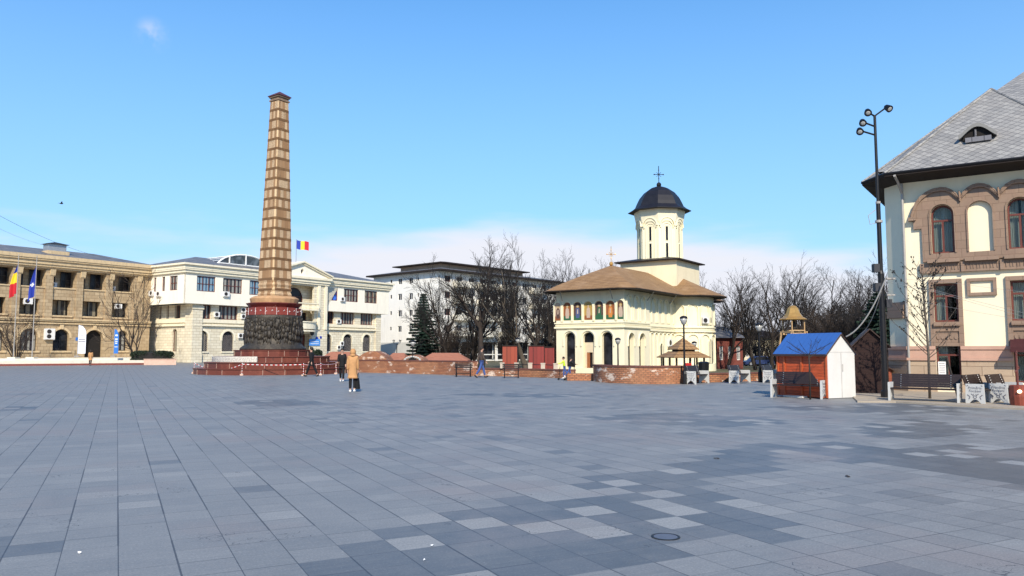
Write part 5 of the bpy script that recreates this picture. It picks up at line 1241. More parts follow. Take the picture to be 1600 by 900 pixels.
for i in range(1, len(tops)):
    A_, B_ = tops[i-1], tops[i]; n = 26
    for j in range(n):
        u, v = j/n, (j+1)/n; sag = (.05 if i > 1 else .42)
        p, q = A_.lerp(B_, u), A_.lerp(B_, v); p.z -= .05+sag*4*u*(1-u); q.z -= .05+sag*4*v*(1-v); b.cur = j % 2
        b.add([(p.x, p.y-.004, p.z-.02), (q.x, q.y-.004, q.z-.02), (q.x, q.y-.004, q.z+.02), (p.x, p.y-.004, p.z+.02), (p.x, p.y+.004, p.z-.02), (q.x, q.y+.004, q.z-.02), (q.x, q.y+.004, q.z+.02), (p.x, p.y+.004, p.z+.02)], [(0, 1, 2, 3), (7, 6, 5, 4), (0, 4, 5, 1), (3, 2, 6, 7)])
tag(b.build('barrier_tape', [M['white'], M['flag_red']]), 'sagging red and white barrier tape strung between the posts round the monument', 'barrier tape')

# ------------------------------------------------------------------ flags
def flag_cloth(b, w, h, cols, fold=.1, limp=False, seed=0, nx=18, nz=10):
    for i in range(nx):
        for j in range(nz):
            def P_(a, c):
                u, v = a/nx, c/nz
                if limp:
                    x = u*w*.34*(.4+.6*v); z = -v*h - u*w*.45*v-.35*u*w; y = fold*math.sin(u*9+v*3+seed)*(.3+u)
                    return (-x, y, z)
                return (u*w, fold*math.sin(u*7+v*1.2)*u, -v*h-u*.25*h-.06*math.sin(u*6))
            u = (i+.5)/nx; v = (j+.5)/nz
            b.cur = cols(u, v); p = [P_(i, j), P_(i+1, j), P_(i+1, j+1), P_(i, j+1)]
            b.add(p, [(0, 1, 2, 3)])
def flagpole(px, py_base, py_top, Y, label, cols, mats, flaglab, emblem=False, seed=0):
    p = AT(px, py_base, Y); top = AT(px, py_top, Y).z
    t = thing('flagpole', label, 'flagpole', (p.x, p.y, .55), 0, 'flagpoles on the terrace')
    b = MB(); b.prism([(-.45, -.4), (.45, -.4), (.45, .4), (-.45, .4)], 0, .35); b.build('base', M['stone_step'], t)
    b = MB(); b.tube([(0, 0, .35), (0, 0, top-.55)], [.055, .04], 10); b.build('pole', M['grey_pipe'], t)
    f = MB(); H = 3.9; z0 = top-.9
    f2 = MB()
    n = 14; m = 26
    for i in range(n):
        for j in range(m):
            def P_(a, c):
                u, v = a/n, c/m
                spread = .95*math.sin(min(1, v*1.15)*math.pi*.62)**1.0
                x = -u*spread*.62-(.22*v*u)-.1*v*u; z = z0-v*H+(-.25*u); y = .14*math.sin(u*10+v*2+seed)*(.25+v)
                if v > .9: z += (v-.9)*4*(1-u)*1.2
                return (x, y, z)
            f2.cur = cols((i+.5)/n, (j+.5)/m); f2.add([P_(i, j), P_(i+1, j), P_(i+1, j+1), P_(i, j+1)], [(0, 1, 2, 3)])
    fo = f2.build('hanging_flag', [M[m_] for m_ in mats], None, (p.x, p.y, .0), smooth=True, recalc=False)
    tag(fo, flaglab, 'flag', 'flags hanging from the poles'); return t
flagpole(21, 556, 397, 84.5, 'white flagpole carrying the hanging tricolour at the far left', lambda u, v: 0 if v < .30-.05*u else (1 if v < .58-.0*u else 2), ['flag_blue', 'flag_yellow', 'flag_red'], 'limp blue, yellow and red flag hanging from the left pole', seed=1)
flagpole(50, 555.5, 400, 84.5, 'white flagpole carrying the hanging dark blue flag', lambda u, v: 1 if (abs((u-.5)*1.3)+abs((v-.55)*5.5) < .32 and (abs(u-.5) < .09 or abs(v-.55) < .022)) else 0, ['flag_blue', 'white'], 'limp dark blue flag with a white four pointed compass star', seed=3)
p = TW(462.5, 408)
fw_ = AT(462.5, 408, 118); t = thing('roof_flagpole', 'thin pole on the pediment of the white building', 'flagpole', (fw_.x, fw_.y, fw_.z-1.2))
b = MB(); b.tube([(0, 0, 0), (0, 0, 4.6)], .05, 6); b.build('pole', M['steel'], t)
b = MB()
flag_cloth(b, 1.85, 1.35, lambda u, v: 0 if u < .33 else (1 if u < .66 else 2), .12); fo = b.build('flying_flag', [M['flag_blue'], M['flag_yellow'], M['flag_red']], None, (fw_.x+.05, fw_.y, AT(462, 375, 118).z), smooth=True, recalc=False)
tag(fo, 'small blue, yellow and red flag flying above the white building pediment', 'flag')
# feather banners
def banner(px, y0, y1, Y, w, mat, inkmat, lab, nl, rows):
    p0, p1 = AT(px, y1, Y), AT(px, y0, Y); h = p1.z-p0.z
    t = thing('feather_banner', lab, 'banner', (p0.x, p0.y, p0.z-.25)); b = MB(); b.tube([(0, 0, 0), (0, 0, h+.25)], .03, 6); b.box(-.25, .25, -.2, .2, -.05, .04); b.build('pole', M['steel'], t)
    b = MB(); pts = [(0.03, .3), (w, .3), (w, h*.82), (w*.85, h*.93), (w*.5, h+.15), (.03, h+.25)]; b.slab(pts, [], -.012, .012); c = b.build('banner_cloth', M[mat], t)
    b = MB()
    for z, ww_, hh in rows: b.box(w*.5-w*ww_/2, w*.5+w*ww_/2, -.018, -.0125, h*z, h*z+hh)
    b.build('print_lines', M[inkmat], c)
banner(121, 508, 553, 86, .88, 'banner_white', 'ink', 'tall white feather banner with dark print beside the dark doorway', 5, [(.70, .6, .05), (.65, .8, .05), (.57, .8, .09), (.50, .85, .09), (.45, .6, .05), (.33, .7, .04)])
banner(177.5, 514, 553, 87, .5, 'banner_blue', 'white', 'narrow blue banner with white marks right of the doorway', 5, [(.80, .5, .18), (.66, .6, .12), (.58, .6, .08), (.50, .5, .1), (.36, .7, .06)])

# ------------------------------------------------------------------ brick walls and vaults round the church
def wall_along(name, lab, pts, h0, h1, th=.45, cap=True, mat='brick', capm='brick_cap', base=-.3, cat='wall', group=None):
    pts = [Vector((p[0], p[1])) for p in pts]; n = len(pts)
    nor = []
    for i in range(n):
        d = (pts[min(i+1, n-1)]-pts[max(i-1, 0)]).normalized(); nor.append(Vector((-d.y, d.x)))
    o = pts[0]; t = thing(name, lab, cat, (o.x, o.y, 0), 0, group)
    L = [(0)];
    for i in range(1, n): L.append(L[-1]+(pts[i]-pts[i-1]).length)
    def mk(z0f, z1f, ex, nm, mt):
        b = MB(); V = []
        for i in range(n):
            h = h0+(h1-h0)*L[i]/L[-1]
            f_, k_ = pts[i]-o-nor[i]*ex, pts[i]-o+nor[i]*(th+ex)
            V += [(f_.x, f_.y, z0f(h)), (k_.x, k_.y, z0f(h)), (k_.x, k_.y, z1f(h)), (f_.x, f_.y, z1f(h))]
        F = [(4*i+a, 4*i+(a+1) % 4, 4*i+4+(a+1) % 4, 4*i+4+a) for i in range(n-1) for a in range(4)]+[(0, 1, 2, 3), (4*n-4, 4*n-3, 4*n-2, 4*n-1)]
        b.add(V, F); b.build(nm, mt, t)
    mk(lambda h: base, lambda h: h-(.08 if cap else 0), 0, 'masonry', M[mat])
    if cap: mk(lambda h: h-.078, lambda h: h, .03, 'coping', M[capm])
    return t
def brick_wall_mat():   # old brick with broad pale mortar smears, mapped along the wall
    m, nt, b = newmat('weathered_brick'); k = NT(nt); o = k.obj()
    sp = k.n('ShaderNodeSeparateXYZ'); k.put(sp.inputs[0], o)
    cb = k.n('ShaderNodeCombineXYZ'); k.put(cb.inputs[0], k.m('SUBTRACT', sp.outputs[0], k.m('MULTIPLY', sp.outputs[1], .35))); k.put(cb.inputs[1], sp.outputs[2])
    br = k.n('ShaderNodeTexBrick'); k.put(br.inputs['Vector'], cb.outputs[0])
    br.inputs['Color1'].default_value = (.50, .20, .095, 1); br.inputs['Color2'].default_value = (.33, .115, .055, 1); br.inputs['Mortar'].default_value = (.15, .075, .045, 1)
    br.inputs['Scale'].default_value = 1; br.inputs['Mortar Size'].default_value = .017; br.inputs['Brick Width'].default_value = .24; br.inputs['Row Height'].default_value = .095
    g = k.noise(o, 1.1, 6, .7, scale=(1, 1, 2.2)); g2 = k.noise(o, .7, 3, .6)
    col = k.mix(k.rng(g2, .35, .65, 0, .6), br.outputs[0], (.58, .32, .16)); col = k.mix(.55, col, br.outputs[0])
    col = k.mix(k.rng(k.noise(o, .5, 4, .7), .45, .65, 0, .45), col, (.17, .07, .045))
    col = k.mix(k.rng(g, .56, .62, 0, .9), col, (.74, .60, .48))
    k.put(b.inputs['Base Color'], col); b.inputs['Roughness'].default_value = .9
    k.put(b.inputs['Normal'], k.bump(k.m('SUBTRACT', k.m('MULTIPLY', k.noise(o, 20, 4), .5), br.outputs['Fac']), .9, .03)); return m
M['brick'] = brick_wall_mat(); M['bollard'] = plain('bollard_stone', (.48, .41, .33), .85, .15, 6)
def curve(pts, n=6):
    out = []
    for i in range(len(pts)-1):
        p0, p1, p2, p3 = pts[max(i-1, 0)], pts[i], pts[i+1], pts[min(i+2, len(pts)-1)]
        for j in range(n):
            t = j/n; out.append(.5*((2*p1)+(-p0+p2)*t+(2*p0-5*p1+4*p2-p3)*t*t+(-p0+3*p1-3*p2+p3)*t**3))
    out.append(pts[-1]); return out
wall_along('brick_wall', 'long weathered red brick wall behind the camel coated pedestrian', curve([G(512, 581), G(600, 582.8), G(680, 585), G(737, 587.3)]), .93, .95)
wall_along('brick_wall', 'low brick wall carrying stone bollards between the two iron benches and the children', curve([G(738, 587.0), G(830, 589), G(890, 591.6)]), .50, .52)
wall_along('brick_wall', 'curved brick wall in front of the church side arches, nearest the lamp post', curve([G(927, 595.2), G(940, 597.4), G(985, 599.6), G(1030, 600.3), G(1071, 599.5)]), .88, .88)
wall_along('brick_wall', 'low dark brick wall behind the white ended benches near the blue stall', curve([G(1074, 598.2), G(1140, 596.4), G(1222, 594.3)]), .46, .46)
# ramp steps between the walls at the church door
t = thing('brick_steps', 'worn brick steps leading down to the church door', 'steps', G(908, 594.8))
b = MB()
for i in range(4): b.box(-.75-.03*i, .72, i*.5, i*.5+.497, -.4, .28-.12*i+(.1 if i == 0 else 0))
b.build('treads', M['brick'], t)
# brick vaults over the ruins
def vault(px0, px1, ytop, ybase, Y, lab, gable=False, name='brick_vault', mat='brick_roof'):
    a, c = AT(px0, ybase, Y), AT(px1, ybase, Y); top = AT(px0, ytop, Y).z
    w = c.x-a.x; t = thing(name, lab, 'vault cover', (a.x, a.y, 0)); b = MB(); z0 = a.z; s_ = .0
    if gable:
        pts = [(0, -.45)]+[(w*i/10, z0+(top-z0)*math.sin(math.pi*i/10)**.8) for i in range(11)]+[(w, -.45)]; b.slab(pts, [], 0, 3.2); b.build('vault', M['brick'], t)
    else:
        i_ = min(w*.22, 1.8); b.add([(0, 0, -.45), (w, 0, -.45), (w, 4, -.45), (0, 4, -.45), (0, 0, z0), (w, 0, z0), (w, 4, z0), (0, 4, z0), (i_, 1.8, top), (w-i_, 1.8, top)], [(0, 1, 5, 4), (1, 2, 6, 5), (2, 3, 7, 6), (3, 0, 4, 7), (4, 5, 9, 8), (5, 6, 9), (6, 7, 8, 9), (7, 4, 8)]); b.build('roof', M[mat], t)
    return t, w, z0, top
vault(495, 556, 549.5, 563, 62, 'reddish brick vault roof right of the monument steps')
vault(556, 605, 548.5, 563, 58, 'striped brick arched gable in the middle of the vault roofs', True)
vault(601, 634, 551.5, 563, 61, 'short terracotta vault roof between two arched gables')
tv, w, z0, tp = vault(627, 662, 554.5, 563, 57, 'grey rimmed small arched opening under the dark lamp post', True, 'vault_opening')
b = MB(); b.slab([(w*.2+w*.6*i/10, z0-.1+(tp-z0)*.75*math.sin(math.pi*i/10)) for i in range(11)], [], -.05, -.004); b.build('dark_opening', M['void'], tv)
b = MB()
for i in range(10):
    t = math.pi*(i+.5)/10; x, z = w*.5-w*.36*math.cos(t), z0-.06+(tp-z0)*.86*math.sin(t); b.box(x-.07, x+.07, -.09, -.052, z-.05, z+.05)
b.build('rim_stones', M['concrete'], tv)
vault(655, 731, 551.5, 563, 60, 'long terracotta vault roof at the right end of the row')
# stone bollards along the low wall
bp = [(782, 588.2), (804.5, 588.5), (826, 589.0), (846, 589.7), (866, 590.6)]
bl_lab = ['pale stone bollard on the low wall, leftmost, left of the second iron bench', 'pale stone bollard on the low wall behind the second iron bench', 'pale stone bollard on the low wall in the middle of five, before the bare trunk', 'pale stone bollard on the low wall, second from the church corner', 'pale stone bollard on the low wall nearest the church corner']
b0 = None; bpos = []
for (px, py), l in zip(bp, bl_lab):
    g = G(px, py)+Vector((.1, .3, .50)); bpos.append(g)
    if b0 is None:
        b0 = thing('stone_bollard', l, 'bollard', g, 0, 'stone bollards on the low brick wall'); b = MB(); b.box(-.125, .125, -.125, .125, 0, .30); b.build('block', M['bollard'], b0); b = MB(); b.box(-.145, .145, -.145, .145, .302, .36); b.build('cap', M['bollard'], b0)
    else: copy_tree(b0, g, 0, l)
b = MB()
for i in range(len(bpos)-1): b.tube([bpos[i]+Vector((.2, 0, .25)), bpos[i+1]+Vector((-.2, 0, .25))], .025, 6)
tag(b.build('rail', M['black']), 'thin dark rail linking the pale stone bollards', 'rail')
# red containers
def container(px0, px1, y0, y1, Y, mat, lab, dep=2.4):
    a, c = AT(px0, y1, Y), AT(px1, y1, Y); top = AT(px0, y0, Y).z; w = c.x-a.x
    t = thing('metal_booth', lab, 'booth', (a.x, a.y, -.46)); H = top+.46
    b = MB(); b.box(0, w, 0, dep, 0, H); b.build('body', M[mat], t); b = MB(); b.box(-.05, w+.05, -.06, dep+.05, H, H+.08); b.build('roof', M['soffit'], t); b = MB(); b.box(w*.3, w*.32, -.012, -.003, .1, H-.1); b.build('door_seam', M['black'], t)
container(785, 808, 541, 575, 66, 'orange_box', 'orange red metal booth left of the bare trunk')
container(826, 850, 541, 575, 66, 'red_box', 'bright red metal booth between bare trunk and church')
container(851, 866, 543, 575, 69, 'red_box', 'darker red narrow booth against the church corner')

# ------------------------------------------------------------------ lamps
def lamp(px, py_base, py_top, lab, zb=0.0, double=False, Y=None):
    if Y is None: g = G(px, py_base)
    else: g = AT(px, 548, Y); g.z = zb
    top = AT(px, py_top, g.y).z-g.z
    t = thing('street_lamp', lab, 'street lamp', g, 0, 'globe lamps on black posts')
    b = MB(); b.lathe([(.11, 0), (.11, .5), (.06, .62), (.05, 1.2), (.04, top-.5), (.05, top-.42)], 10); b.build('post', M['black'], t)
    hs_ = [(-.35), .35] if double else [0]
    if double: b = MB(); b.tube([(-.35, 0, top-.38), (0, 0, top-.55), (.35, 0, top-.38)], .025, 6); b.build('arms', M['black'], t)
    for dx in hs_:
        s = .72 if double else 1
        b = MB(); b.lathe([(.03*s, top-.42*s), (.09*s, top-.40*s), (.17*s, top-.22*s), (.19*s, top-.13*s), (.17*s, top-.12*s)], 14, (dx, 0)); gl = b.build('globe', M['lampglass'], t, smooth=True)
        b = MB(); b.lathe([(.195*s, top-.13*s), (.185*s, top-.05*s), (.10*s, top), (.02*s, top+.02*s)], 14, (dx, 0)); b.build('hood', M['black'], t, smooth=True)
    return t
lamp(1070, 600.3, 493.8, 'tallest globe lamp post at the right end of the curved brick wall')
lamp(965.5, 0, 528, 'globe lamp post in front of the third church arch', -.46, Y=50)
lamp(1085, 0, 533.5, 'globe lamp post just right of the gazebo roof', -.46, Y=56)
lamp(645, 0, 532, 'dark lamp post in front of the spruce', -.1, Y=57)
lamp(620, 0, 531, 'two headed lamp post before the white apartment gable', -.3, True, Y=84)
lamp(809, 0, 528, 'dark lamp post between the two red booths', -.2, Y=62)
lamp(1188, 597.2, 505, 'dark lamp post by the low wall, left of the blue roofed stall')
# floodlight mast
g = G(1384, 623); mt = thing('floodlight_mast', 'very tall black mast with four round floodlights beside the ornate house', 'light mast', g)
topz = AT(1371, 180, g.y).z
b = MB(); b.lathe([(.15, 0), (.15, .25), (.10, .3), (.10, 4.2), (.075, 4.3), (.07, 6.6), (.05, 6.65), (.045, topz)], 12); b.build('pole', M['black'], mt)
b = MB(); b.lathe([(.12, 5.95), (.12, 6.03)], 12); b.lathe([(.08, 6.6), (.08, 6.68)], 10); b.build('clamps', M['grey_pipe'], mt)
for dx, dz, tw_ in ((.42, .22, 1), (-.28, .08, -1), (-.47, -.28, -1), (-.58, -.58, -1)):
    b = MB(); b.tube([(0, 0, topz+min(dz-.12, -.03)), (dx*.8, -.05, topz+dz)], .03, 6); ao = b.build('arm', M['black'], mt)
    b = MB(); c_ = Vector((dx, -.1, topz+dz)); ax = Vector((.25*tw_, -.75, -.6)).normalized()
    b.tube([c_-ax*.16, c_-ax*.10, c_+ax*.02, c_+ax*.10], [.04, .09, .115, .125], 14); fl = b.build('floodlight', M['black'], mt, smooth=False)
    b = MB(); b.tube([c_+ax*.101, c_+ax*.112], [.075, .04], 14); b.build('lens', M['lampglass'], fl)
b = MB()
for z, x in ((4.25, -.32), (3.6, -.30), (3.05, .05)): b.box(x+.06, x+.25, -.10, .10, z, z+.28)
b.build('junction_box', plain('dark_box', (.035, .035, .04), .5), mt)
b = MB(); b.box(.14, .44, -.12, .1, 4.0, 4.06); b.box(.12, .40, -.12, .1, 3.45, 3.5); b.build('bracket', M['grey_pipe'], mt)
b = MB(); b.tube([(-.1, 0, topz-3.3), (-.35, 0, topz-3.5), (-.3, 0, topz-3.8), (-.08, 0, topz-3.75)], .012, 5); b.build('loop_cable', M['grey_pipe'], mt)

# ------------------------------------------------------------------ gazebo and bell tower in the churchyard
gz = AT(1067.5, 548, 52); t = thing('gazebo', 'small square gazebo with two tier brown pyramid roof behind the curved wall', 'gazebo', (gz.x, gz.y, -.46), .25)
def gZ(py): return AT(1067, py, 52).z+.46
def pyr(b, w0, z0, w1, z1, n=4, rot=math.pi/4): b.lathe([(w0*1.414, z0), (w0*1.414, z0+.06), (max(w1, .01)*1.414, z1)], n, rot=rot)
e0, e1, e2, e3 = gZ(559), gZ(549), gZ(546.5), gZ(528)
b = MB(); pyr(b, 1.33, e0, .72, e1); b.build('lower_roof', M['shingle'], t); b = MB(); pyr(b, .78, e2, .02, e3); b.build('upper_roof', M['shingle'], t)
b = MB(); b.box(-.55, .55, -.55, .55, e1-.05, e2+.02); b.build('roof_neck', M['soffit'], t)
b = MB()
for x in (-1, 0, 1):
    for y in (-1, 0, 1):
        if x or y: b.box(x*1.0-.05, x*1.0+.05, y*1.0-.05, y*1.0+.05, 0, e0+.02)
b.build('posts', M['win_dark'], t); b = MB()
for s_ in (-1, 1): b.box(-.94, .94, s_*1.0-.03, s_*1.0+.03, .95, 1.02); b.box(s_*1.0-.03, s_*1.0+.03, -.94, .94, .95, 1.02); b.box(-.94, .94, s_*1.0-.03, s_*1.0+.03, .25, .32)
b.box(-.94, .94, .97, 1.0, .3, .95); b.build('rails', M['win_brown'], t)
bt = AT(1241, 548, 58); t = thing('bell_tower', 'wooden bell tower with flared golden metal roof behind the blue roofed stall', 'bell tower', (bt.x, bt.y, -.46), .3)
def bZ(py): return AT(1241, py, 58).z+.46
b = MB(); z0, z1 = bZ(499.5), bZ(477); b.lathe([(1.02, z0), (1.02, z0+.05), (.72, z0+.22), (.52, z0+.5), (.40, z0+.85), (.22, z1-.05), (.05, z1)], 8, rot=.39); b.build('roof', M['gold'], t)
b = MB()
for x in (-1, 1):
    for y in (-1, 1): b.tube([(x*1.0, y*1.0, 0), (x*.62, y*.62, z0-.9)], .06, 5); b.tube([(x*.55, y*.55, z0-1.0), (x*.55, y*.55, z0+.05)], .045, 5)
    b.box(x*.62-.04, x*.62+.04, -.75, .75, z0-1.0, z0-.88); b.box(-.75, .75, x*.62-.04, x*.62+.04, z0-1.13, z0-1.01); b.box(-.8, .8, x*.75-.04, x*.75+.04, z0-2.0, z0-1.9)
b.build('timber_frame', M['trunkwood'], t)
b = MB(); b.lathe([(.05, z0-.05), (.14, z0-.15), (.18, z0-.45), (.26, z0-.6)], 10); b.build('bell', M['bronze'], t)
b = MB()
for i in range(3): b.box(-.5, .5, -.55+.55*i, -.5+.55*i, z0-.85, z0-.78)
b.build('rails', M['trunkwood'], t)

# ------------------------------------------------------------------ market stalls
ks = G(1294, 623.5); kd = Vector((-.485, .874)).normalized()
k_ang = math.atan2(-kd.y, -kd.x)     # local x: along the orange front towards the near corner
k_back = G(1218, 618)
t = thing('market_stall', 'small wooden stall with orange boards, blue sheet roof and white gable', 'stall', (ks.x, ks.y, 0), k_ang)
KL = 2.1; KD = 1.36
hE = AT(1294, 550.5, ks.y).z; hR = AT(1318, 522, ks.y+.4).z
# local: x runs from -KL to 0 (near corner at 0), y inwards
b = MB(); b.box(-KL, -.012, 0, KD-.01, .03, hE); b.build('board_walls', M['orange_wood'], t)
b = MB()
for x in (-KL-.02, -KL+.28, -1.08, -.06): b.box(x, x+.07, -.03, -.003, .03, hE)
b.build('battens', plain('orange_batten', (.50, .10, .03), .6, .3, 6), t)
b = MB(); 
def yz_slab(b, pts, x0, x1):
    n = len(pts); b.add([(x0, p[0], p[1]) for p in pts]+[(x1, p[0], p[1]) for p in pts], [tuple(range(n)), tuple(range(2*n-1, n-1, -1))]+[(i, (i+1) % n, n+(i+1) % n, n+i) for i in range(n)])
yz_slab(b, [(0, .02), (KD, .02), (KD, hE), (KD/2, hR-.03), (0, hE)], 0, .03); b.build('white_gable', M['white_dirty'], t)
b = MB(); b.box(.031, .04, KD*.48, KD*.50, .03, hE-.02); b.box(.031, .037, .01, KD-.01, hE, hE+.012); b.box(.031, .05, KD*.52, KD*.55, .9, 1.15); b.build('door_seams', plain('seam_grey', (.45, .43, .40), .7), t)
b = MB(); yz_slab(b, [(0, hE), (KD, hE), (KD/2, hR-.03)], -KL, -.002); b.build('gable_fill', M['brown_wood'], t)
b = MB(); sl = (hR-hE)/(KD/2); ov_ = .12
for sg in (-1, 1):
    y0 = -ov_ if sg < 0 else KD+ov_; z0 = hE-ov_*sl
    b.add([(-KL-.1, y0, z0+.02), (.06, y0, z0+.02), (.06, KD/2, hR+.02), (-KL-.1, KD/2, hR+.02), (-KL-.1, y0, z0+.05), (.06, y0, z0+.05), (.06, KD/2, hR+.05), (-KL-.1, KD/2, hR+.05)], [(0, 3, 2, 1), (4, 5, 6, 7), (0, 1, 5, 4), (1, 2, 6, 5), (2, 3, 7, 6), (3, 0, 4, 7)])
b.build('roof', M['blue_roof'], t)
b = MB()
for sg in (-1, 1):
    y0 = -ov_ if sg < 0 else KD+ov_; b.tube([(.07, y0, hE-ov_*sl), (.07, KD/2, hR)], .028, 4)
b.box(-KL-.1, .06, -ov_-.02, -ov_, hE-ov_*sl-.03, hE-ov_*sl+.045); b.build('roof_trim', M['brown_roof'], t)
b = MB(); b.box(-1.6, -.8, -.3, -.05, .0, .06); b.build('ramp_board', M['white_dirty'], t)
M['dull_orange'] = slats('dull_orange_boards', (.26, .06, .025), .1, 2)
def shed(px, py, w, d, hE, hR, ang, mats, lab):
    g = G(px, py); t = thing('wooden_shed', lab, 'shed', g, ang)
    b = MB(); b.box(0, w, 0, d, 0, hE); b.build('board_walls', M[mats[0]], t)
    b = MB(); b.slab([(0, hE), (w, hE), (w/2, hR)], [], .0, d); b.build('gable', M[mats[0]], t)
    b = MB()
    for s_ in (-1, 1): b.add([((-.1 if s_ < 0 else w+.1), -.12, hE-.05), (w/2, -.12, hR+.02), (w/2, d+.12, hR+.02), ((-.1 if s_ < 0 else w+.1), d+.12, hE-.05), ((-.1 if s_ < 0 else w+.1), -.12, hE), (w/2, -.12, hR+.07), (w/2, d+.12, hR+.07), ((-.1 if s_ < 0 else w+.1), d+.12, hE)], [(0, 1, 2, 3), (7, 6, 5, 4), (0, 4, 5, 1), (3, 2, 6, 7), (0, 3, 7, 4)])
    b.build('roof', M['brown_roof'], t); return t
shed(1336, 616, 1.15, 2.2, 1.75, 2.35, -.35, ['brown_wood'], 'dark brown boarded shed behind the white gable of the stall')
shed(1368, 611, .6, 1.2, .85, 1.0, -.35, ['dull_orange'], 'low orange shed glimpsed between the brown shed and the mast')
# cables
def cable(name, lab, pts, r, mat, sag=.3, n=24):
    b = MB(); 
    for A_, B_ in zip(pts[:-1], pts[1:]):
        P_ = []
        for i in range(n+1): u = i/n; p = Vector(A_).lerp(Vector(B_), u); p.z -= sag*4*u*(1-u); P_.append(p)
        b.tube(P_, r, 5)
    return tag(b.build(name, mat), lab, 'cable')
A_ = AT(1322, 526, ks.y+.5); B_ = AT(1385, 432, g.y if False else 25.4)
cable('power_cable', 'thick pale cable sagging from the stall roof up to the mast', [A_, B_], .022, M['grey_pipe'], .35)
cable('power_cable', 'thin dark cable from the brown shed up to the mast', [AT(1345, 522, 27.5), AT(1377, 455, 25.6)], .013, M['grey_pipe'], .25)
mz = lambda py: AT(1384, py, 25.6)
cable('overhead_wire', 'uppermost thin wire crossing the ornate house from the mast', [mz(432), AT(1475, 440, 24), AT(1700, 466, 20)], .0035, M['grey_pipe'], .03)
cable('overhead_wire', 'second wire crossing the ornate house windows', [mz(437), AT(1455, 452, 24.2), AT(1700, 512, 20)], .0045, M['grey_pipe'], .03)
cable('overhead_wire', 'third wire running close under the second one', [mz(440), AT(1458, 455, 24.1), AT(1700, 520, 20)], .0045, M['grey_pipe'], .03)
cable('overhead_wire', 'lowest wire crossing the ornate house from the tree', [mz(455), AT(1458, 475, 24), AT(1700, 515, 20)], .0035, M['grey_pipe'], .03)
cable('overhead_wire', 'long upper wire running down to the tan building roof at top left', [AT(-60, 303, 60), AT(173, 404, 99)], .014, M['win_dark'], .8)
cable('overhead_wire', 'faint lower wire running down to the roof vent at far left', [AT(-60, 325, 60), AT(82, 385, 96)], .011, M['grey_pipe'], .5)
# bird
g = AT(96, 318, 70); b = MB(); b.ell((0, 0, 0), (.16, .07, .06), 8, 5); b.add([(-.05, 0, .02), (.08, 0, .02), (.05, .38, .14), (-.04, .36, .14), (-.05, 0, .035), (.08, 0, .035), (.05, .38, .15), (-.04, .36, .15)], [(0, 1, 2, 3), (7, 6, 5, 4), (0, 4, 5, 1), (1, 5, 6, 2), (2, 6, 7, 3), (3, 7, 4, 0)])
b.add([(-.05, 0, .02), (.08, 0, .02), (.05, -.38, .12), (-.04, -.36, .12), (-.05, 0, .035), (.08, 0, .035), (.05, -.38, .13), (-.04, -.36, .13)], [(0, 1, 2, 3), (7, 6, 5, 4), (0, 4, 5, 1), (1, 5, 6, 2), (2, 6, 7, 3), (3, 7, 4, 0)])
b.add([(-.14, -.03, 0), (-.14, .03, 0), (-.28, .05, .01), (-.28, -.05, .01), (-.14, -.03, .02), (-.14, .03, .02), (-.28, .05, .02), (-.28, -.05, .02)], [(0, 1, 2, 3), (7, 6, 5, 4), (0, 4, 5, 1), (1, 5, 6, 2), (2, 6, 7, 3), (3, 7, 4, 0)])
tag(b.build('bird', M['black'], None, g, .6), 'small dark bird flying above the tan building', 'bird')

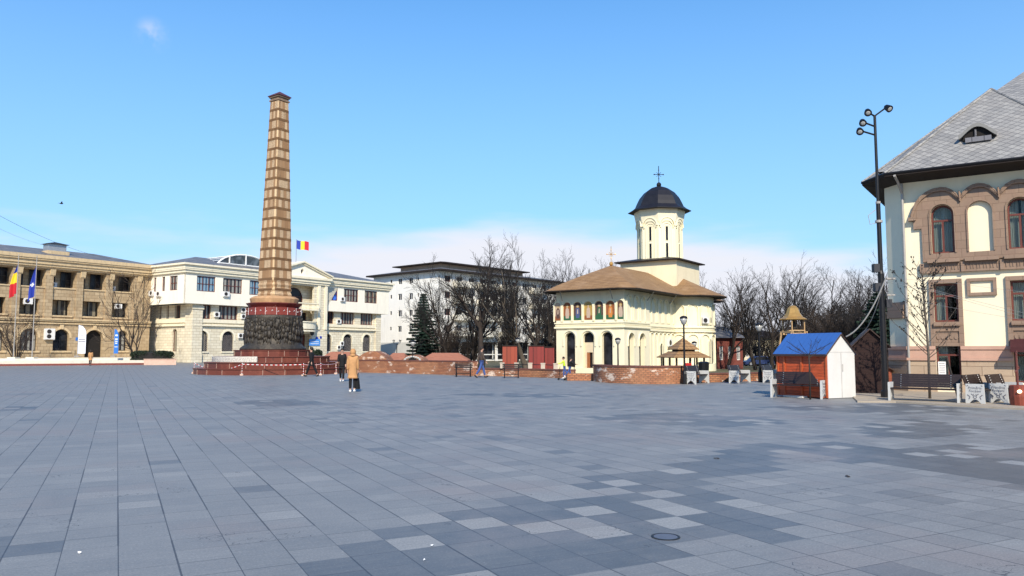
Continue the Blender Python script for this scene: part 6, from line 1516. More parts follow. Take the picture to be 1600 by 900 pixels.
# ------------------------------------------------------------------ benches
def side_panel(b, x, th=.06, w=.52, h=.62):
    # cast panel in the yz plane at x, arch cut out at the foot, raised arm
    pts = [(-w/2, 0), (-w/2+.07, 0), (-w/2+.09, .05)]+[(-w*.30+w*.60*i/8, .05+.12*math.sin(math.pi*i/8)) for i in range(9)]+[(w/2-.09, .05), (w/2-.07, 0), (w/2, 0), (w/2-.02, h), (-w/2+.02, h)]
    n = len(pts); tri = tessellate_polygon([[Vector((p[0], p[1], 0)) for p in pts]])
    b.add([(x, p[0], p[1]) for p in pts]+[(x+th, p[0], p[1]) for p in pts], [tuple(q) for q in tri]+[tuple(n+i for i in q[::-1]) for q in tri]+[(i, (i+1) % n, n+(i+1) % n, n+i) for i in range(n)])
def make_bench(lab, L, loc, ang, letters=True, grp='dark slatted benches with white cast ends'):
    t = thing('bench', lab, 'bench', loc, ang, grp)     # seat runs along x, sitter faces -y
    for x in (0, L-.06):
        b = MB(); side_panel(b, x); po = b.build('end_panel', M['concrete'], t)
        outs = -1 if x == 0 else 1; xo = -.004 if x == 0 else L+.004
        m = MB(lambda u, d, z, xo=xo, outs=outs: (xo+outs*d*.5, -u*outs*-1*-1 if False else (-u if outs < 0 else u), z))
        if letters:
            for txt, z in (('Primăria', .50), ('Focșani', .41)):
                V, F = text_data(txt, .105, .002, .2); m.add([(v[0], v[2], z+v[1]) for v in V], F)
        for s_ in (-1, 1):
            m.tube([(s_*.20, .002, .30), (s_*.13, .002, .24), (s_*.16, .002, .17)], .012, 4); m.tube([(s_*.10, .002, .33), (s_*.04, .002, .28), (s_*.03, .002, .33)], .010, 4); m.tube([(s_*.21, .002, .55), (s_*.17, .002, .58)], .009, 4)
        for i in range(8): a_ = i*math.pi/4; m.tube([(.045*math.cos(a_), .002, .235+.04*math.sin(a_)), (.045*math.cos(a_+.8), .002, .235+.04*math.sin(a_+.8))], .009, 4)
        m.build('panel_lettering', M['ink'], po)
    b = MB()
    for i in range(6): y = -.20+i*.075; b.box(.062, L-.062, y, y+.07, .41, .45)
    b.build('seat', M['slat_wood'], t)
    b = MB()
    for i in range(6):
        z = .47+i*.068; y = .20+i*.022; b.add([(.02, y, z), (L-.02, y, z), (L-.02, y+.03, z), (.02, y+.03, z), (.02, y+.02, z+.066), (L-.02, y+.02, z+.066), (L-.02, y+.05, z+.066), (.02, y+.05, z+.066)], [(0, 3, 2, 1), (4, 5, 6, 7), (0, 1, 5, 4), (1, 2, 6, 5), (2, 3, 7, 6), (3, 0, 4, 7)])
    b.build('backrest', M['slat_wood'], t)
    b = MB()
    for x in (.28, L-.28):
        b.tube([(x, .18, .40), (x, .255, .52), (x, .37, .86)], .016, 5)
        for i in range(6): b.ell((x, .20+i*.022-.006, .50+i*.068), (.016, .012, .016), 6, 4)
    b.build('back_brackets', M['steel'], t); return t
dB = Vector((.78, -.62)).normalized(); angB = math.atan2(dB.y, dB.x)
e = G(1391, 627.5); make_bench('long dark slatted bench with white ends in front of the ornate house tree', 1.95, (e.x, e.y, 0.0), angB)
e = G(1208, 620.5); make_bench('dark slatted bench with white ends in front of the orange stall boards', 1.72, (e.x, e.y, 0), angB)
angS = math.atan2(S.y, S.x)
def end_bench(px, py, lab, ang=angS, L=1.8, lift=0): e = G(px, py); return make_bench(lab, L, (e.x, e.y, lift), ang)
end_bench(1524, 633, 'end on bench with white lettered panel, left of the pair before the ornate house', R(42), 1.6)
end_bench(1560.5, 632, 'end on bench with white lettered panel, right of the pair near the wooden tub', R(42), 1.6)
end_bench(1079.5, 600.5, 'white ended bench standing right beside the tallest globe lamp')
end_bench(1147, 599.0, 'white ended bench at the low dark wall, midway between church and stall')
end_bench(1200, 598.0, 'white ended bench partly hidden by the bench in front of the stall')
def iron_bench(px0, px1, py, lab):
    a, c = G(px0, py), G(px1, py); L = (c-a).length; t = thing('iron_bench', lab, 'bench', a, 0, 'dark iron benches by the brick wall')
    b = MB()
    for x in (.12, L-.12):
        b.tube([(x, -.25, 0), (x, -.2, .4), (x, .18, .42), (x, .28, .82)], .03, 6); b.tube([(x, .3, 0), (x, .1, .3), (x, -.2, .42)], .03, 6); b.tube([(x, -.26, .42), (x, -.28, .62), (x, .2, .64)], .02, 6)
        b.tube([(x, -.12, .02), (x, .0, .14), (x, .14, .02)], .02, 5)
    b.tube([(.12, .02, .2), (L-.12, .02, .2)], .02, 5); b.build('iron_frame', M['black'], t)
    b = MB(); 
    for i in range(4): b.box(0, L, -.24+i*.11, -.15+i*.11, .43, .46)
    b.build('seat', M['slat_wood'], t); b = MB()
    for i in range(3): b.box(0, L, .19+i*.03, .22+i*.03, .54+i*.1, .62+i*.1)
    b.build('backrest', M['slat_wood'], t)
iron_bench(710, 738, 588.8, 'dark iron bench against the long brick wall, left of the walking man')
iron_bench(785, 813, 590.6, 'dark iron bench before the stone bollards, right of the walking man')
# wooden tub with lit lantern and post at the right edge
e = G(1596, 636); t = thing('wooden_tub', 'reddish wooden tub with a lit warm lamp at the right edge', 'tub', e, -.5)
b = MB(); b.lathe([(.26, 0), (.29, .3), (.28, .6), (.25, .62)], 14); b.build('tub', slats('tub_boards', (.24, .05, .025), .07, 0), t)
b = MB(); b.ell((-.05, -.30, .45), (.06, .05, .05), 10, 6); b.build('lamp_globe', M['lit'], t)
b = MB(); b.tube([(-.06, 0, .6), (-.06, 0, 1.6)], .03, 8); b.tube([(-.06, 0, .9), (-.10, -.02, 1.0), (-.02, .02, 1.1), (-.06, 0, 1.2)], .03, 5); b.build('twisted_post', M['win_brown'], t)
# bins
def bin_(px, Y, zb, h, r, lab):
    e = AT(px, 548, Y); t = thing('litter_bin', lab, 'bin', (e.x, e.y, zb)); b = MB(); b.lathe([(r*.85, 0), (r, h*.9), (r*.97, h*.9)], 12); b.build('body', M['black'], t); b = MB(); b.lathe([(r*1.08, h*.9), (r*1.08, h*.95), (r*.6, h)], 12); b.build('lid', M['black'], t)
bin_(1099, 39.5, 0, 1.05, .28, 'black round litter bin behind the bench near the tall lamp')
e = AT(1076, 580, 39); t = thing('notice_board', 'tilted red board leaning behind the tallest lamp post', 'board', (e.x, e.y, 0), .2)
b = MB(); b.slab([(-.1, .45), (.22, .45), (.16, .98), (-.2, .98)], [], 0, .04); b.build('red_panel', plain('red_enamel', (.42, .02, .02), .4, .1), t); b = MB(); b.box(-.08, -.04, .041, .08, 0, .9); b.box(.1, .14, .041, .08, 0, .9); b.build('legs', M['black'], t)
# ------------------------------------------------------------------ trees
def bare_tree(seed, H, trunk_h, r0, nmain=5, spread=.55, lean=(0, 0), dens=1.0, twist=.18, multi=0, maxl=4, rmin=.012):
    rn = random.Random(seed); T = MB(); Cw = MB()
    def br(p, d, L, r, lvl):
        ns = (5, 5, 4, 3, 2)[lvl]; pts = [p.copy()]; ra = [r]; dd = d.copy(); q = p.copy()
        for i in range(ns):
            dd = (dd+Vector((rn.gauss(0, twist), rn.gauss(0, twist), rn.gauss(0, twist*.5)+(.10 if lvl > 1 else .05)))).normalized()
            q = q+dd*(L/ns); pts.append(q.copy()); ra.append(max(rmin*.7, r*(1-(.62 if lvl else .45)*(i+1)/ns)))
        mb = T if lvl <= 1 else Cw
        mb.tube(pts, ra, (8, 6, 4, 3, 3)[lvl], cap=False)
        if lvl >= maxl: return
        nch = int(round((nmain, 6.5, 6, 4.6)[lvl]*dens*rn.uniform(.85, 1.15)))
        for k in range(nch):
            if lvl == 0: u = rn.uniform(.72, 1.0) if not multi else rn.uniform(.3, 1)
            else: u = .22+.78*(k+rn.random())/nch
            f = u*ns; i = min(int(f), ns-1); pos = pts[i].lerp(pts[i+1], f-i); base = (pts[i+1]-pts[i]).normalized()
            az = rn.uniform(0, 2*math.pi) if lvl else (2*math.pi*k/nch+rn.uniform(-.4, .4))
            perp = base.cross(Vector((math.cos(az), math.sin(az), .01))).normalized()
            ang = rn.uniform(.35, .8)*(spread/.55) if lvl else rn.uniform(.18, .55)*(spread/.55)
            nd = (base*math.cos(ang)+perp*math.sin(ang)).normalized()
            rr = ra[i]*rn.uniform(.45, .62) if lvl else ra[i]*rn.uniform(.5, .7)
            LL = (H-trunk_h)*rn.uniform(.62, .88) if lvl == 0 else L*rn.uniform(.38, .62)*(1.15-.45*u)
            br(pos, nd, LL, max(rmin, rr), lvl+1)
        if lvl == 0: br(pts[-1], (dd+Vector((0, 0, .5))).normalized(), (H-trunk_h)*.92, ra[-1]*.8, 1)
    if multi:
        for k in range(multi):
            az = 2*math.pi*k/multi+rn.uniform(-.4, .4); a = rn.uniform(.12, .38); br(Vector((math.cos(az)*.15, math.sin(az)*.15, 0)), Vector((math.sin(a)*math.cos(az), math.sin(a)*math.sin(az), math.cos(a))), trunk_h, r0*rn.uniform(.7, 1), 0)
    else: br(Vector((0, 0, 0)), Vector((lean[0], lean[1], 1)).normalized(), trunk_h, r0, 0)
    return T, Cw
def place_tree(name, lab, TC_, loc, bark='bark', tw='twig', group='bare winter trees', rz=0, sc=1):
    t = thing(name, lab, 'tree', loc, rz, group); T, Cw = TC_; T.build('trunk', M[bark], t, recalc=False, smooth=True); Cw.build('crown', M[tw], t, recalc=False); t.scale = (sc,)*3; return t
def root(px, Y, z=-.46): p = AT(px, 548, Y); return (p.x, p.y, z)
def hgt(px, pytop, Y, z=-.46): return AT(px, pytop, Y).z-z
G_C = 'bare trees in front of the apartment block'; G_R = 'bare park trees behind the church and stalls'
# bigger trees in the middle
H = hgt(748, 360, 74)
place_tree('bare_tree', 'tallest bare tree in front of the apartment block, leaning right at its foot', bare_tree(21, H*.86, H*.34, .34, 5, .60, (-.10, .0), 1.15), root(752, 74), group=G_C)
H = hgt(820, 372, 76)
place_tree('bare_tree', 'bare tree with pale trunk between the orange and red booths', bare_tree(33, H*.86, H*.32, .30, 5, .52, (0, 0), 1.0), root(822, 76), group=G_C, bark='bark_pale')
tvar = []
def variant(seed, **k): 
    return bare_tree(seed, 12.0, k.pop('th', 3.6), k.pop('r', .26), **k)
v1 = place_tree('bare_tree', 'dense bare tree just right of the spruce', variant(5, nmain=6, spread=.6, dens=1.18), root(700, 78), group=G_C, rz=1, sc=hgt(700, 408, 78)/13.2)
v2 = place_tree('bare_tree', 'slender bare tree next to the church wall, right of the red booths', variant(8, nmain=6, spread=.5, dens=1.15), root(856, 80), group=G_C, rz=.3, sc=hgt(856, 425, 80)/13.2)
copy_tree(v1, root(728, 82), 2.2, 'dense bare tree just left of the tallest one', hgt(728, 410, 82)/13.2)
copy_tree(v2, root(786, 84), 4.0, 'thin bare tree behind the orange booth', hgt(786, 392, 84)/13.2)
copy_tree(v1, root(838, 88), 4.4, 'bare tree behind the bright red booth', hgt(838, 395, 88)/13.2)
v3 = place_tree('bare_tree', 'bare treetop rising left of the church roof cross, behind the church', variant(13, nmain=6, spread=.62, dens=.9), root(886, 118), group=G_R, rz=.3, sc=hgt(886, 392, 118)/13.2)
copy_tree(v2, root(925, 125), 1.4, 'bare treetop just left of the small cross on the church roof', hgt(925, 400, 125)/13.2)
copy_tree(v1, root(905, 130), 3.4, 'fainter bare treetop between two others behind the church roof', hgt(905, 408, 130)/13.2)
copy_tree(v3, root(955, 132), 2.4, 'bare treetop right of the small roof cross', hgt(955, 405, 132)/13.2)
v4 = place_tree('bare_tree', 'tall bare tree with forked trunk left of the bell tower', variant(17, nmain=5, spread=.45, dens=.92, th=4.2), root(1180, 82), group=G_R, rz=.3, sc=hgt(1180, 415, 82)/13.2)
v5 = place_tree('bare_tree', 'bare tree directly behind the bell tower roof', variant(29, nmain=6, spread=.5, dens=.92, th=3.2), root(1247, 86), group=G_R, rz=1.3, sc=hgt(1247, 408, 86)/13.2)
rt_ = [(v3, 1112, 96, 415, .5, 'bare tree touching the right side of the church block'), (v5, 1137, 88, 418, 2.1, 'bare tree standing close right of the church apse'),
       (v3, 1158, 104, 422, 3.0, 'bare tree behind the dark red house'), (v4, 1205, 78, 412, 1.2, 'bare tree with the thickest trunk behind the white ended benches'),
       (v4, 1222, 98, 410, 4.1, 'bare tree half hidden behind the bell tower on its left'), (v3, 1270, 92, 412, .2, 'bare tree right of the bell tower roof'),
       (v3, 1290, 80, 405, 5.2, 'airy bare tree above the stall ridge'), (v4, 1315, 90, 418, 2.9, 'narrow bare tree right above the white gable'),
       (v3, 1332, 78, 410, 5.1, 'bare tree between the white gable and the mast'), (v5, 1358, 86, 402, 3.6, 'bare tree just left of the mast'),
       (v5, 1378, 74, 398, 1.9, 'bare tree behind the mast at the house corner'),
       (v4, 1258, 110, 424, .9, 'distant bare tree seen through the bell tower')]
for v, px, Y, top, rz, lab in rt_: copy_tree(v, root(px, Y), rz, lab, hgt(px, top, Y)/13.2)['group'] = G_R
# shrubs: thick brown undergrowth at the right
def shrub(seed, H, n=34, w=1.0):
    rn = random.Random(seed); S1 = MB(); S2 = MB()
    for i in range(n):
        az = rn.uniform(0, 6.28); a = rn.uniform(.05, .6)*w; p = Vector((math.cos(az)*.3, math.sin(az)*.3, 0)); d = Vector((math.sin(a)*math.cos(az), math.sin(a)*math.sin(az), math.cos(a)))
        L = H*rn.uniform(.7, 1.05); q = [p]; 
        for k in range(4): d = (d+Vector((rn.gauss(0, .12), rn.gauss(0, .12), .02))).normalized(); q.append(q[-1]+d*L/4)
        S1.tube(q, [.05, .04, .03, .02, .012], 4, False)
        for k in range(26):
            u = rn.uniform(.2, 1)*4; j = min(int(u), 3); b0_ = q[j].lerp(q[j+1], u-j); dd = (d+Vector((rn.gauss(0, .7), rn.gauss(0, .7), rn.gauss(.1, .4)))).normalized(); l = H*rn.uniform(.1, .25)
            S2.tube([b0_, b0_+dd*l*.5, b0_+dd*l+Vector((0, 0, .06))], [.014, .012, .008], 3, False)
            for m_ in range(3): e_ = b0_+dd*l*rn.uniform(.3, 1); S2.tube([e_, e_+Vector((rn.gauss(0, .25), rn.gauss(0, .25), rn.gauss(.1, .2)))*H*.14], [.009, .007], 3, False)
    return S1, S2
def place_shrub(lab, mbs, loc, group, tw='twig', sc=1, rz=0, name='bare_shrub', cat='shrub'):
    t = thing(name, lab, cat, loc, rz, group); mbs[0].build('stems', M['bark'], t, recalc=False); mbs[1].build('twigs', M[tw], t, recalc=False); t.scale = (sc,)*3; return t
GS = 'bare shrubs under the park trees'
s1 = place_shrub('bushy bare shrub under the trees left of the bell tower', shrub(3, 5.0), root(1215, 88), GS, sc=1.0)
s2 = place_shrub('brown bare shrub right of the bell tower legs', shrub(4, 5.0, 40, 1.2), root(1275, 76), GS, tw='twig_brown', sc=1.15)
for s_, px, Y, sc, rz, lab in [(s1, 1128, 92, 1.3, 1, 'bare shrub right at the church apse'), (s2, 1300, 80, 1.2, 2, 'tall brown shrub above the stall ridge'), (s1, 1322, 74, 1.25, 3, 'bare shrub behind the white gable'), (s2, 1345, 78, 1.3, 4, 'tall shrub behind the brown shed'), (s1, 1366, 70, 1.25, 5, 'shrub behind the mast, nearest the ornate house'), (s1, 1150, 100, 1.25, .4, 'shrub behind the dark red house'), (s2, 1245, 95, 1.1, 1.7, 'shrub directly behind the bell tower'), (s1, 1185, 108, 1.2, 2.8, 'distant shrub between dark trunks'), (s2, 690, 92, 1.15, .6, 'bare shrub at the apartment shopfront, right of the spruce'), (s1, 735, 95, 1.2, 2.6, 'bare shrub behind the tallest tree foot'), (s1, 800, 98, 1.2, 3.6, 'bare shrub behind the orange booth'), (s2, 862, 96, 1.4, 4.6, 'bare shrub beside the left church corner'), (s2, 1330, 88, 1.6, .9, 'large brown shrub filling the gap left of the mast')]:
    copy_tree(s_, root(px, Y), rz, lab, sc)
# left trees
H = hgt(215, 425, 92, .6)
place_tree('bare_tree', 'many stemmed bare tree in front of the tan building, left of the hedge', bare_tree(41, H, 3.6, .11, 3, .5, multi=5, dens=.62, maxl=3, rmin=.02), (AT(210, 548, 93).x, 93, .5), bark='twig_brown', tw='twig_brown', group='bare trees before the tan building')
H = hgt(250, 500, 94, .6)
place_tree('bare_tree', 'thin young bare tree growing from the dark hedge', bare_tree(44, H, 3.2, .09, 4, .6, (-.0, 0), .7, maxl=3, rmin=.02), (AT(245, 548, 92).x, 92, .5), bark='bark_pale', tw='twig_brown', group='bare trees before the tan building')
place_shrub('leafless shrub between the two flagpoles', shrub(9, 5.6, 16, 1.1), (AT(26, 548, 88).x, 88, .6), 'shrub', tw='twig_brown')
# young tree with stake before the ornate house
def young(): 
    rn = random.Random(6); T = MB(); Cw = MB(); H = 4.2
    T.tube([(0, 0, 0), (.02, 0, 1.5), (-.03, .0, 2.8), (-.08, 0, H)], [.045, .04, .03, .012], 8)
    for i in range(34):
        z = 1.25+(H-1.35)*(i+rn.random()*.6)/34; az = rn.uniform(0, 6.28); L = (1.35-abs(z-1.9)*.30)*rn.uniform(.75, 1.1); L = max(.4, L*1.28)
        p = Vector((-.03*(z/H), 0, z)); d = Vector((math.cos(az), math.sin(az), rn.uniform(.5, 1.1))).normalized(); q = [p]
        for k in range(4): d = (d+Vector((rn.gauss(0, .08), rn.gauss(0, .08), .10))).normalized(); q.append(q[-1]+d*L/4)
        T.tube(q, [.013, .011, .009, .007, .004], 4, False)
        for k in range(9):
            u = rn.uniform(.25, 1)*4; j = min(int(u), 3); b0_ = q[j].lerp(q[j+1], u-j); dd = (d+Vector((rn.gauss(0, .5), rn.gauss(0, .5), .1))).normalized(); l = rn.uniform(.08, .3); Cw.tube([b0_, b0_+dd*l], [.0055, .004], 3, False)
            if rn.random() < (.75 if z > 2.4 else .25):
                for m_ in range(2): Cw.ell(b0_+dd*l*rn.uniform(.5, 1)+Vector((rn.gauss(0, .02),)*3), (rn.uniform(.012, .028),)*3, 5, 4)
    return T, Cw
e = G(1453, 625)
place_tree('young_tree', 'young bare tree with small clustered buds behind the long bench', young(), (e.x, e.y, .04), group='young trees', bark='bark_pale')
st = G(1497, 623.5); b = MB(); b.tube([(0, 0, 0), (-.35, -.05, 1.35)], .035, 7); tag(b.build('tree_stake', M['win_dark'], None, (st.x, st.y, 0.04)), 'leaning dark wooden stake right of the young tree', 'stake')
def sapling():
    rn = random.Random(2); T = MB(); Cw = MB(); H = 2.0
    T.tube([(0, 0, 0), (.01, 0, 1.0), (0, 0, 1.45)], [.03, .026, .02], 7)
    for i in range(9):
        az = i*.7; q = [Vector((0, 0, 1.35+.02*i))]; d = Vector((math.cos(az)*1.2, math.sin(az)*.6, rn.uniform(.3, .8))).normalized()
        for k in range(4): d = (d+Vector((rn.gauss(0, .1), rn.gauss(0, .1), .06))).normalized(); q.append(q[-1]+d*.19)
        T.tube(q, [.011, .009, .008, .006, .004], 4, False)
        for k in range(6): u = rn.uniform(.3, 1)*4; j = min(int(u), 3); b0_ = q[j].lerp(q[j+1], u-j); Cw.tube([b0_, b0_+(d+Vector((rn.gauss(0, .5), rn.gauss(0, .5), .1)))*.14], [.004, .003], 3, False)
    return T, Cw
e = G(1266, 624.5); place_tree('young_tree', 'small bare sapling standing in front of the orange stall boards', sapling(), e, group='young trees')
# spruce
def spruce(H, Rb, seed=3):
    rn = random.Random(seed); T = MB(); Cw = MB(); T.tube([(0, 0, 0), (0, 0, H*.98)], [.22, .02], 7)
    z = .5; n = 0
    while z < H*.98:
        f = 1-z/H; L = Rb*(f**.9)*rn.uniform(.82, 1.12)+.12; k = 12 if f > .3 else 8
        for i in range(k):
            az = 2*math.pi*i/k+n*.7+rn.uniform(-.2, .2); l = L*rn.uniform(.75, 1.1); dr = Vector((math.cos(az), math.sin(az), 0)); tip = dr*l
            P = lambda u: dr*l*u+Vector((0, 0, z-.30*l*u+.22*l*u*u))
            T.tube([P(0), P(.5), P(1)], [.03, .02, .008], 3, False)
            m = int(8+l*14)
            for j in range(m):
                u = (j+.5)/m; b0_ = P(u); side = Vector((-dr.y, dr.x, 0))
                for sg in (-1, 1):
                    ll = (.34*l*(1-u)+.16)*rn.uniform(.7, 1.2); e_ = b0_+(side*sg*.8+dr*.6).normalized()*ll+Vector((0, 0, -.10*ll+rn.gauss(0, .03)))
                    w_ = .085; up = Vector((0, 0, w_)); 
                    Cw.add([b0_+up*.8, e_+up*.2, e_-up*1.3, b0_-up*1.6], [(0, 1, 2, 3)])
                    o_ = dr*w_; Cw.add([b0_+o_, e_+o_*.4, e_-o_*.4, b0_-o_], [(0, 1, 2, 3)])
        z += .26+.10*f; n += 1
    return T, Cw
H = hgt(661, 455, 84); place_tree('spruce_tree', 'dark green pointed spruce before the white apartment gable', spruce(H, H*.30), root(661, 84), tw='needle', group='conifers')
H = hgt(1372, 450, 66); sp2 = place_tree('spruce_tree', 'broad dark conifer behind the brown shed and the mast', spruce(H, H*.52, 8), root(1376, 66), tw='needle', group='conifers')
# hedges with leaf-sized faces
def leaf_hedge(lab, loc, rz, w, d, h, n, round_=.25, name='hedge', seed=1, mat='hedge', cat='hedge'):
    rn = random.Random(seed); b = MB(); nx = 22
    t = thing(name, lab, cat, loc, rz)
    def sup(th, ph): 
        f = lambda v, e: math.copysign(abs(v)**e, v)
        return Vector((w/2*f(math.cos(th), .45)*f(math.cos(ph), .45), d/2*f(math.sin(th), .45)*f(math.cos(ph), .45), h*.5+h*.5*f(math.sin(ph), .5)))
    core = MB(); V = []; 
    for i in range(9):
        for j in range(20): V.append(sup(2*math.pi*j/20, -math.pi/2+math.pi*i/8)*.93)
    core.add(V, [(i*20+j, i*20+(j+1) % 20, (i+1)*20+(j+1) % 20, (i+1)*20+j) for i in range(8) for j in range(20)]); core.build('inner_twigs', M['twig'], t)
    for i in range(n):
        p = sup(rn.uniform(0, 6.283), math.asin(rn.uniform(-.9, 1)))*rn.uniform(.93, 1.05)
        a = Vector((rn.gauss(0, 1), rn.gauss(0, 1), rn.gauss(0, 1))).normalized()*rn.uniform(.05, .1); c = a.cross(Vector((rn.gauss(0, 1), rn.gauss(0, 1), rn.gauss(0, 1)))).normalized()*a.length*.6
        b.add([p-a, p+c, p+a, p-c], [(0, 1, 2, 3)])
    b.build('leaves', M[mat], t, recalc=False); return t
e = AT(238, 548, 89.8); leaf_hedge('clipped dark hedge at the corner between the tan and white buildings', (e.x, e.y, .1), .15, 4.5, 1.6, 1.45, 7000)
e = AT(493, 548, 62); leaf_hedge('dark round potted bush right of the bronze drum', (e.x, e.y, .55), 0, .95, .95, 1.1, 1500, name='round_bush', seed=4, cat='bush')
# ------------------------------------------------------------------ far buildings behind the park
def house(px0, px1, Y, ytop, wallm, roofm, lab, dep=9, nw=3, roofh=1.4, ang=0, hip=True):
    a, c = AT(px0, ytop, Y), AT(px1, ytop, Y); w = c.x-a.x; h = a.z+.46; t = thing('house', lab, 'house', (a.x, a.y, -.46), ang)
    b = MB(); ws = [((i+.3)*w/nw, (i+.7)*w/nw) for i in range(nw)]; b.slab(rect(0, w, 0, h), [rect(p, q, 1.0, min(h-.6, 2.6)) for p, q in ws], 0, .3); b.box(0, w, dep-.3, dep, 0, h); b.box(0, .3, .302, dep-.31, 0, h); b.box(w-.3, w, .302, dep-.31, 0, h); b.build('wall', M[wallm], t)
    for p, q in ws: window(t, p, q, 1.0, min(h-.6, 2.6), .12, 2, 2, 'win_white', 'glass')
    b = MB(); b.add([(-.5, -.5, h), (w+.5, -.5, h), (w+.5, dep+.5, h), (-.5, dep+.5, h), (min(3, w*.3), dep/2, h+roofh), (w-min(3, w*.3), dep/2, h+roofh)], [(0, 1, 5, 4), (1, 2, 5), (2, 3, 4, 5), (3, 0, 4), (0, 3, 2, 1)]); b.build('roof', M[roofm], t)
house(1120, 1160, 88, 528, 'red_wall', 'roof_grey', 'dark red single storey house right of the church apse')
house(1162, 1225, 125, 528, 'yellow_wall', 'soffit', 'pale yellow building glimpsed between the park trunks', nw=6)
house(1228, 1330, 135, 520, 'yellow_wall', 'roof_grey', 'far pale building behind the bell tower and stall', nw=8)
house(1335, 1420, 140, 515, 'red_wall', 'roof_grey', 'far dark building behind the mast', nw=6)
house(868, 935, 150, 530, 'red_wall', 'soffit', 'far dark building hidden behind the church corner', nw=5)
# parked cars behind the trees
def car(px, Y, col, lab, rz):
    p = AT(px, 548, Y); t = thing('parked_car', lab, 'car', (p.x, p.y, -.46), rz, 'cars parked beyond the park'); cm = plain('car_paint_'+col[0], col[1], .3, .03, 2)
    b = MB(); b.slab([(0, .25), (.1, .62), (.9, .78), (1.5, 1.30), (2.9, 1.36), (3.7, .86), (4.2, .80), (4.3, .3)], [], -.85, .85); b.build('body', cm, t)
    b = MB(); b.slab([(1.1, .80), (1.6, 1.24), (2.85, 1.30), (3.5, .86)], [], -.862, .862); b.build('windows', M['glass'], t)
    for x in (.8, 3.4):
        for y in (-.87, .72): b = MB(); b.slab([(x+.31*math.cos(i*math.pi/8), .31+.31*math.sin(i*math.pi/8)) for i in range(16)], [], y, y+.18); w = b.build('wheel', M['black'], t); b = MB(); b.slab([(x+.18*math.cos(i*math.pi/8), .31+.18*math.sin(i*math.pi/8)) for i in range(16)], [], y-.01, y+.19); b.build('rim', M['steel'], w)
car(1160, 104, ('blue', (.03, .05, .14)), 'blue car parked beyond the dark red house', .1); car(1178, 106, ('white', (.75, .75, .76)), 'white car parked between the dark trunks', .05); car(1198, 105, ('dark', (.05, .05, .06)), 'dark car parked behind the white ended benches', 0)
# ------------------------------------------------------------------ people
def skin_mesh(name, J_, E_, mat, parent, sub=1):
    me = bpy.data.meshes.new(name); names = list(J_); idx = {n: i for i, n in enumerate(names)}
    me.from_pydata([J_[n][0] for n in names], [(idx[a], idx[c]) for a, c in E_], [])
    o = bpy.data.objects.new(name, me); COL.objects.link(o)
    m = o.modifiers.new('skin', 'SKIN'); m.use_smooth_shade = True
    if not me.skin_vertices: me.skin_vertices.new() if hasattr(me.skin_vertices, 'new') else None
    for i, n in enumerate(names):
        r = J_[n][1]; me.skin_vertices[0].data[i].radius = (r, r) if isinstance(r, (int, float)) else r
    me.skin_vertices[0].data[0].use_root = True
    s = o.modifiers.new('sub', 'SUBSURF'); s.levels = sub; s.render_levels = sub
    dg = bpy.context.evaluated_depsgraph_get(); me2 = bpy.data.meshes.new_from_object(o.evaluated_get(dg)); bpy.data.objects.remove(o)
    me2.materials.clear(); me2.materials.append(mat); me2.polygons.foreach_set('use_smooth', [True]*len(me2.polygons)); me2.name = name
    o = bpy.data.objects.new(name, me2); COL.objects.link(o); o.parent = parent; return o
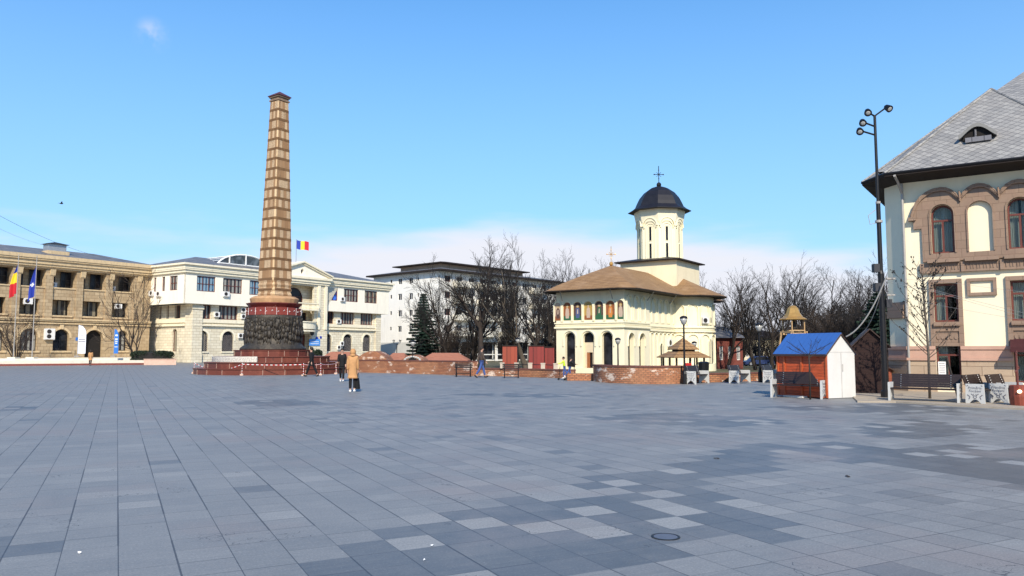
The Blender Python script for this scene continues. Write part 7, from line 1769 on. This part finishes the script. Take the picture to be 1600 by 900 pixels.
def person(lab, loc, rz, H, top, legs, shoes, coat_len=.30, stride=(.3, -.3), knee=(.1, .5), arms=((.1, .25), (-.15, .3)), hood=None, hair=True, bag=None, group=None, wide=1.0, face=True, lean=0):
    k = H/1.7; t = thing('person', lab, 'person', loc, rz, group)     # faces +y locally
    hip = .90*k; V_ = Vector
    J_ = {'pelvis': (V_((0, 0, hip+.04*k)), .115*k)}; E_ = []
    lead = 0
    def leg(sg, sw, kn, tag_):
        h = V_((sg*.085*k, 0, hip)); kp = h+V_((0, math.sin(sw), -math.cos(sw)))*.43*k; a = sw-kn; an = kp+V_((0, math.sin(a), -math.cos(a)))*.42*k
        return h, kp, an, a
    L_ = leg(-1, stride[0], knee[0], 'l'); R_ = leg(1, stride[1], knee[1], 'r')
    drop = min(L_[2].z, R_[2].z)-.075*k
    def dz(v): return V_((v.x, v.y, v.z-drop))
    hip2 = hip-drop
    J_ = {'pelvis': (V_((0, 0, hip2+.05*k)), .08*k), 'waist': (V_((0, lean*.3*k, hip2+.22*k)), .08*k), 'chest': (V_((0, lean*.6*k, hip2+.43*k)), (.10*k, .08*k)), 'neck': (V_((0, (lean*.8-.005)*k, hip2+.56*k)), .05*k), 'head0': (V_((0, (lean+.01)*k, hip2+.645*k)), .075*k), 'head1': (V_((0, (lean+.015)*k, hip2+.735*k)), (.10*k, .115*k)), 'crown': (V_((0, (lean+.01)*k, hip2+.815*k)), .07*k)}
    E_ = [('pelvis', 'waist'), ('waist', 'chest'), ('chest', 'neck'), ('neck', 'head0'), ('head0', 'head1'), ('head1', 'crown')]
    limb = {}
    for nm, q in (('l', L_), ('r', R_)):
        h, kp, an = dz(q[0]), dz(q[1]), dz(q[2]); J_[nm+'hip'] = (h, .06*k); J_[nm+'knee'] = (kp, .06*k); J_[nm+'ank'] = (an, .038*k); toe = an+V_((0, math.cos(q[3])*.12, math.sin(q[3])*.12-.02))*k; J_[nm+'toe'] = (toe, .03*k)
        E_ += [('pelvis', nm+'hip'), (nm+'hip', nm+'knee'), (nm+'knee', nm+'ank'), (nm+'ank', nm+'toe')]; limb[nm] = (h, kp, an, q[3])
    hands = {}
    for nm, sg, (sw, el) in (('l', -1, arms[0]), ('r', 1, arms[1])):
        s_ = V_((sg*.175*k, lean*.6*k, hip2+.50*k)); out = .12*sg; e_ = s_+V_((out*.5, math.sin(sw), -math.cos(sw))).normalized()*.29*k; a = sw+el; w_ = e_+V_((out*.3, math.sin(a), -math.cos(a))).normalized()*.25*k; hd = w_+(w_-e_).normalized()*.09*k
        J_[nm+'sh'] = (s_, .04*k); J_[nm+'el'] = (e_, .042*k); J_[nm+'wr'] = (w_, .028*k); J_[nm+'ha'] = (hd, .032*k)
        fd = (w_-e_).normalized()
        for fi in range(5):
            base = hd; off = V_(((fi-2)*.016*k*(.3), (fi-2)*.018*k, 0)); tip = hd+fd*(.075-.008*abs(fi-1))*k+off+V_((-sg*.015*k, .0, 0)) if fi else hd+V_((-sg*.02*k, .045*k, -.02*k))
            J_[nm+'f%d' % fi] = (tip, .008*k); E_.append((nm+'ha', nm+'f%d' % fi))
        E_ += [('chest', nm+'sh'), (nm+'sh', nm+'el'), (nm+'el', nm+'wr'), (nm+'wr', nm+'ha')]; hands[nm] = hd; limb['a'+nm] = (s_, e_, w_)
    skin_mesh('body', J_, E_, M['skin'], t)
    hz = hip2+.72*k; hy = (lean+.015)*k
    # trousers
    Jt = {'p': (V_((0, 0, hip2+.04*k)), .10*k)}; Et = []
    for nm in 'lr':
        h, kp, an, a = limb[nm]; Jt[nm+'h'] = (h, .078*k); Jt[nm+'k'] = (kp, .075*k); Jt[nm+'a'] = (an+(kp-an)*.10, .058*k); Et += [('p', nm+'h'), (nm+'h', nm+'k'), (nm+'k', nm+'a')]
    skin_mesh('trousers', Jt, Et, legs, t)
    for nm in 'lr':
        h, kp, an, a = limb[nm]; b = MB(); f = V_((0, math.cos(a), math.sin(a))); u = V_((0, -math.sin(a), math.cos(a)))
        b.tube([an-f*.06*k-u*.03*k, an+f*.0-u*.03*k, an+f*.10*k-u*.045*k, an+f*.17*k-u*.05*k], [.04*k, .055*k, .045*k, .022*k], 8); b.build('shoe', shoes, t, smooth=True)
    # coat: lofted torso + sleeves in one surface
    zc = hip2+.54*k; bot = hip2-coat_len*k
    Jc = {'b': (V_((0, lean*.1, (bot+hip2)/2)), (.165*k*wide, .125*k*wide)), 'b0': (V_((0, 0, bot+.03*k)), (.175*k*wide, .14*k*wide)), 'w': (V_((0, lean*.3*k, hip2+.2*k)), (.15*k*wide, .12*k*wide)), 'c': (V_((0, lean*.6*k, hip2+.42*k)), (.165*k*wide, .125*k*wide)), 'n': (V_((0, lean*.8*k, zc+.035*k)), .075*k)}
    Ec = [('b', 'b0'), ('b', 'w'), ('w', 'c'), ('c', 'n')]
    if coat_len < .12: Jc['b'] = (V_((0, 0, hip2+.02*k)), (.15*k*wide, .12*k*wide)); del Jc['b0']; Ec = Ec[1:]
    for nm in 'lr':
        s_, e_, w_ = limb['a'+nm]; Jc[nm+'s'] = (s_, .072*k*wide); Jc[nm+'e'] = (e_, .062*k*wide); Jc[nm+'w'] = (w_, .048*k*wide); Ec += [('c', nm+'s'), (nm+'s', nm+'e'), (nm+'e', nm+'w')]
    skin_mesh('coat', Jc, Ec, top, t)
    if hood:
        b = MB(); b.ell((0, hy-.02*k, hz+.0*k), (.125*k, .135*k, .15*k), 14, 10); b.ell((0, hy-.04*k, hz-.13*k), (.12*k, .11*k, .08*k), 12, 8); b.build('hood', hood, t, smooth=True)
    elif hair:
        b = MB(); b.ell((0, hy-.028*k, hz+.045*k), (.102*k, .112*k, .112*k), 12, 8); b.build('hair', M['hair'], t, smooth=True)
    if face:
        b = MB(); b.ell((0, hy+.095*k, hz-.005*k), (.012*k, .02*k, .022*k), 6, 5); b.ell((-.08*k, hy, hz), (.012*k, .02*k, .03*k), 6, 5); b.ell((.08*k, hy, hz), (.012*k, .02*k, .03*k), 6, 5); b.build('nose_and_ears', M['skin'], t, smooth=True)
        b = MB(); b.ell((-.03*k, hy+.088*k, hz+.018*k), (.012*k, .008*k, .007*k), 6, 4); b.ell((.03*k, hy+.088*k, hz+.018*k), (.012*k, .008*k, .007*k), 6, 4); b.ell((0, hy+.086*k, hz-.045*k), (.022*k, .008*k, .006*k), 6, 4); b.build('eyes_and_mouth', M['hair'], t, smooth=True)
    if bag:
        hd = t.matrix_world @ V_((0, 0, 0)) if False else None
        c, s_ = math.cos(rz), math.sin(rz); h_ = hands[bag]; wp = (loc[0]+c*h_.x-s_*h_.y, loc[1]+s_*h_.x+c*h_.y, loc[2]+h_.z)
        return t, wp
    return t
def handbag(lab, wp, rz, w=.30, h=.34):
    t = thing('handbag', lab, 'bag', (wp[0], wp[1], wp[2]-h-.22), rz); b = MB(); b.add([(-w/2, -.07, 0), (w/2, -.07, 0), (w/2, .07, 0), (-w/2, .07, 0), (-w*.34, -.03, h), (w*.34, -.03, h), (w*.34, .03, h), (-w*.34, .03, h)], [(0, 3, 2, 1), (4, 5, 6, 7), (0, 1, 5, 4), (1, 2, 6, 5), (2, 3, 7, 6), (3, 0, 4, 7)]); b.build('bag_body', M['coat_black'], t)
    b = MB()
    for y in (-.03, .03): b.tube([(-w*.25, y, h), (-w*.16, y, h+.14), (0, y*.3, h+.22), (w*.16, y, h+.14), (w*.25, y, h)], .009, 6)
    b.build('handles', M['black'], t)
g = G(550.5, 612.5)
t, wp = person('pedestrian in a camel hooded coat seen from behind, carrying a black bag', g, R(8), 1.60, M['coat_tan'], M['cloth_dark'], M['shoe_white'], .36, (-.03, .12), (.02, .35), ((-.1, .25), (.05, .12)), hood=M['coat_tan'], bag='r', wide=1.22, face=False)
handbag('black handbag held low by the camel coated pedestrian', wp, 1.3, .2, .42)
g = G(534, 596); person('woman in black patterned jacket and white trainers walking towards the camera', g, R(188), 1.66, M['coat_black'], M['cloth_dark'], M['shoe_white'], .12, (.2, -.15), (.0, .45), ((-.1, .6), (.1, 1.1)))
g = G(486.5, 588.2); person('man in black coat striding left past the monument steps', g, R(78), 1.80, M['coat_black'], M['cloth_dark'], M['shoe_black'], .22, (.40, -.38), (.05, .12), ((-.35, .3), (.3, .3)), lean=.03)
g = G(752.5, 590); person('man in brown jacket and blue jeans walking between the iron benches', g, R(-75), 1.78, M['brown_jacket'], M['jeans'], M['shoe_black'], .02, (.30, -.32), (.05, .25), ((-.5, .3), (.25, .3)))
g = G(141, 571.3); person('small distant person in camel coat by the terrace edge', g, R(20), 1.62, M['coat_tan'], M['cloth_dark'], M['shoe_black'], .3, (.1, -.15), (.0, .3), ((-.1, .3), (.1, .3)), hood=M['hair'], wide=1.1, face=False)
g = G(882, 594); person('child in yellow and blue jacket riding a scooter by the low wall', (g.x, g.y, .10), R(80), 1.12, M['hiviz'], M['jeans'], M['shoe_white'], .02, (.1, -.3), (.1, .5), ((.9, .5), (.9, .5)), lean=.08)
g2 = G(890.5, 594.3); person('child in dark jacket riding a scooter just right of the yellow jacketed one', (g2.x, g2.y, .10), R(-78), 1.08, M['coat_black'], M['jeans'], M['shoe_white'], .02, (.1, -.5), (.1, .2), ((.9, .5), (.9, .5)), lean=.08)
def scooter(lab, loc, rz):
    t = thing('scooter', lab, 'scooter', loc, rz, 'children on scooters'); b = MB(); b.box(-.055, .055, -.25, .2, .07, .09); b.build('deck', M['steel'], t); b = MB(); b.tube([(0, .22, .09), (0, .30, .1), (0, .24, .72)], .016, 6); b.tube([(-.17, .24, .72), (.17, .24, .72)], .016, 6); b.build('handlebar', M['black'], t)
    for y in (-.30, .32): b = MB(); b.tube([(-.015, y, .06), (.015, y, .06)], .06, 12); b.build('wheel', M['black'], t)
scooter('kick scooter under the yellow jacketed child', (g.x, g.y, 0.0), R(80)); scooter('kick scooter under the dark jacketed child', (g2.x, g2.y, 0.0), R(-78))
# leaves lying on the slabs
rn = random.Random(5)
for i, (px, py, lab) in enumerate(((1120, 717, 'dark dead leaf lying on the slabs at mid right'), (1325, 745, 'dark dead leaf lying on the pale slabs further right'), (124, 865, 'pale scrap of paper on the slabs at the lower left'), (663, 876, 'pale scrap of paper on the dark slabs near the bottom'), (675, 854, 'small pale scrap just above the other one'))):
    g = G(px, py); b = MB(); n = 9; r = .045 if i < 2 else .016
    b.add([(r*1.3*math.cos(6.283*j/n)*rn.uniform(.6, 1.1), r*.7*math.sin(6.283*j/n)*rn.uniform(.7, 1.1), .012*rn.random()+.004) for j in range(n)]+[(0, 0, .018)], [(j, (j+1) % n, n) for j in range(n)])
    o = b.build('fallen_leaf' if i < 2 else 'paper_scrap', M['twig_brown'] if i < 2 else M['white'], None, g, rn.uniform(0, 3)); tag(o, lab, 'leaf' if i < 2 else 'scrap')
